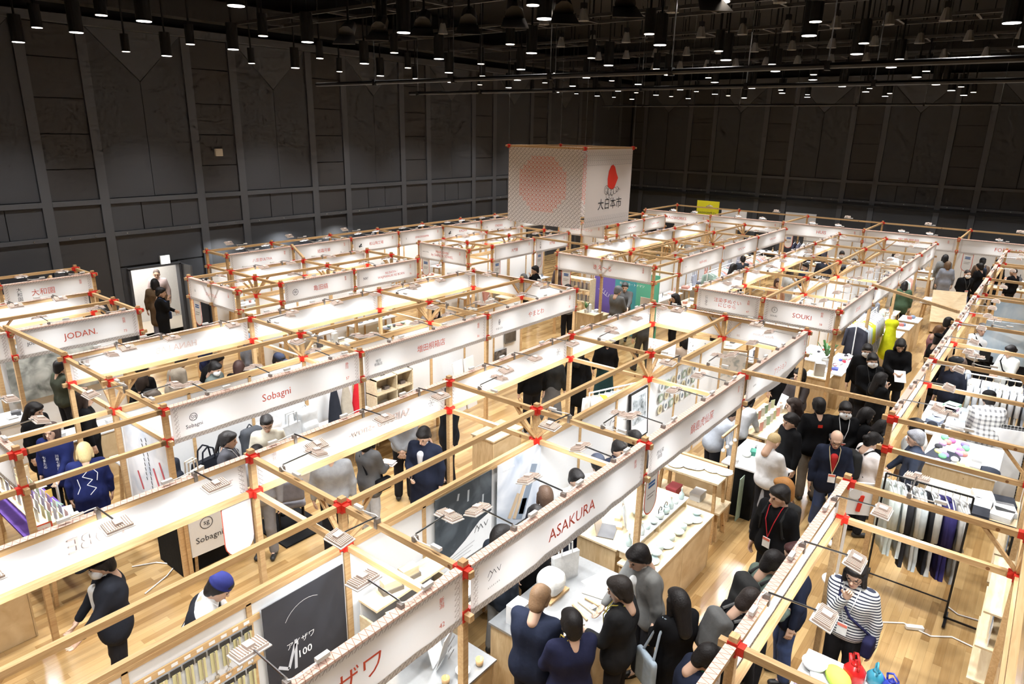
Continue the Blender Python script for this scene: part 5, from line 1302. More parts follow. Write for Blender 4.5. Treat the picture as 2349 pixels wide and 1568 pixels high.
put('tote', (.84, .84, .83), 2.28, 7.38, .8, R(-20), 'puffy white cloth bag with dark loop on the demonstration table', s=.95)
q = SDF().ell((0, 0, .14), (.16, .16, .13), .02).box((0, 0, .12), (.12, .12, .12), .05, .04).mesh(.03)
o = MB().add(*q).obj('paper_lantern', plain('lantern_white', (.85, .83, .78), .7), None, (1.95, -7.42, .83)); tag(o, 'white faceted paper lantern on a wood base on the demonstration table', 'lantern')
tag(MB().box((0, 0, .015), (.36, .2, .03)).obj('wood_base', M_PINE, None, (1.95, -7.45, .8)), 'wooden board under the white paper lantern', 'board')
tag(MB().box((0, 0, .11), (.2, .16, .22)).obj('paper_bag', paper((.84, .84, .84)), None, (1.36, -7.42, .8)), 'small plain white paper box at the left end of the demonstration table', 'box')
for i, (x, v, rz, c) in enumerate(((2.42, 7.78, -15, (.82, .80, .76)), (2.34, 7.84, 12, (.78, .68, .52)))): put('sheet', c, x, v, .8+.004*i, R(rz), ('white', 'cream')[i]+' paper sheet at the back right of the demonstration table', 'paper sheets on the demonstration table', 1.25)
row('box', [(.78, .76, .72)], (2.02, 7.92), (2.36, 8.08), 4, .8, 'small pale square tile block', 'on the demonstration table', s=.5, jit=.01)
for i in range(6):
    o = MB().bar((-.14, 0, .012), (.14, 0, .012), .018 if i % 2 else .03, .016).obj('wooden_tool', M_PINE if i % 2 else M_PALE, None, (1.55+.11*i, -(7.85+.03*(i % 3)), .8), R(40+9*i)); tag(o, 'thin wooden tool lying on the steel table top, %s from left' % ORD[i], 'tool', 'wooden tools on the demonstration table')
row('card', [(.8, .8, .8)], (1.3, 7.6), (1.5, 7.95), 3, .8, 'small white label card', 'at the left edge of the demonstration table', s=.5)
fc = thing('folded_card_sign', 'white folded card sign on the steel tray at the bottom edge', 'card sign', (.42, -7.2, .82), R(20))
for s_ in (-1, 1): MB().box((0, s_*.06, .17), (.24, .006, .36), M=Matrix.Rotation(R(-14*s_), 3, 'X')).obj('leaf', paper((.84, .84, .83)), fc)
strokes(fc, [[(-.08, .26), (.08, .26)], [(-.08, .2), (.0, .2)], [(-.08, .12), (.06, .12)]], -.125, .02, M_TGREY, 'print')
counter(.35, 7.25, .9, .7, .8, 'low wooden table at the bottom edge under the number 42', top=plain('steel_sheet', (.52, .53, .54), .3, metal=.7))
row(['bowl', 'cup'], [(.8, .8, .78), (.66, .42, .2)], (.05, 7.4), (.65, 7.5), 4, .8, 'pale wooden kitchen piece', 'on the low table at the bottom edge', jit=.03)
# ------------------------------------------------------------------ pottery booth
CEL = [(.50, .62, .60), (.58, .68, .66), (.66, .72, .70)]
counter(3.95, 7.30, 1.75, .6, .85, 'long pale counter with laptop and celadon bowls under the timber post')
counter(3.82, 7.93, 1.8, .46, .80, 'lower front counter with small celadon cups facing the aisle')
ss = thing('narrow_riser', 'narrow white riser shelf with celadon bottles on the front counter', 'shelf', (3.85, -7.72, .8))
MB().box((0, 0, .12), (1.7, .13, .018)).obj('shelf_board', M_WHITE, ss)
for x in (-.8, 0, .8): MB().box((x, 0, .055), (.018, .12, .11)).obj('support', M_PALE, ss)
row(['bottle', 'cup', 'bottle', 'cup', 'bowl', 'teapot', 'teapot'], CEL, (3.15, 7.72), (4.6, 7.72), 10, .932, ['celadon bottle', 'celadon cup', 'celadon flask', 'celadon mug', 'celadon bowl', 'round celadon teapot', 'celadon teapot with black handle'], 'on the narrow riser', s=.9)
row(['bowl', 'plate', 'bowl', 'cup', 'bowl', 'cup', 'plate', 'cup'], CEL, (4.55, 8.0), (3.2, 7.98), 10, .80, ['celadon bowl', 'pale plate', 'small celadon bowl', 'tiny celadon cup', 'pale green bowl', 'tiny cup', 'small white dish', 'tiny sake cup'], 'on the front counter', jit=.02, end='right end')
row(['bigbowl', 'bigbowl', 'bowl', 'plate', 'bowl'], CEL, (3.95, 7.42), (4.75, 7.15), 6, .85, ['large celadon serving bowl', 'wide celadon serving bowl', 'celadon bowl', 'white plate', 'pale bowl'], 'on the long pale counter', jit=.02)
lp = thing('laptop', 'open silver laptop on the pale counter left end', 'laptop', (3.35, -7.3, .85), R(20)); MB().box((0, 0, .008), (.32, .22, .016)).obj('keyboard_deck', plain('laptop_grey', (.18, .18, .19), .4), lp); MB().box((0, .12, .11), (.32, .012, .21), M=Matrix.Rotation(R(-12), 3, 'X')).obj('screen', plain('laptop_shell', (.62, .52, .42), .4), lp)
for i, (x, v, c) in enumerate(((3.55, 7.42, (.84, .84, .83)), (3.72, 7.3, (.55, .42, .30)))):
    o = thing('standing_plate', ('white', 'brown centred')[i]+' oval plate standing upright beside the laptop', 'plate', (x, -v, .85), R(25)); MB().lathe([(.001, 0), (.10, .006), (.13, .02), (.125, .026), (.09, .014), (.001, .01)], n=18, sy=1.3).obj('plate', gloss((.84, .84, .83)), o); o.children[0].rotation_euler = (R(75), 0, 0); o.children[0].location.z = .15
    MB().lathe([(.001, 0), (.075, .004)], n=16, sy=1.3).obj('centre', gloss(c), o, (0, -.018, .15)).rotation_euler = (R(75), 0, 0); MB().box((0, .05, .02), (.1, .08, .04)).obj('stand', M_PALE, o)
trestle(5.46, 7.5, .55, 1.0, 1.0, 'tall trestle table laid with white plates at the end of the pottery booth', top=M_PALE)
row('plate', [(.86, .86, .85)], (5.35, 7.1), (5.55, 7.9), 6, 1.0, 'flat white plate', 'on the tall trestle table', jit=.06, s=1.1)
trestle(5.5, 7.48, .45, 1.1, .5, 'low pale bench below the tall trestle table', top=M_PALE)
row('box', [(.65, .12, .14), (.75, .75, .75)], (5.42, 7.25), (5.5, 7.6), 2, .5, ['red storage box', 'white storage box'], 'on the low bench', s=1.6)
partition(6.0, 7.0, 6.0, 7.85, .9, 'low timber side panel at the edge of the pottery booth', mat=M_PLY)
board('mint_fabric', 6.35, 8.02, .02, .62, .72, 0, 'pale mint green cloth hanging from a table to the floor', cloth((.42, .55, .44)), 'cloth', th=.01)
strokes(thing('brush_lettering', 'black brush lettering on the white partition behind the cups', 'lettering', (4.9, -(A+1.535), 1.55)), [[(-.1, .02), (-.06, .1)], [(-.02, .05), (.04, .06)], [(-.12, -.05), (-.02, -.12)], [(.04, -.04), (.1, -.1)], [(0, -.02), (.02, -.1)]], 0, .014)
fp = board('framed_photo', 5.62, A+1.60, 1.12, .52, .76, 0, 'tall framed photo of craftsmen standing above the partition rail', paper((.85, .85, .85)), 'picture', frame=M_BLACK, th=.02, tilt=R(-4))
MB().box((0, -.013, .47), (.42, .004, .44)).obj('photo', duo('craft_photo', (.06, .08, .08), (.62, .66, .70), 9, .5, .18), fp)
trestle(4.4, A+1.70, 1.5, .27, .9, 'pale wooden table with cups behind the slanted capitals banner end', top=M_PALE)
row(['cup', 'cup', 'bowl', 'plate'], [(.8, .78, .75), (.5, .2, .12), (.75, .78, .78)], (3.8, A+1.70), (5.05, A+1.70), 6, .9, ['white cup', 'red brown cup', 'white bowl', 'white plate'], 'on the table behind the brush lettering', jit=.04)
trestle(3.15, A+1.70, .8, .27, .95, 'white table with pale green stacked cups behind the photo poster', top=M_WHITE)
row('bowl', [(.62, .72, .74)], (3.3, A+1.70), (3.3, A+1.70), 1, .95, 'pale green stacked bowl', 'behind the photo poster')
row('bowl', [(.62, .72, .74)], (3.3, A+1.70), (3.3, A+1.70), 1, .985, 'topmost pale green stacked bowl', 'behind the photo poster')
# ------------------------------------------------------------------ sagging banner booth: plates on the wall, card racks
k = 0
for r_ in range(3):
    for c in range(7):
        o = thing('wall_plate', 'round patterned plate hung on the white partition, row %s column %s' % (ORD[r_], ORD[c]), 'plate', (6.42+.21*c, -(A+1.535), 1.72-.2*r_), 0, 'patterned plates hung on the partition')
        MB().lathe([(.001, 0), (.06, .004), (.085, .016), (.08, .02), (.001, .012)], n=16).obj('plate', gloss([(.80, .82, .80), (.30, .38, .30), (.62, .56, .38)][(r_+c) % 3]), o).rotation_euler = (R(90), 0, 0)
        MB().lathe([(.03, 0), (.045, .003)], n=12).obj('pattern_ring', gloss([(.2, .25, .3), (.7, .72, .68), (.3, .25, .16)][(r_+c) % 3]), o, (0, -.016, 0)).rotation_euler = (R(90), 0, 0); k += 1
counter(6.75, 7.92, 1.1, .55, .85, 'dark edged counter crowded with small goods under the sagging banner', side=cloth((.012, .012, .012)), top=M_WHITE)
row(['box', 'tin', 'sheet', 'lump', 'box'], [(.82, .82, .82), (.15, .15, .16), (.75, .74, .7), (.7, .72, .7), (.05, .25, .18)], (6.35, 7.8), (7.2, 8.0), 10, .85, ['white packet', 'black tin', 'paper sheet', 'pale cloth', 'green packet'], 'on the dark edged counter', jit=.06)
trestle(8.3, 7.6, 1.6, .6, .85, 'table with tiered card racks under the sagging banner', top=M_PALE)
for i in range(14):
    put('card', [(.82, .8, .76), (.5, .55, .35), (.7, .35, .3), (.78, .76, .7), (.3, .42, .3)][i % 5], 7.75+.17*(i % 7), 7.55+.16*(i // 7), .85+.06*(i // 7 == 0), R(-20+6*(i % 3)), '%s standing card in the %s tier of the card table' % (ORD[i % 7], ('back', 'front')[i // 7]), 'standing cards on the card table', 1.1)
rod = thing('hanging_rod', 'short timber rod with white tags and balls hanging under the pottery banner', 'rod', (5.75, -7.9, 1.62)); MB().bar((-.35, 0, 0), (.28, 0, 0), .03, .03).obj('rod', M_PINE, rod)
for i in range(4): MB().cyl((-.25+.15*i, 0, -.02), (-.25+.15*i, 0, -.22), .003, n=4).ball((-.25+.15*i, 0, -.24), .03, 8).obj('hanging_ball', paper((.85, .85, .84)), rod)
# ------------------------------------------------------------------ clothes behind the mirrored lettering row
rk = rack(6.6, 5.55, R(-20), 1.3, 1.45, 'white clothes rack with pale shirts behind the ridge beam', M_WHITE)
for i in range(9): hang(6.05+.13*i, 5.36+.047*i, 1.43, R(70), .75, .44, [(.82, .82, .80), (.78, .77, .72), (.75, .62, .08), (.82, .82, .82), (.3, .34, .4)][i % 5 if i > 1 else 0], '%s shirt from the left on the white clothes rack' % ORD[i], 'shirts on the white clothes rack', i)
trestle(4.6, 5.25, 1.4, .55, .85, 'plain plywood table behind the blue flower banner', top=M_PLY)
row(['folded', 'sheet', 'box'], [(.8, .8, .78), (.2, .2, .22)], (4.1, 5.25), (5.1, 5.25), 5, .85, ['folded pale cloth', 'price sheet', 'dark box'], 'on the table behind the flower banner', jit=.04)
counter(4.9, 4.2, .8, .5, .8, 'plywood block table in the aisle beside the timber posts')
trestle(1.5, 5.4, 1.6, .6, .8, 'bare wooden table in the booth behind the mirrored lettering banner', top=M_PALE)
sk = thing('umbrella_stand', 'small wire stand with hooked umbrella handles on the floor of the aisle', 'umbrella stand', (3.35, -5.55, 0)); MB().box((0, 0, .02), (.4, .2, .02)).obj('base', M_BLACK, sk); MB().tube([(-.18, 0, .02), (-.18, 0, .55), (.18, 0, .55), (.18, 0, .02)], .01, 5).obj('wire_frame', M_BLACK, sk)
for i in range(6): tag(MB().cyl((0, 0, .03), (.02, 0, .7), .012, .02, 6).tube([(0.02, 0, .7), (.03, 0, .78), (.07, 0, .8), (.09, 0, .76)], .008, 5).obj('umbrella', cloth([(.03, .05, .25), (.5, .35, .12), (.02, .02, .02)][i % 3]), None, (3.2+.06*i, -5.55, .03)), '%s folded umbrella in the wire stand' % ORD[i], 'umbrella', 'umbrellas in the wire stand')
# ------------------------------------------------------------------ round logo booth
counter(1.55, 1.98, 2.6, .55, .72, 'long white display counter with bags under the round logo banner', top=M_WHITE, side=M_WHITE)
for kd, c, x, v, z, rz, lb, s in (('boston', (.012, .014, .02), .95, 1.95, .72, 10, 'large black leather handbag with two handles on the white counter', 1.1), ('boston', (.015, .018, .025), 1.3, 1.85, .72, -10, 'smaller black handbag behind the large one', .9),
  ('rucksack', (.06, .065, .075), 1.72, 1.9, .72, 0, 'dark grey rectangular backpack on the white counter', 1.15), ('suitcase', (.80, .80, .80), 2.05, 1.85, .72, 0, 'white hard shell suitcase on the counter', 1), ('tote', (.52, .54, .56), 2.4, 1.95, .72, 5, 'pale grey tote bag right of the suitcase', 1.15),
  ('rucksack', (.58, .60, .62), 2.72, 1.9, .72, 0, 'light grey tall backpack at the right end of the bag counter', 1.2), ('rucksack', (.02, .022, .03), .45, 1.9, .72, 30, 'navy backpack hanging by the left post of the bag booth', 1.0), ('tote', (.60, .52, .42), .35, 2.75, 1.0, 20, 'natural canvas tote bag with red round print hung on the front post', 1.0)):
    put(kd, c, x, v, z, R(rz), lb, 'bags in the round logo booth', s)
trestle(.4, 2.75, .6, .45, .98, 'small white pedestal table under the canvas tote bag', top=M_WHITE)
for i, c in enumerate(((.02, .022, .03), (.42, .37, .30), (.55, .02, .03))): put('coneblanket', c, 3.40+.24*i, 1.75+.02*i, .74, R(-20), ('dark navy', 'beige', 'red')[i]+' cone shaped rolled blanket standing on the table', 'cone shaped blankets', 1.0)
trestle(3.9, 1.85, 1.6, .55, .74, 'white table with the cone blankets left of the paulownia boxes', top=M_WHITE)
tp = board('clothes_tapestry', .05, 2.25, .62, 1.4, 1.30, R(-90), 'large hanging print of white shirts with red hands', duo('shirt_print', (.52, .58, .68), (.84, .85, .88), 2.2, .45, .15), 'tapestry', th=.012)
for a, b in ((-.4, .55), (.1, .75), (.45, .5), (.3, .9)): strokes(tp, [[(a, b), (a+.06, b-.15), (a+.1, b-.25)]], -.009, .05, paper((.55, .10, .12)), 'hand_print')
strokes(tp, [[(-.15, 1.1-.07*i), (-.13, 1.06-.07*i)] for i in range(9)]+[[(-.02, 1.15-.07*i), (.0, 1.1-.07*i)] for i in range(11)], -.009, .02, M_TBLK, 'lettering')
board('blue_wave_sign', .35, 1.46, 1.35, .55, .32, R(180), 'dark blue water photo sign with white lettering near the left post', duo('wave_blue', (.03, .05, .07), (.12, .18, .22), 6), 'sign', text='強い', tm=paper((.9, .9, .9)), ts=.14)
# Masuda box booth
cu_ = thing('box_shelf', 'pale wooden cubby shelf with paulownia boxes', 'shelf', (4.7, -1.72, .0))
for x in (-.45, .05, .45): MB().box((x, 0, .65), (.02, .3, 1.3)).obj('upright', M_PALE, cu_)
for z in (.72, 1.0, 1.29): MB().box((0, 0, z), (.92, .3, .02)).obj('shelf_board', M_PALE, cu_)
MB().box((0, .14, .65), (.92, .012, 1.3)).obj('back_panel', M_PALE, cu_)
row(['carton', 'carton', 'box', 'carton'], [(.78, .72, .58), (.03, .03, .035), (.82, .78, .68), (.80, .76, .64)], (4.35, 1.70), (5.05, 1.70), 5, 1.30, ['pale wooden carton', 'black carton', 'lidded paulownia box', 'tall pale carton'], 'on top of the cubby shelf', s=.8)
row('box', [(.80, .76, .64), (.16, .13, .12)], (4.4, 1.72), (5.0, 1.72), 4, 1.01, ['paulownia box', 'dark box'], 'inside the cubby shelf', s=.8)
trestle(4.6, 2.3, 2.2, .6, .74, 'white table of paulownia boxes under the five kanji banner', top=M_WHITE)
row(['box', 'buttercase', 'box', 'carton'], [(.82, .78, .66), (.80, .76, .64), (.78, .72, .58)], (3.75, 2.3), (5.5, 2.3), 9, .74, ['paulownia box', 'wooden case', 'low wooden box', 'tall wooden box'], 'on the white five kanji table', jit=.05, s=1.2)
strokes(thing('branch_print', 'black brush painting of a branch on the white partition', 'painting', (5.35, -1.535, 1.62)), [[(-.45, -.08), (-.2, .0), (.1, .03), (.42, .12)], [(-.3, -.04), (-.35, -.12)], [(.1, .03), (.2, -.02)], [(.2, .06), (.28, .14)]], 0, .025)
board('slat_poster', 5.2, 1.56, 1.05, .38, .42, 0, 'white poster with rows of black dashes in the five kanji booth', paper((.84, .84, .82)))
strokes(thing('dash_print', 'rows of black dashes printed on the white slat poster', 'print', (5.2, -1.575, 1.1)), [[(-.14, .05+.06*i), (.14, .07+.06*i)] for i in range(5)], 0, .022)
board('mountain_picture', 5.7, 1.56, 1.45, .5, .36, 0, 'white framed picture of a dark blue mountain', duo('mountain', (.05, .07, .12), (.22, .28, .38), 3), 'picture', frame=M_WHITE)
# leaf logo booth
board('brown_picture', 8.55, 1.56, 1.0, .36, .44, 0, 'brown framed picture of a folded tool on the white partition end', duo('brown_pic', (.07, .055, .04), (.12, .10, .08), 5), 'picture', frame=plain('taupe', (.13, .115, .095), .6)); 
board('dark_photo', 8.2, 1.56, .62, .42, .26, 0, 'small dark photo print below the brown picture', duo('dark_pic', (.02, .018, .016), (.16, .14, .13), 12), 'photo')
for i in range(2): board('leaning_board', 6.5+.35*i, 1.9, .0, .32, 1.1, R(6), 'tall white leaning panel in the leaf logo booth, %s one' % ORD[i], M_WHITE, 'panel', th=.03, tilt=R(-6))
# back half of the round logo block
trestle(1.2, .75, 2.0, .6, .85, 'white table in the rear left booth', top=M_WHITE)
row(['folded', 'card', 'box', 'sheet'], [(.8, .78, .75), (.3, .28, .25), (.7, .72, .75)], (.4, .75), (2.0, .75), 7, .85, ['folded cloth', 'standing card', 'small box', 'paper sheet'], 'on the rear left table', jit=.05)
counter(3.1, .55, .9, .6, .8, 'plywood counter with white top behind the seated visitors')
rk = rack(4.55, .75, R(5), 1.2, 1.5, 'black clothes rack with dark jackets behind the ridge beam')
for i in range(10): hang(4.05+.11*i, .79-.009*i, 1.48, R(95), .8, .46, [(.03, .035, .05), (.05, .05, .055), (.08, .08, .085), (.02, .02, .022), (.10, .10, .11)][i % 5], '%s dark jacket from the left on the black rack' % ORD[i], 'dark jackets on the black rack', i)
hang(5.45, .9, 1.55, R(20), 1.0, .46, (.012, .013, .016), 'long black coat hung on its own near the white branches', 'single coat')
vs_ = put('vase', (.8, .8, .8), 5.75, .95, .85, 0, 'white vase with bare branches on the table'); trestle(6.0, .95, 1.3, .5, .85, 'white table with branch vase in the middle of the row', top=M_WHITE)
tag(MB().tube([(0, 0, 0), (.03, 0, .3), (.0, .02, .55)], .006, 4).tube([(.02, 0, .2), (.1, .02, .42)], .005, 4).tube([(.02, 0, .3), (-.08, 0, .5)], .005, 4).obj('bare_branch', paper((.6, .55, .5)), None, (5.75, -.95, 1.05)), 'bare pale branches standing in the white vase', 'branch')
row(['lump', 'cup', 'box'], [(.55, .08, .08), (.8, .8, .8), (.75, .74, .7)], (5.95, .95), (6.55, .95), 4, .85, ['red cloth', 'white cup', 'pale box'], 'beside the branch vase', jit=.02)
counter(7.1, .75, .8, .6, .75, 'dark covered counter beside the seated man', side=cloth((.03, .03, .032)), top=cloth((.05, .05, .055)))
put('vase', (.03, .06, .03), 7.1, .75, .75, 0, 'dark green glass bottle on the dark counter')
# ------------------------------------------------------------------ left edge: postcard racks, JODAN booth
trestle(-1.05, 1.35, .6, 2.0, .8, 'long table with tiered postcard racks at the left picture edge', top=cloth((.13, .07, .30)))
sr = thing('postcard_rack', 'wooden stepped postcard rack on the violet cloth', 'rack', (-1.05, -1.35, .8))
for i in range(4): MB().box((-.2+.12*i, 0, .02+.09*(3-i)), (.10, 1.9, .012)).obj('step', M_PALE, sr)
for sy in (-.94, .94): MB().box((-.02, sy, .15), (.5, .015, .3)).obj('side_panel', M_PALE, sr)
PC = [(.82, .82, .80), (.45, .5, .7), (.75, .72, .5), (.3, .22, .5), (.72, .5, .5), (.55, .68, .5), (.8, .78, .7), (.62, .66, .8)]
n = 0
for i in range(4):
    for j in range(9):
        put('card', PC[(i*5+j*3) % 8], -1.25+.12*i, .5+.2*j, .83+.09*(3-i), R(-90), '%s postcard in the %s step of the postcard rack' % (ORD[j], ORD[i]), 'postcards on the stepped rack', 1.15); n += 1
row(['sheet', 'book', 'card', 'book', 'sheet'], [(.82, .82, .82), (.25, .18, .5), (.8, .55, .12), (.2, .3, .25), (.8, .76, .7)], (-.82, .55), (-.8, 2.25), 8, .81, ['white print', 'violet booklet', 'orange card', 'green booklet', 'cream print'], 'at the front of the postcard table', jit=.03, s=.8, end='far end')
rc = thing('red_framed_notice', 'small notice card with red frame hanging by the left post', 'notice', (-1.45, -2.98, 1.15)); MB().box((0, 0, .17), (.2, .008, .34)).obj('card', paper((.84, .80, .76)), rc); strokes(rc, [[(-.1, 0), (-.1, .34), (.1, .34), (.1, 0), (-.1, 0)], [(-.06, .1), (.06, .1)]], -.006, .018, M_TRED, 'frame_print')
letter('商談\n中', .07, M_TRED, rc, 0, -.006, .22)
tb_ = counter(-.45, -2.5, .9, .6, .8, 'white table with grey gadgets in front of the far left booth', top=M_WHITE, side=M_WHITE)
row(['box', 'sheet', 'box', 'cup', 'book'], [(.7, .7, .72), (.8, .8, .8), (.12, .12, .13)], (-.8, -2.5), (-.1, -2.5), 6, .8, ['grey box', 'white sheet', 'black box'], 'on the far left table', jit=.05)
counter(.5, -.9, 1.2, .6, .82, 'white topped table with white boxes behind the green jacket visitor', top=M_WHITE)
row(['box', 'sheet', 'book', 'box'], [(.75, .75, .76), (.82, .82, .82), (.15, .15, .16)], (.05, -.9), (.95, -.85), 6, .82, ['pale grey box', 'white sheet', 'dark booklet'], 'on the white topped table', jit=.05)
board('bag_photo', .75, -2.98, .85, 1.5, 1.0, 0, 'large photo print of dark bags and rocks in the far left booth', duo('bag_pic', (.03, .04, .035), (.55, .56, .52), 3.5, .5, .2), 'poster', th=.02)
st = thing('bar_stool', 'dark topped stool at the left picture edge', 'stool', (-1.3, .2, 0)); MB().box((0, 0, .78), (.36, .3, .04)).obj('seat', plain('stool_grey', (.06, .065, .07), .5), st)
for sx in (-1, 1):
    for sy in (-1, 1): MB().bar((sx*.16, sy*.13, 0), (sx*.12, sy*.1, .76), .035, .035).obj('leg', M_PINE, st)
for x, v, w, lb in ((-.6, -2.5, 0, ''),): pass
trestle(1.0, -5.9, 1.5, .5, .85, 'white table of the tea booth below its banner', top=M_WHITE); row(['tin', 'box', 'carton'], [(.2, .3, .15), (.8, .8, .78), (.1, .1, .1)], (.4, -5.9), (1.6, -5.9), 7, .85, ['green tea tin', 'white box', 'black carton'], 'on the tea table', jit=.03)
row(['pouch', 'lump', 'pouch', 'box'], [(.02, .02, .025), (.25, .13, .06), (.03, .03, .05), (.06, .06, .07)], (.0, -4.3), (1.8, -4.3), 9, .85, ['black pouch', 'brown cloth', 'navy pouch', 'dark box'], 'on the table below the dim rear banner', jit=.03)
trestle(.9, -4.3, 2.0, .5, .85, 'white table with dark pouches behind the far left banner', top=M_WHITE)
tag_card(-.22, A-.02, R(180), 'white round ended tag under the right end of the lower left mirrored banner', w=.32, h=.62, y=.02)
tag_card(3.2, A+3, 0, 'white tag with red outline under the left end of the pottery banner')
tag_card(3.95, -3.75, R(-90), 'white tag with red outline under the short banner near the doorway', h=.6)
tag_card(12.6, .35, R(-90), 'white tag with red outline under the left end of the hiragana banner')
tag_card(11.1, -3.75, R(-90), 'white tag with red outline under the left end of the towel banner')
tag_card(12.35, -2.05, 0, 'pale tag with red outline under the banner right of the towel banner')
tag_card(14.5, -2.05, 0, 'pale tag with red outline under the brush logo banner')
tag_card(24.8, 8.75, R(-90), 'white tag with red outline under the left end of the right far wall banner', h=.62)
tag_card(24.8, 2.7, R(-90), 'white tag with red outline under the left end of the four capitals banner')

# ------------------------------------------------------------------ right hand block
rack(5.8, 10.4, R(-90), .95, 1.6, 'black clothes rack on casters with white hangers in the right booth')
GC = [(.62, .68, .64), (.58, .64, .62), (.66, .70, .68), (.03, .03, .035), (.55, .56, .54), (.5, .55, .56), (.02, .02, .024), (.45, .45, .43), (.03, .025, .10), (.03, .025, .11), (.40, .39, .37), (.42, .41, .39)]
for i, c in enumerate(GC): hang(5.8, 9.99+.075*i, 1.58, R(18 if i % 2 else 26), 1.0 if i > 2 else .9, .46, c, '%s garment from the left on the black rack' % ORD[i], 'garments on the black rack in the right booth', i)
mr = thing('floor_mirror', 'tall framed mirror on casters standing right of the clothes rack', 'mirror', (5.52, -11.1, 0), R(-90))
MB().box((0, 0, .78), (.42, .02, 1.4)).obj('glass', plain('mirror_glass', (.85, .86, .86), .03, metal=1, noise=0), mr)
for a, b, c in ((0, 1.49, (.46, .03, .025)), (0, .07, (.46, .03, .025)), (-.22, .78, (.025, .03, 1.44)), (.22, .78, (.025, .03, 1.44))): MB().box((a, 0, b), c).obj('frame_bar', M_DARKM, mr)
for sx in (-1, 1): MB().box((sx*.21, 0, .04), (.03, .36, .03)).obj('foot', M_DARKM, mr)
lf = thing('round_foot_stand', 'white pole stand with round foot beside the timber post', 'stand', (5.5, -9.62, 0)); MB().lathe([(.17, 0), (.17, .02), (.02, .03)], n=20).obj('foot', M_WHITE, lf); MB().cyl((0, 0, .02), (0, 0, 1.0), .02, n=8).obj('pole', M_WHITE, lf)
kb = thing('sign_kiosk', 'white kiosk board with red lever and dial on the pole stand', 'board', (5.6, -9.64, 1.0), R(-60)); MB().box((0, 0, .22), (.5, .03, .46)).obj('board', M_WHITE, kb)
MB().cyl((0, -.02, .3), (0, -.035, .3), .08, n=16).obj('dial', paper((.7, .7, .7)), kb); MB().bar((.06, -.03, .05), (.09, -.03, .28), .02, .05).obj('lever', M_RED, kb)
counter(7.15, 10.82, 1.0, 1.1, .9, 'long plywood counter behind the clothes rack', side=M_PLY)
counter(8.85, 10.55, 1.3, 1.0, .9, 'wide display table with towels and socks in the right block', top=M_WHITE)
row('folded', [(.62, .62, .62), (.82, .82, .82), (.03, .032, .04), (.8, .8, .8)], (7.0, 11.2), (7.4, 11.2), 3, .90, 'folded grey and white shirt pile', 'on the plywood counter end', s=1.1, jit=.01)
row('folded', [(.03, .032, .04), (.82, .82, .82), (.7, .7, .72)], (6.85, 10.95), (7.4, 10.95), 3, .90, 'folded dark and white shirt pile', 'in the second counter row', s=1.1, jit=.01)
SC = [(.75, .2, .45), (.2, .55, .3), (.3, .25, .6), (.8, .78, .3), (.75, .75, .75), (.05, .05, .06), (.55, .35, .6), (.8, .3, .25)]
row('lump', SC, (8.32, 10.25), (9.35, 10.3), 10, .90, 'bright folded sock pair', 'on the towel table', jit=.08, s=.8)
row('lump', SC[3:]+SC[:3], (8.32, 10.52), (9.3, 10.52), 8, .90, 'coloured handkerchief', 'in the second row of the towel table', jit=.08, s=.8)
row('box', [(.84, .84, .84)], (8.35, 10.75), (8.65, 10.75), 2, .90, 'flat white box', 'beside the dark cloth on the towel table', s=1.3)
tag(MB().box((0, 0, .01), (.5, .35, .02)).obj('dark_cloth', cloth((.04, .045, .06)), None, (8.6, -10.28, .9), R(-12)), 'dark blue cloth spread over the edge of the towel table', 'cloth')
put('beret', (.03, .035, .05), 8.4, 10.93, .9, 0, 'dark navy beret lying on the long table'); 
board('dotted_panel', 9.7, 11.12, .0, .45, 1.25, R(-75), 'black panel with white dots leaning at the right edge', stripes('dotty', (.02, .02, .02), (.5, .5, .5), .05, 0, .3, 2), 'panel', th=.03, tilt=R(-5))
board('white_sketch_panel', 9.62, 11.08, .0, .5, 1.2, R(-75), 'white panel with small line drawing left of the dotted panel', M_WHITE, 'panel', th=.03, tilt=R(-5))
counter(10.6, 10.2, 1.3, .9, .9, 'table piled with printed shirts in the right block', top=M_WHITE)
row('folded', [(.25, .28, .36), (.82, .82, .82), (.3, .32, .36), (.05, .05, .06), (.78, .55, .7), (.35, .6, .45)], (10.1, 10.0), (11.1, 10.1), 6, .9, ['blue patterned shirt', 'white printed shirt', 'grey shirt', 'black shirt', 'pink shirt', 'green shirt'], 'in the back row of the shirt table', jit=.03)
row('folded', [(.82, .82, .82), (.3, .32, .36), (.8, .8, .8)], (10.1, 10.35), (11.1, 10.45), 6, .9, ['white printed shirt', 'grey printed shirt'], 'in the front row of the shirt table', jit=.03); put('cap', (.02, .022, .03), 9.75, 9.98, .9, R(200), 'dark cap at the left corner of the shirt table')
trestle(9.75, 10.0, .5, .5, .9, 'small stand table under the dark cap', top=M_WHITE)
rack(11.55, 10.85, R(-85), 1.3, 1.5, 'white clothes rail with wooden hangers in the right block', M_WHITE)
for i in range(11): hang(11.5+.01*i, 10.3+.11*i, 1.48, R(5), .8, .44, [(.78, .78, .76), (.7, .72, .76), (.8, .8, .8), (.5, .55, .64), (.62, .62, .6)][i % 5], '%s pale shirt from the left on the white rail' % ORD[i], 'pale shirts on the white rail', i, hc=M_PALE)
counter(13.0, 10.6, 1.0, 1.6, .85, 'white table between the white dressed visitors', top=M_WHITE, side=M_PLY)
row(['folded', 'sheet', 'pouch', 'box'], [(.8, .8, .78), (.78, .77, .72), (.05, .05, .06), (.7, .7, .7)], (12.7, 10.1), (13.3, 11.2), 8, .85, ['white cloth', 'white sheet', 'black pouch', 'white box'], 'on the white table of the right block', jit=.06)
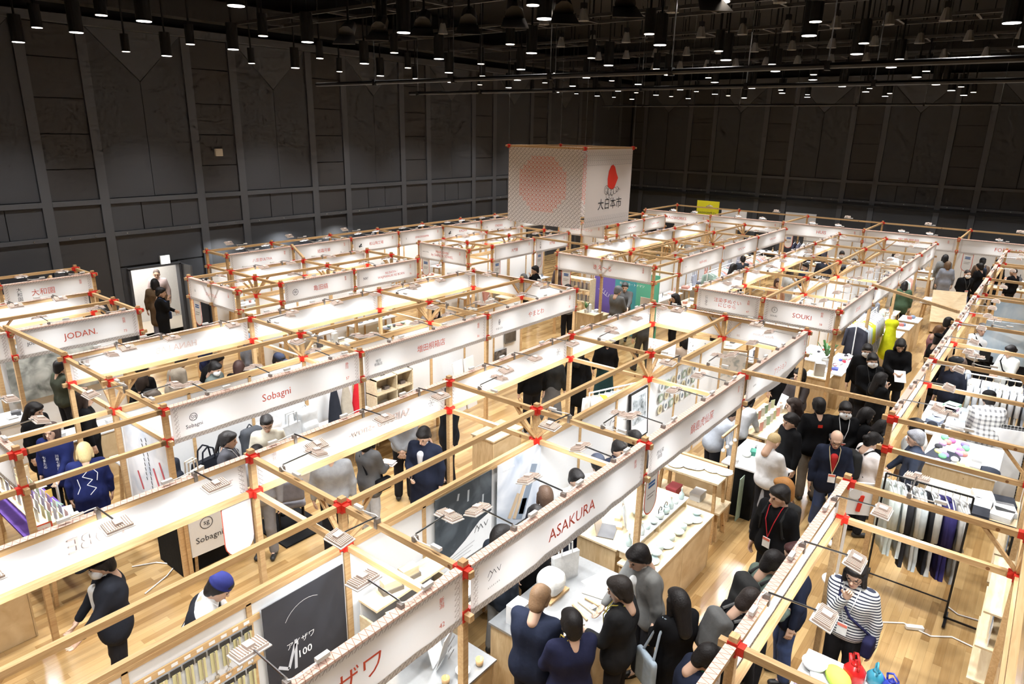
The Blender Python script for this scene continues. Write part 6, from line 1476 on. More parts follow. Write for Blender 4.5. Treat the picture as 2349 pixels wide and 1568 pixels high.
counter(15.8, 10.6, 1.0, 1.4, .85, 'dark covered table farther along the right block', top=cloth((.03, .035, .045)), side=cloth((.03, .035, .045)))
row(['pouch', 'folded', 'sheet', 'box'], [(.03, .035, .05), (.06, .07, .1), (.8, .8, .8), (.1, .1, .1)], (15.5, 10.2), (16.1, 11.1), 7, .85, ['navy pouch', 'denim cloth', 'white sheet', 'black box'], 'on the dark covered table', jit=.05)
for k, (x, z) in enumerate(((17.3, 1.0), (15.0, .9))):
    dm = board('denim_poster', x, 11.1, z, 1.9, .95, R(-80), 'large pale blue denim photo poster, %s along the right block' % ('farther', 'nearer')[k], duo('denim_pic', (.22, .36, .50), (.66, .74, .80), 2.2, .45, .2), 'poster', th=.02)
    MB().box((.2, -.015, .35), (.5, .004, .35)).obj('teal_block', paper((.20, .36, .36)), dm)
partition(17.95, 11.35, 22.9, 11.35, 1.9, 'white partition wall at the far end of the right block'); partition(5.85, 11.4, 11.6, 11.4, 1.2, 'low white partition wall at the right picture edge')
trestle(2.54, 10.3, .86, .8, .76, 'white table with kettles at the bottom right corner', top=M_WHITE)
put('kettle', (.62, .02, .02), 2.82, 10.35, .76, R(30), 'glossy red kettle shaped bag on the white corner table', s=1.15); put('kettle', (.05, .30, .42), 2.9, 10.52, .76, R(10), 'teal kettle with white dots right of the red one', s=.9); put('kettle', (.04, .06, .42), 2.86, 10.66, .76, R(60), 'small blue kettle at the table corner', s=.85)
put('lump', (.55, .75, .12), 2.66, 10.26, .76, R(20), 'crumpled lime green cloth next to the red kettle', s=1.5); put('bigbowl', (.84, .84, .83), 2.7, 10.02, .76, 0, 'white bowl on the corner table'); put('box', (.5, .42, .62), 2.4, 9.98, .76, R(15), 'small violet packet on the corner table')
put('box', (.84, .84, .84), 2.5, 10.1, .76, R(20), 'white lidded box beside the bowl', s=1.1); row('book', [(.82, .82, .82)], (2.35, 10.25), (2.4, 10.5), 2, .76, 'white booklet', 'on the corner table', jit=.02)
sh = thing('tall_display_board', 'pale wooden display shelf with white cards at the right picture edge', 'shelf', (4.5, -11.40, 0), R(180))
MB().box((0, 0, .75), (1.2, .04, 1.5)).obj('back_panel', M_PALE, sh)
for z in (.5, .9, 1.3): MB().box((0, -.1, z), (1.2, .2, .02)).obj('shelf_board', M_PALE, sh)
for i in range(5): put('card', [(.84, .84, .84), (.3, .4, .6), (.8, .8, .78)][i % 3], 4.02+.24*i, 11.30, .91, R(180), '%s white card on the pale shelf at the right edge' % ORD[i], 'cards on the pale shelf', 1.5)
cbl = MB().tube([(4.9, -9.95, .012), (5.0, -10.3, .012), (5.15, -10.5, .012), (5.1, -10.8, .012), (5.25, -11.0, .012), (5.2, -11.3, .012)], .009, 5).obj('white_cable', plain('cord_white', (.8, .78, .75), .5), None); tag(cbl, 'white extension cord lying on the floor in front of the clothes rack', 'cord')
tag(MB().box((0, 0, .02), (.2, .06, .035)).obj('power_strip', plain('cord_white', (.8, .78, .75), .5), None, (5.12, -10.62, .01), R(-60)), 'white power strip on the floor behind the striped shirt man', 'power strip')

# ------------------------------------------------------------------ tick ring block and the hiragana booth
gw = thing('colour_wall', 'wall panel in violet, teal and green with white plant drawings', 'wall panel', (13.9, -1.55, 0), R(-90))
for i, c in enumerate(((.16, .11, .42), (.06, .30, .33), (.10, .40, .26))): MB().box((-.7+.7*i, 0, .95), (.7, .03, 1.9)).obj('colour_panel', paper(c), gw)
wp = paper((.9, .9, .9)); strokes(gw, [[(-.9, 1.25), (-.6, 1.05)]]+[[(-.85+.07*i, 1.22-.045*i), (-.80+.07*i, 1.32-.045*i)] for i in range(5)]+[arc(0, .9, .12, 0, 350, 8)]+[arc(.6, .85, .1, 0, 350, 8)], -.018, .012, wp, 'plant_drawing')
letter('ヒバ・ひのき', .12, wp, gw, -.2, -.018, 1.72); letter('和ハッカ・トドマツ', .09, wp, gw, .2, -.018, 1.52)
counter(12.5, 1.25, .5, .6, .9, 'plywood counter left of the violet wall', side=M_PLY); counter(13.05, 1.2, .4, .5, .75, 'lower plywood counter in front of the violet wall', side=M_PLY)
row(['plant', 'carton', 'sheet', 'box'], [(.8, .8, .8), (.82, .82, .8)], (12.35, 1.2), (12.6, 1.4), 4, .9, ['small potted plant', 'white carton', 'white leaflet', 'white box'], 'on the plywood counter by the violet wall', jit=.04)
sp = thing('product_shelf', 'wooden shelf full of white pouches behind the tag', 'shelf', (13.3, -.35, 0), R(-90))
for z in (.6, .95, 1.3, 1.6): MB().box((0, 0, z), (.9, .3, .02)).obj('shelf_board', M_PALE, sp)
for sx in (-.45, .45): MB().box((sx, 0, .82), (.02, .3, 1.64)).obj('upright', M_PALE, sp)
for z in (.96, 1.31): row('carton', [(.8, .8, .8), (.7, .68, .66)], (13.3, -.0), (13.3, .7), 6, z, 'white refill pouch', 'on the %s product shelf' % ('lower' if z < 1.1 else 'upper'), s=.75)
nt_ = board('notice_board', 12.62, 2.88, 1.05, .34, .5, R(-90), 'beige price notice hanging at the corner post', paper((.62, .55, .48)), 'notice', th=.01)
counter(13.2, 7.1, 1.3, .6, .8, 'white table of small toys beyond the tick ring logo banner', top=M_WHITE, side=M_PLY); counter(12.75, 7.75, 1.7, .5, .8, 'front table of knitted toys facing the aisle', top=M_WHITE, side=M_PLY)
TC = [(.6, .05, .08), (.1, .12, .35), (.35, .4, .3), (.75, .45, .5), (.05, .05, .06), (.8, .8, .8)]
row('lump', TC, (12.7, 7.0), (13.7, 7.15), 8, .8, 'small knitted toy', 'on the rear toy table', jit=.05, s=.5); row(['lump', 'folded', 'lump', 'lump'], TC, (12.05, 7.75), (13.5, 7.75), 12, .8, 'coloured knit piece', 'on the front toy table', jit=.07, s=.6)
put('plant', (.8, .8, .8), 12.3, 7.55, .8, 0, 'dried flower arrangement on the toy table', s=1.8); tag(MB().box((0, 0, .14), (.2, .2, .28)).box((-.103, 0, .14), (.004, .16, .2)).obj('photo_cube', paper((.62, .62, .62)), None, (11.62, -7.6, .8), R(20)), 'grey photo cube standing on the end of the toy table', 'photo cube'); counter(11.62, 7.6, .45, .5, .8, 'narrow plywood stand under the grey photo cube')
counter(11.6, 5.8, 1.0, .6, .8, 'table with fanned magazines left of the purple skirt', top=M_PALE); row('book', [(.8, .8, .8), (.1, .1, .11), (.55, .56, .58)], (11.2, 5.75), (12.0, 5.85), 8, .8, ['white magazine', 'black magazine', 'grey magazine'], 'fanned on the magazine table', jit=.02)
tn = board('tenugui_cloth', 9.9, 6.3, .55, .55, .9, R(-70), 'white cloth with line drawing of boats hanging on a wooden rack', duo('boat_cloth', (.45, .5, .5), (.84, .83, .8), 7, .42, .06), 'cloth', th=.01)
MB().box((-.3, .03, .2), (.04, .04, 1.5)).box((.3, .03, .2), (.04, .04, 1.5)).box((0, .03, .93), (.64, .04, .04)).obj('stand', M_PINE, tn)
board('speckled_cloth', 8.85, A+1.15, .9, .5, 1.0, R(-80), 'white cloth with black leaf marks at the corner of the sagging banner booth', duo('speck', (.05, .06, .05), (.84, .83, .81), 22, .36, .02), 'cloth', th=.01)
board('floral_cloth', 8.9, 5.2, .5, .6, 1.2, R(-90), 'white cloth with red dots hanging behind the purple skirt visitor', duo('flor', (.4, .08, .08), (.82, .80, .78), 26, .34, .02), 'cloth', th=.01)
rack(14.75, 7.78, R(0), 2.1, 1.55, 'white clothes rail under the aisle banners of the tick ring block', M_WHITE)
for i in range(12): hang(13.8+.165*i, 7.78, 1.53, R(80), .95, .44, [(.03, .03, .04), (.5, .55, .6), (.75, .77, .75), (.45, .58, .62), (.55, .60, .04), (.55, .58, .05), (.5, .5, .52), (.4, .4, .42)][min(7, i)], '%s garment from the left on the aisle clothes rail' % ORD[i], 'garments on the aisle clothes rail', i)
def fill(nm, xa, xb, vw, side, seed, rail=False, pal=None):
    """a table along the partition and a front table, with goods"""
    r = random.Random(seed); xm, L = (xa+xb)/2, xb-xa; d = side
    pal = pal or [(.8, .8, .78), (.7, .66, .6), (.12, .12, .14), (.4, .42, .5), (.6, .3, .25), (.3, .4, .35)]
    trestle(xm, vw+d*.32, L-.5, .45, .85, 'white table along the wall in the %s booth' % nm, top=M_WHITE)
    ks = [['bowl', 'plate', 'cup'], ['folded', 'pouch', 'tote'], ['box', 'carton', 'tin'], ['book', 'card', 'box'], ['bottle', 'tin', 'bowl']][seed % 5]
    cs = [pal[r.randrange(len(pal))] for _ in range(5)]
    w = [{'bowl': 'small bowl', 'plate': 'plate', 'cup': 'cup', 'folded': 'folded cloth', 'pouch': 'pouch', 'tote': 'bag', 'box': 'lidded box', 'carton': 'carton', 'tin': 'tin', 'book': 'booklet', 'card': 'card', 'bottle': 'bottle'}[k] for k in ks]
    row(ks, cs, (xa+.4, vw+d*.32), (xb-.4, vw+d*.32), int(L*3), .85, w, 'on the wall table of the %s booth' % nm, jit=.03)
    if rail:
        rack(xm, vw+d*1.0, 0, L-.8, 1.5, 'white clothes rail in the %s booth' % nm, M_WHITE)
        for i in range(int(L*3.4)): hang(xa+.55+.24*i*(L-1.1)/(L*.82), vw+d*1.0, 1.48, R(85+r.uniform(-8, 8)), .85, .44, pal[r.randrange(len(pal))], '%s garment on the rail of the %s booth' % (ORD[i % 16], nm), 'garments of the %s booth' % nm, seed+i)
    else:
        trestle(xm+r.uniform(-.3, .3), vw+d*1.15, L*.5, .5, .8, 'front table in the %s booth' % nm, top=M_PALE)
        row(ks[::-1], cs[::-1], (xm-L*.2, vw+d*1.15), (xm+L*.2, vw+d*1.15), 6, .8, w[::-1], 'on the front table of the %s booth' % nm, jit=.04)
for nm, xa, xb, vw, sd, s, rl in (('hexagon logo', 5.0, 7.0, -3.05, 1, 2, 0), ('lacquer ware', 7.0, 9.0, -3.05, 1, 5, 0), ('rear hexagon', 5.0, 7.0, -3.05, -1, 12, 0), ('rear lacquer', 7.0, 9.0, -3.05, -1, 10, 0),
    ('towel', 11.2, 12.2, -3.05, 1, 1, 0), ('chopstick', 12.2, 14.2, -3.05, 1, 7, 0), ('second chopstick', 14.2, 16.1, -3.05, 1, 4, 0),
    ('first left wall', 6, 8, -6.98, 1, 15, 0), ('second left wall', 8, 10.1, -6.98, 1, 20, 0), ('third left wall', 10.1, 12, -6.98, 1, 25, 0), ('fourth left wall', 12, 14.1, -6.98, 1, 30, 0), ('fifth left wall', 14.1, 16.2, -6.98, 1, 35, 0), ('sixth left wall', 16.2, 18.2, -6.98, 1, 40, 0),
    ('first thin lettering', 14.1, 17, 1.5, 1, 3, 0), ('second thin lettering', 17.05, 20, 1.5, 1, 6, 1), ('third thin lettering', 20.05, 23, 1.5, 1, 11, 1), ('rear green wall', 14.1, 17, 1.5, -1, 13, 0), ('rear middle', 17.05, 20, 1.5, -1, 16, 1), ('rear end', 20.05, 23, 1.5, -1, 18, 0),
    ('chusen dyeing', 11.1, 14, 6.43, -1, 8, 0), ('second tick ring bay', 14, 17, 6.43, -1, 23, 0), ('third tick ring bay', 17, 20, 6.43, -1, 26, 1), ('last tick ring bay', 20, 23, 6.43, -1, 28, 0), ('aisle side third', 17, 20, 6.43, 1, 33, 0), ('aisle side last', 20, 23, 6.43, 1, 31, 1)):
    fill(nm, xa, xb, vw, sd, s, rl)
for k, (v, nm) in enumerate(((-2.2, 'first far wall'), (.9, 'second far wall'), (3.9, 'third far wall'), (6.8, 'fourth far wall'), (9.9, 'last far wall'))):
    trestle(26.6, v, .6, 2.2, .9, 'white table in the %s booth' % nm, top=M_WHITE)
    row([['tote', 'pouch'], ['bottle', 'box'], ['folded', 'pouch'], ['kettle', 'bigbowl', 'tin'], ['bigbowl', 'plate', 'kettle']][k], [(.1, .1, .11), (.5, .35, .2), (.3, .32, .35), (.7, .35, .2), (.78, .78, .78)], (26.55, v-.9), (26.65, v+.9), 8, .9, ['dark piece', 'tan piece', 'grey piece', 'copper piece', 'white piece'], 'on the %s table' % nm, jit=.04)
    trestle(25.2, v+.2, .5, 1.6, .85, 'front table in the %s booth' % nm, top=M_PALE)
    row([['pouch', 'tote'], ['box', 'carton'], ['folded'], ['bowl', 'plate'], ['plate', 'tin']][k], [(.3, .3, .32), (.75, .72, .66), (.08, .08, .1)], (25.2, v-.4), (25.2, v+.8), 5, .85, 'small goods', 'on the front table of the %s booth' % nm, jit=.03)
rack(26.0, 3.2, R(-90), 1.4, 1.6, 'dark clothes rack in the four capitals booth')
for i in range(8): hang(26.0, 2.6+.17*i, 1.58, 0, .8, .44, [(.03, .03, .05), (.1, .1, .14), (.7, .7, .7)][i % 3], '%s jacket on the rack of the four capitals booth' % ORD[i], 'jackets of the four capitals booth', i)
yb = board('yellow_sign', 28.4, -2.3, 1.9, 1.1, .75, R(-90), 'bright yellow sign board above the far wall booths', paper((.80, .74, .02)), 'sign', th=.04); letter('BAGWORKS Co.', .13, M_TBLK, yb, 0, -.024, .2)
MB().box((0, .05, -.95), (.06, .05, 1.9)).obj('post', M_PINE, yb)
wb = board('white_sign', 28.4, -1.0, 1.75, 1.2, .6, R(-90), 'plain white sign board right of the yellow one', paper((.8, .8, .8)), 'sign', th=.04); MB().box((0, .05, -.85), (.06, .05, 1.75)).obj('post', M_PINE, wb)
wb = board('pale_sign', 28.4, 2.0, 1.9, 1.3, .55, R(-90), 'pale grey sign board above the far row near the four capitals banner', paper((.55, .55, .55)), 'sign', th=.04); MB().box((0, .05, -.95), (.06, .05, 1.9)).obj('post', M_PINE, wb)
# aisle at the far right
trestle(21.5, 8.35, 1.0, .6, .8, 'white aisle table with books near the far wall', top=M_WHITE); row(['book', 'sheet', 'box'], [(.8, .8, .8), (.5, .3, .25)], (21.2, 8.3), (21.8, 8.4), 5, .8, ['white book', 'paper', 'red box'], 'on the white aisle table', jit=.04)
pbx = board('knotty_board', 20.6, 8.9, .35, .9, 1.0, R(-75), 'slanted knotty wood board standing in the aisle', M_PALE, 'board', th=.03, tilt=R(-25)); st_ = MB().box((0, .2, -.15), (.8, .3, .3)).obj('crate_base', M_PINE, pbx)
for i, (x, v, h) in enumerate(((18.2, 8.25, .85), (17.2, 8.2, .85), (16.2, 8.15, .85))):
    counter(x, v, .7, .5, h, 'aisle counter with plywood sides, %s past the yellow dress' % ORD[i], top=M_WHITE); row(['sheet', 'box', 'lump'], [(.8, .8, .8), (.5, .15, .12), (.2, .25, .35)], (x-.2, v), (x+.2, v), 4, h, ['white sheet', 'red packet', 'blue cloth'], 'on the %s aisle counter' % ORD[i], jit=.05)
mq = thing('dress_form', 'lime yellow dress on a dress form at the corner of the aisle', 'mannequin', (15.3, -8.25, 0)); q = SDF().cone((0, -.06, 1.32), (0, .06, 1.32), .10, None, .06).cone((0, 0, 1.15), (0, 0, .55), .12, .2, .08).mesh(.03); MB().add(*q).obj('dress', cloth((.62, .66, .02)), mq, smooth=True); MB().cyl((0, 0, 0), (0, 0, 1.5), .015, n=6).obj('pole', M_STEEL, mq); MB().lathe([(.18, 0), (.18, .015), (.02, .03)], n=16).obj('foot', M_WHITE, mq); MB().cyl((0, 0, 1.42), (0, 0, 1.52), .05, .045, 10).obj('neck_cap', M_WHITE, mq)
# ------------------------------------------------------------------ the visitors
BK = (.006, .006, .007); NV = (.014, .018, .035); GY = (.20, .20, .205); LG = (.52, .53, .54); WH = (.78, .78, .77); BR = (.12, .07, .04); JE = (.06, .09, .20)
STR = None
def crowd():
    strp = stripes('breton_stripes', (.80, .80, .79), (.02, .025, .05), .030, 2, .42); plaid = stripes('plaid_check', (.74, .74, .72), (.16, .16, .17), .075, 1, .42, 2)
    P = person
    # around the demonstration table
    P('person with light brown hair in a navy jacket leaning over the steel table', .86, 7.98, 12, top=NV, hair='short', hc=(.22, .13, .07), near=1, lean=10, nod=22, R_='low', L_='low', coat=.1, fat=1.1)
    P('person in a navy blazer with yellow collar strap photographing the table', .86, 8.40, 55, top=(.016, .018, .045), near=1, R_='phone', L_='phone', lanyard=(.6, .45, .1), coat=.1)
    P('person with thinning crown in a charcoal suit holding a can', 1.52, 8.52, 100, top=(.016, .016, .017), hair='short', hc=(.025, .02, .018), near=1, R_='down', L_='hold', coat=.12, nod=18, H=1.74, lanyard=(.55, .45, .08))
    P('person in a grey tweed jacket and white shirt bending to the table', 2.22, 8.45, 150, top=(.17, .17, .165), near=1, lean=12, nod=20, R_='reach', L_='down', collar=WH, coat=.12, H=1.76)
    P('person with long black hair in a black coat carrying a pale blue tote', 1.84, 8.95, 60, H=1.62, top=BK, hair='long', near=1, bag=('tote', (.36, .43, .50), 1), coat=.35, R_='hold', L_='hold')
    P('person with thin hair in a black coat and grey backpack leaning to the right banner', 2.08, 9.33, -38, top=BK, hair='short', hc=(.03, .022, .02), near=1, lean=20, nod=25, bag=('backpack', (.11, .11, .11)), lanyard=(.7, .7, .7), coat=.15)
    P('person with dark backpack in a green grey jacket looking right', 2.84, 9.38, -40, top=(.10, .13, .11), near=1, nod=20, lean=8, bag=('backpack', (.03, .03, .03)), R_='hold', L_='hold', H=1.72)
    P('person in a navy top with green collar at the bottom edge beside the red joint', 1.22, 9.33, -50, top=NV, near=1, lean=14, nod=25, collar=(.02, .12, .07), R_='low', L_='low', H=1.66)
    P('person in black with red lanyard and badge turning left in the aisle', 4.27, 9.08, 165, top=BK, near=1, lanyard=(.55, .03, .04), bag=('backpack', (.02, .02, .02)), H=1.76, turn=-25, coat=.1, R_='down', L_='down')
    P('person with reddish dark hair and jeans half hidden behind the right banner', 3.25, 9.60, 120, top=NV, bot=JE, hc=(.05, .015, .015), near=1, coat=.15, collar=WH, H=1.70)
    P('person with orange brown hair in a brown coat behind the red lanyard', 4.66, 9.02, 100, top=(.09, .05, .03), hair='bob', hc=(.34, .15, .04), near=1, coat=.45, H=1.66)
    P('person with cropped blond hair in a pale sweatshirt and grey apron', 5.90, 8.44, -25, H=1.66, top=(.60, .59, .59), hair='buzz', hc=(.50, .38, .20), near=1, nod=30, R_='hold', L_='hold', apron=(.30, .30, .31), shoe=(.05, .05, .06))
    # aisle crowd
    P('person with black hair bun in a black dress facing the counters', 6.85, 8.42, 140, H=1.66, top=BK, bot=BK, hair='bun', skirt=.25, near=1, coat=.2)
    P('person in a black jacket with small red label on the back', 7.50, 8.63, 35, H=1.76, top=BK, bot=(.16, .13, .10), near=1, coat=.1)
    P('person in a white mask and black sweater with white lanyard facing the camera', 7.72, 8.96, 205, H=1.73, top=BK, mask=True, near=1, lanyard=(.7, .7, .7), R_='belly', L_='belly')
    P('person with long dark hair beside the card racks', 7.68, 8.22, 110, H=1.60, top=(.03, .025, .025), hair='long', hc=(.03, .018, .014), near=1)
    P('person in a navy suit and red sweater walking towards the camera', 6.55, 9.13, 200, H=1.70, top=NV, bot=JE, hair='bald', hc=(.05, .045, .045), near=1, glasses=True, nod=22, lanyard=(.6, .5, .3), collar=(.45, .03, .03), stride=.6, shoe=(.75, .75, .75), coat=.15)
    P('person with short black hair and beige tote strap looking right', 7.90, 9.22, -50, H=1.64, top=BK, hair='bob', near=1, nod=20, bag=('tote', (.45, .40, .33), 1))
    P('person with black hair bending towards the right booth counter', 7.55, 9.46, -60, H=1.64, top=BK, hair='bob', near=1, nod=30, lean=8)
    P('person in a white pink puffer jacket with black backpack straps', 6.92, 9.52, -50, H=1.64, top=(.70, .64, .62), hair='bun', near=1, nod=25, fat=1.12, bag=('backpack', (.02, .02, .02)), R_='hold', L_='hold')
    P('person in a white mask and black jacket with red badge in the aisle', 10.67, 8.72, 210, H=1.76, top=BK, mask=True, near=1, lanyard=(.05, .05, .05), R_='belly', L_='belly', coat=.2)
    P('person with black hair directly behind the masked person with the badge', 11.35, 8.49, 195, H=1.74, top=BK, mask=True)
    P('person with parted black hair in black pointing at a paper', 12.15, 8.94, 200, H=1.76, top=BK, near=1, nod=30, R_='hold', L_='hold', coat=.25, hair='bob')
    P('person with long black hair and mask in front of the pair in the aisle', 10.05, 9.01, -40, H=1.60, top=BK, hair='long', mask=True, R_='chin', L_='hold', coat=.2)
    P('person with brown hair in a mauve top reading at the right booth', 14.48, 9.31, -50, H=1.62, top=(.28, .13, .14), hc=(.12, .06, .03), nod=25, R_='hold', L_='hold', apron=None)
    P('person in a black beret, glasses and long black coat facing right', 13.25, 9.48, -50, H=1.72, top=BK, hat=('beret', BK), glasses=True, coat=.5, nod=15)
    P('person in black seen from behind against the right banner', 15.15, 9.41, -30, H=1.70, top=BK, coat=.3)
    P('person in a white mask, black jacket and jeans coming down the aisle', 22.5, 9.0, 215, H=1.73, top=BK, bot=(.10, .13, .26), hair='buzz', hc=(.03, .022, .02), mask=True, lanyard=(.1, .1, .1), R_='back', L_='back')
    P('person in a long grey coat at the house goods table', 25.5, 8.02, 20, H=1.72, top=(.17, .17, .165), hair='bob', coat=.5, collar=(.4, .4, .45))
    P('person in a pale blue grey coat next to the long grey coat', 24.4, 8.25, 20, H=1.64, top=(.26, .28, .33), hc=(.15, .09, .05), hair='bob', coat=.4)
    P('person in a dark cap and brown coat with backpack by the far wall', 25.45, 9.15, 10, H=1.74, top=(.10, .065, .045), hat=('cap', BK), bag=('backpack', (.02, .025, .04)))
    P('person in a long black coat beside the brown coat and cap', 24.3, 9.2, 60, H=1.72, top=BK, coat=.55)
    P('person in black facing left at the right far wall table', 26.05, 9.6, 140, H=1.70, top=BK)
    P('person in a black shirt at the right end of the far wall row', 24.15, 10.15, 60, H=1.70, top=BK, hair='buzz', hc=(.04, .03, .025))
    P('person in a dark grey jacket holding up a leaflet by the timber post', 9.2, 7.85, 150, H=1.64, top=(.06, .05, .05), hair='bob', near=1, R_='hold', L_='hold')
    P('person in a black coat and pale jeans behind the sagging banner', 9.9, 7.35, 60, H=1.72, top=BK, bot=(.22, .27, .38), coat=.4)
    P('person in a light grey jacket leaning over the card table', 7.35, 7.45, -15, H=1.60, top=(.48, .48, .49), hair='bob', lean=20, nod=25, R_='reach', L_='low', near=1)
    P('person in a patterned grey shirt reaching across the dark edged counter', 6.55, 7.35, -40, H=1.66, top=(.30, .32, .36), lean=28, nod=15, R_='down', L_='far', near=1)
    # right hand block
    P('person in a striped shirt and navy bag holding a hand to the chin', 3.28, 10.15, 175, H=1.72, topmat=strp, hair='bob', near=1, glasses=True, R_='chin', L_='down', bag=('sling', (.02, .02, .06), 1), lanyard=(.6, .6, .62), nod=12)
    P('person in a plaid shirt and dark cap bending over the shirt table', 9.74, 10.75, 25, H=1.74, topmat=plaid, hat=('cap', BK), near=1, lean=16, R_='low', L_='low', coat=.15, fat=1.15)
    P('person with black bob in a white sweater standing at the towel table', 8.06, 9.93, 70, H=1.60, top=(.74, .73, .70), bot=(.4, .36, .28), hair='bob', near=1, fat=1.08)
    P('person with curly grey hair in a navy polo behind the plywood counter', 7.42, 10.03, 100, H=1.66, top=(.04, .05, .08), hc=(.22, .22, .24), near=1, R_='low', L_='down')
    P('person in a dark flat cap and navy coat between the white rails', 11.62, 10.0, 150, H=1.72, top=(.016, .018, .03), hat=('beret', BK), coat=.4, near=1)
    P('person with brown bob in a blue grey sweater at the white table', 12.1, 10.05, 40, H=1.60, top=(.33, .36, .42), hair='bob', hc=(.05, .03, .022))
    P('person in a white sweater with black strap holding a black folder', 14.9, 10.1, 205, H=1.74, top=(.72, .72, .72), hc=(.12, .11, .11), R_='hold', L_='hold', bag=('sling', BK, 1))
    P('person with black hair bun in a white jacket facing left', 13.68, 10.75, 140, H=1.64, top=(.70, .71, .68), bot=(.5, .5, .48), hair='bun', R_='hold', L_='hold', bag=('sling', BK, 1), coat=.25)
    # middle aisle, between the rows
    P('person in a navy puffer coat looking down at a phone by the post', 2.78, 4.62, 195, H=1.70, top=NV, near=1, nod=25, R_='hold', L_='down', coat=.45, fat=1.15, collar=(.55, .56, .6))
    P('person in a grey sweater and black trousers with hands clasped behind', 3.25, 3.66, 40, H=1.72, top=(.34, .35, .37), near=1, R_='back', L_='back')
    P('person in a grey quilted jacket leafing through papers', 2.25, 4.02, 0, H=1.62, top=(.13, .13, .135), bot=(.55, .56, .58), hair='bob', near=1, R_='hold', L_='hold', coat=.2, bag=('sling', BK, -1))
    P('person in a pale grey sweatshirt seen from behind under the mirrored lettering banner', 1.6, 4.05, 50, H=1.70, top=(.36, .37, .39), near=1, fat=1.12)
    P('person in black beside the white timber post looking left', 4.0, 3.92, 150, H=1.74, top=(.014, .016, .022), near=1, coat=.2)
    P('person in a cream fleece vest standing behind the bag counter', 1.63, 2.5, 245, H=1.66, top=(.60, .56, .46), near=1, nod=20, glasses=True)
    P('person in dark grey with ponytail talking beside the handbags', 1.0, 2.5, -40, H=1.60, top=(.07, .07, .08), hair='pony', near=1, lanyard=(.6, .6, .6))
    P('person in grey trousers and black shoes half hidden by the tag', .95, 3.35, 220, H=1.68, top=(.3, .3, .32), bot=(.24, .24, .26), near=1)
    P('person in a dark jacket over a white shirt with mask below the lower left banner', -1.36, 4.40, 165, H=1.72, top=(.014, .015, .02), near=1, mask=True, hat=('cap', BK), collar=WH, R_='low', L_='low', coat=.12, fat=1.1, nod=15)
    P('person in a blue beanie and black vest over white sleeves, bending', -.98, 5.28, -38, H=1.68, top=(.74, .74, .74), near=1, hat=('beanie', (.025, .03, .14)), vest=(.016, .017, .022), lean=26, nod=20, R_='low', L_='reach', lanyard=(.6, .6, .6))
    # left passage
    P('person smiling in a navy happi coat with white lettering', -.45, .42, 222, H=1.62, top=(.012, .018, .085), hair='bob', hc=(.05, .03, .025), near=1, R_='down', L_='low', coat=.2, fat=1.1, nod=0)
    P('person with blond hair in a navy happi coat with white pattern on the back', -.42, 1.40, 70, H=1.56, top=(.012, .018, .085), hair='bob', hc=(.62, .48, .24), near=1, lean=12, nod=20, coat=.25, fat=1.1)
    P('person with very long black hair and black mask in black', -.36, -.60, -50, H=1.62, top=BK, hair='long', near=1, nod=18, fat=1.15, coat=.3)
    P('person in an olive green jacket seen from behind in the far left booth', .57, -2.2, 10, H=1.70, top=(.045, .05, .035), near=1, R_='hold', L_='hold', collar=WH)
    P('person in a long black coat under the rear left beam', .25, -.35, -20, H=1.70, top=BK, near=1, coat=.5, hair='long', hc=(.03, .018, .015))
    P('person with dark brown hair behind the brace near the left ridge post', 1.3, -.75, 30, H=1.58, top=BK, hair='bob', hc=(.03, .02, .016))
    P('person in black with a high ponytail seen from behind by the white rail', 1.5, -1.15, 20, H=1.66, top=BK, hair='bun', coat=.3)
    P('person in a beige coat leaning with an orange bag', 2.1, -1.35, 0, H=1.62, top=(.36, .31, .25), lean=20, coat=.4, bag=('sling', (.35, .11, .04), -1))
    P('person in a black coat bending beside the beige coat', 2.5, -.95, -20, H=1.66, top=BK, lean=25, coat=.3)
    P('person in a white mask and green grey jacket looking down', 2.35, -.28, -60, H=1.66, top=(.11, .13, .12), mask=True, nod=25)
    P('person with dark red brown hair behind the plywood counter', 2.75, -.15, 40, H=1.60, top=BK, hair='bob', hc=(.04, .018, .015))
    P('person with brown hair seen just above the white table', 1.12, .12, 160, H=1.58, top=(.3, .2, .12), hair='bob', hc=(.05, .035, .025))
    P('person in a navy cap, white mask and navy top', 3.4, .1, -60, H=1.64, top=(.03, .035, .05), hat=('cap', (.03, .035, .06)), mask=True, nod=20)
    P('person smiling with brown hair beside the navy cap', 4.0, .15, 230, H=1.60, top=(.05, .05, .055), hair='bob', hc=(.05, .03, .02))
    P('person with shaved head in a navy jacket and mask near the green bottle', 7.2, .1, -40, H=1.62, top=(.025, .03, .045), hair='buzz', hc=(.12, .10, .09), mask=True, lanyard=(.6, .6, .6))
    P('person in black behind the second ridge post braces', 8.0, -.3, 220, H=1.60, top=BK, hair='bob')
    P('person in a patterned flat cap reading behind the last bay', 8.6, .3, -70, H=1.58, top=(.05, .05, .05), hat=('beret', (.15, .13, .11)), R_='hold', L_='hold')
    P('person with brown hair in a red sweater holding a sheet', 9.0, .35, 200, H=1.60, top=(.40, .02, .02), hair='bob', hc=(.07, .03, .02), R_='hold', L_='hold')
    P('person in a light blue knit hat beside the hexagon booth', 3.75, -1.55, -30, H=1.60, top=(.2, .2, .22), hat=('beanie', (.26, .38, .52)))
    P('person in a dark navy coat in front of the doorway booth', 3.2, -2.2, -40, H=1.60, top=(.02, .025, .07), hair='bob', hc=(.04, .02, .02))
    # doorway
    P('person in a brown hooded coat standing in the doorway, back turned', 4.75, -7.6, 60, H=1.72, top=(.13, .085, .05), bot=(.16, .16, .20), hair='bob', coat=.45)
    P('person in a pale pink shirt beyond the doorway', 5.35, -8.75, 240, H=1.74, top=(.66, .54, .54), hair='buzz', hc=(.12, .09, .08))
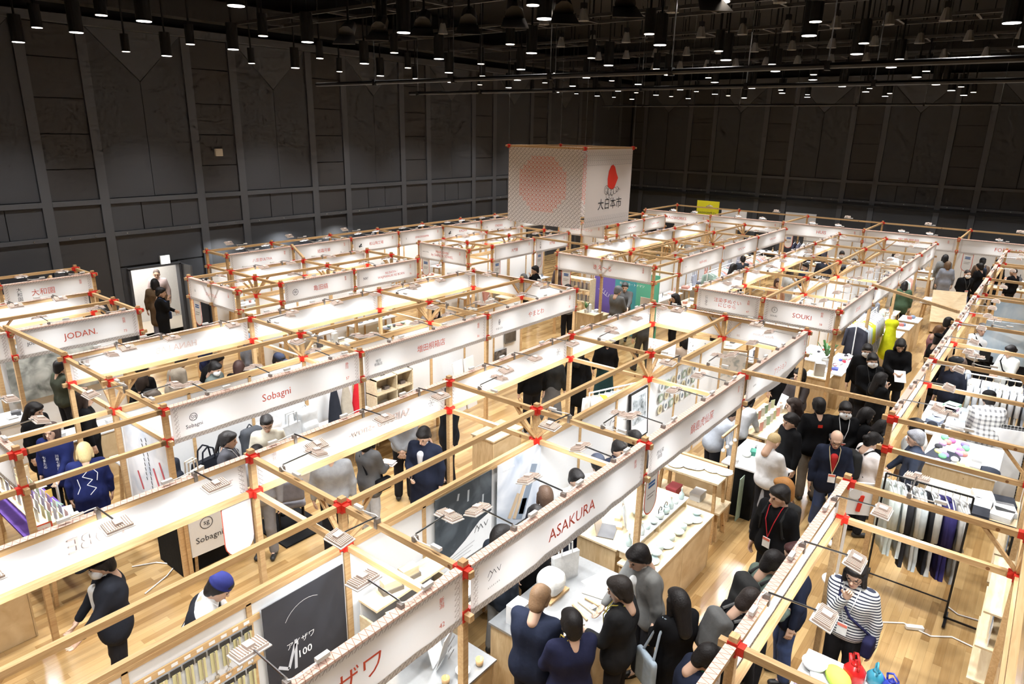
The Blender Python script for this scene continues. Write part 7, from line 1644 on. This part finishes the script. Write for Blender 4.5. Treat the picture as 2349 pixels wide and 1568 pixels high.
    P('person in a black coat holding a small bag in front of the doorway', 4.36, -6.5, -30, H=1.72, top=BK, R_='chin', L_='hold', coat=.5, bag=('sling', (.05, .08, .18), 1))
    # middle right
    P('person in black eating beside the chopstick banner', 13.5, -1.4, 140, H=1.70, top=BK, R_='chin')
    P('person in a mauve brown coat seen from behind at the corner post', 14.7, -1.3, 50, H=1.66, top=(.12, .09, .09), hair='bob', hc=(.05, .025, .018), coat=.3)
    P('person with greying bob behind the timber beam left of the black shirt', 12.65, -1.2, 80, H=1.60, top=(.1, .1, .1), hair='bob', hc=(.09, .09, .09))
    P('person in a grey blue shirt and black trousers beside the plywood counter', 12.1, .75, 60, H=1.66, top=(.15, .18, .24))
    P('person with grey hair in a dark grey suit by the violet wall', 12.62, 2.0, -10, H=1.72, top=(.11, .11, .108), hc=(.12, .12, .12), R_='hold', L_='hold', nod=20)
    P('person in a grey cardigan explaining with a phone before the teal wall', 13.3, 1.85, 205, H=1.70, top=(.10, .10, .10), hc=(.04, .04, .04), R_='hold', L_='reach')
    P('person with long black hair in black reading near the green wall', 13.4, 3.35, 140, H=1.60, top=BK, hair='long', R_='chin')
    P('person in dark grey trousers walking behind the mirrored lettering row end', 11.3, 3.55, 60, H=1.72, top=(.07, .07, .07), bot=(.07, .07, .068), stride=.5)
    P('person in a black jacket and long dark green skirt, back turned', 8.75, 4.0, 45, H=1.62, top=BK, bot=(.015, .04, .042), skirt=.22, hair='bob')
    P('person in black wide trousers and sneakers under the flower banner', 6.55, 3.7, 60, H=1.70, top=BK, shoe=(.25, .25, .25))
    P('person in a long grey skirt beside the black trousers', 7.0, 3.85, 30, H=1.62, top=(.03, .03, .03), bot=(.14, .14, .145), skirt=.18, hair='bob', shoe=(.1, .1, .12))
    P('person in a black coat with black handbag left of the white post', 7.6, 4.05, 20, H=1.64, top=BK, coat=.5, hair='long', bag=('sling', BK, 1))
    P('person with brown hair working at the photo poster', 2.64, 6.83, 50, H=1.60, top=(.03, .03, .04), hair='bob', hc=(.10, .06, .04), near=1)
    P('person in a grey blue cap behind the slanted capitals banner', 3.75, 6.88, 60, H=1.62, top=(.6, .6, .6), hat=('cap', (.06, .07, .10)))
    P('person with black hair beside the framed photo', 4.77, 6.88, 70, H=1.62, top=(.05, .05, .06), hair='bob')
    P('person in a dark quilted coat and grey trousers under the slanted capitals banner', 1.55, 7.0, -10, H=1.66, top=(.02, .025, .035), bot=(.22, .22, .22), near=1, coat=.2, hair='bob')
    P('person in black at the far side of the demonstration table', 2.2, 7.0, 250, H=1.62, top=BK, near=1, coat=.3)
    P('person in a white sweater and navy trousers behind the laptop counter', 3.2, 6.88, 250, H=1.64, top=(.66, .65, .62), bot=(.03, .035, .06), near=1)
    P('person in a navy coat under the banner joint with a lanyard', 4.26, 6.88, 250, H=1.66, top=(.025, .03, .05), bot=BK)
    P('person in black with a long purple skirt by the magazine table', 10.5, 5.65, -50, H=1.62, top=BK, bot=(.09, .09, .18), skirt=.15, hair='short')
    P('person in a beige knit top seen behind the mirrored number banner', 9.8, 5.3, 60, H=1.60, top=(.48, .38, .30), hair='bob')
    # tick ring block, far
    P('person in a tan jacket with brown hair inside the tick ring block', 17.3, 4.75, 220, H=1.62, top=(.32, .16, .09), hair='bob', hc=(.06, .03, .02), collar=WH)
    P('person in a pale grey coat with black sling inside the tick ring block', 19.0, 4.6, 40, H=1.66, top=(.40, .39, .37), hc=(.04, .025, .02), hair='bob', coat=.5, bag=('sling', BK, 1))
    P('person in a dark blue jacket beside the pale grey coat', 20.3, 4.7, 150, H=1.68, top=(.04, .05, .08))
    P('person in a wide dark coat seen from behind near the four capitals banner', 22.3, 4.75, 40, H=1.66, top=(.02, .022, .03), fat=1.2, coat=.4)
    P('person in a checked shirt and mask right of the wide dark coat', 24.0, 4.9, 200, H=1.66, topmat=plaid, mask=True)
    P('person in a dark beanie bending in the tick ring block', 21.3, 5.7, 40, H=1.60, top=BK, hat=('beanie', (.06, .06, .065)), lean=20)
    P('person with black hair and white collar near the red pouches', 22.8, 5.6, 200, H=1.62, top=(.6, .6, .6))
    P('person in a white shirt browsing the garments beyond the thin lettering banner', 18.6, 2.88, -30, H=1.64, top=WH, hair='long')
    P('person in a dark coat between the two thin lettering banners', 20.22, 2.6, 30, H=1.66, top=(.04, .045, .06))
    P('person in a black coat stooping among the goods behind the green wall', 20.2, .6, 30, H=1.60, top=BK, lean=25, mask=True)
    P('person in a dark jacket seated behind the rear tables', 18.6, .15, 200, H=1.60, top=BK, hair='bob')
    P('person in a grey hoodie handling garments on the aisle rail', 17.2, 7.35, 200, H=1.64, top=(.26, .28, .33), lean=15, R_='reach', L_='low', hair='bob')
    P('person in a green jacket at the far aisle counters', 19.6, 7.75, 20, H=1.62, top=(.06, .10, .06), hair='bob', coat=.2)
    P('person in a white shirt at the copper pots behind the aisle banners', 25.6, 6.3, -20, H=1.62, top=WH, lean=15)
crowd()
def held_thing(i, side, mb, mat, name, label, cat, rz=0, dz=0):
    x, y, z = held(i, side, None); o = mb.obj(name, mat, None, (x, y, z+dz), rz); tag(o, label, cat); return o
def idx(s): return next(i for i, q in enumerate(PEOPLE) if s in q[0]['label'])
FON = lambda: MB().box((0, 0, 0), (.07, .01, .145))
held_thing(idx('photographing'), -1, FON(), M_BLACK, 'phone', 'black phone held up by the person in the navy blazer', 'phone', R(55))
held_thing(idx('holding a can'), 1, MB().cyl((0, 0, -.06), (0, 0, .06), .03, n=12), gloss((.75, .75, .74)), 'drink_can', 'silver can in the hand of the charcoal suit', 'can')
held_thing(idx('parted black hair'), 1, MB().box((0, 0, 0), (.21, .004, .28), M=Matrix.Rotation(R(50), 3, 'X')), paper((.75, .72, .74)), 'leaflet', 'pale leaflet held by the two people in black in the aisle', 'leaflet', R(110))
held_thing(idx('leaflet by the timber'), 1, MB().box((0, 0, .05), (.18, .004, .25), M=Matrix.Rotation(R(20), 3, 'X')), paper((.84, .84, .83)), 'leaflet', 'white printed leaflet held up beside the timber post', 'leaflet', R(60))
held_thing(idx('cropped blond'), 1, MB().box((0, 0, 0), (.15, .21, .012)), paper((.84, .84, .83)), 'notebook', 'white notebook in the hands of the blond cropped person', 'notebook', R(-20))
held_thing(idx('leafing through'), -1, MB().box((0, 0, .02), (.15, .2, .01)).box((.02, .02, .04), (.14, .2, .004)), paper((.8, .74, .72)), 'paper_stack', 'small stack of papers in the hands of the quilted jacket', 'papers', R(20))
held_thing(idx('smiling in a navy'), 1, MB().box((0, 0, -.12), (.012, .24, .33)), plain('laptop_shell2', (.62, .64, .67), .4), 'slim_folder', 'pale grey slim folder held by the smiling person', 'folder', R(-10))
held_thing(idx('black folder'), 1, MB().box((0, 0, .05), (.22, .015, .30)), M_BLACK, 'clipboard', 'black folder held against the white sweater', 'folder', R(110))
held_thing(idx('explaining'), 1, FON(), M_BLACK, 'phone', 'phone in the outstretched hand before the teal wall', 'phone', R(30))
held_thing(idx('looking down at a phone'), -1, FON(), M_BLACK, 'phone', 'dark phone in the hand of the navy puffer coat', 'phone', R(30))
# print on the happi coats and the label on the jacket
for s, pts, y in (('blond hair in a navy', [[(-.1, .12), (-.04, .16), (.02, .1), (-.06, .02), (.05, -.04), (-.02, -.1), (.08, -.16), (0, -.24)], [(.06, .12), (.12, .04), (.1, -.06)], [(-.12, .0), (-.1, -.12), (-.14, -.2)]], -.165),):
    r_ = PEOPLE[idx(s)][0]; o = strokes(r_, pts, 0, .008, paper((.85, .85, .85)), 'back_print'); o.rotation_euler = (R(-12), 0, R(-90)); o.location = (-.165, 0, 1.17)
r_ = PEOPLE[idx('smiling in a navy')][0]; 
for sy in (-.09, .09): o = letter('川\n政\n七\n商\n店' if sy > 0 else '七\nま\nた\nの', .05, paper((.85, .85, .85)), r_, .16, sy, 1.08, name='coat_lettering'); o.rotation_euler = (0, 0, R(90))
r_ = PEOPLE[idx('small red label')][0]; MB().box((0, 0, 0), (.004, .07, .05)).obj('back_label', M_RED, r_, (-.155, 0, 1.36))
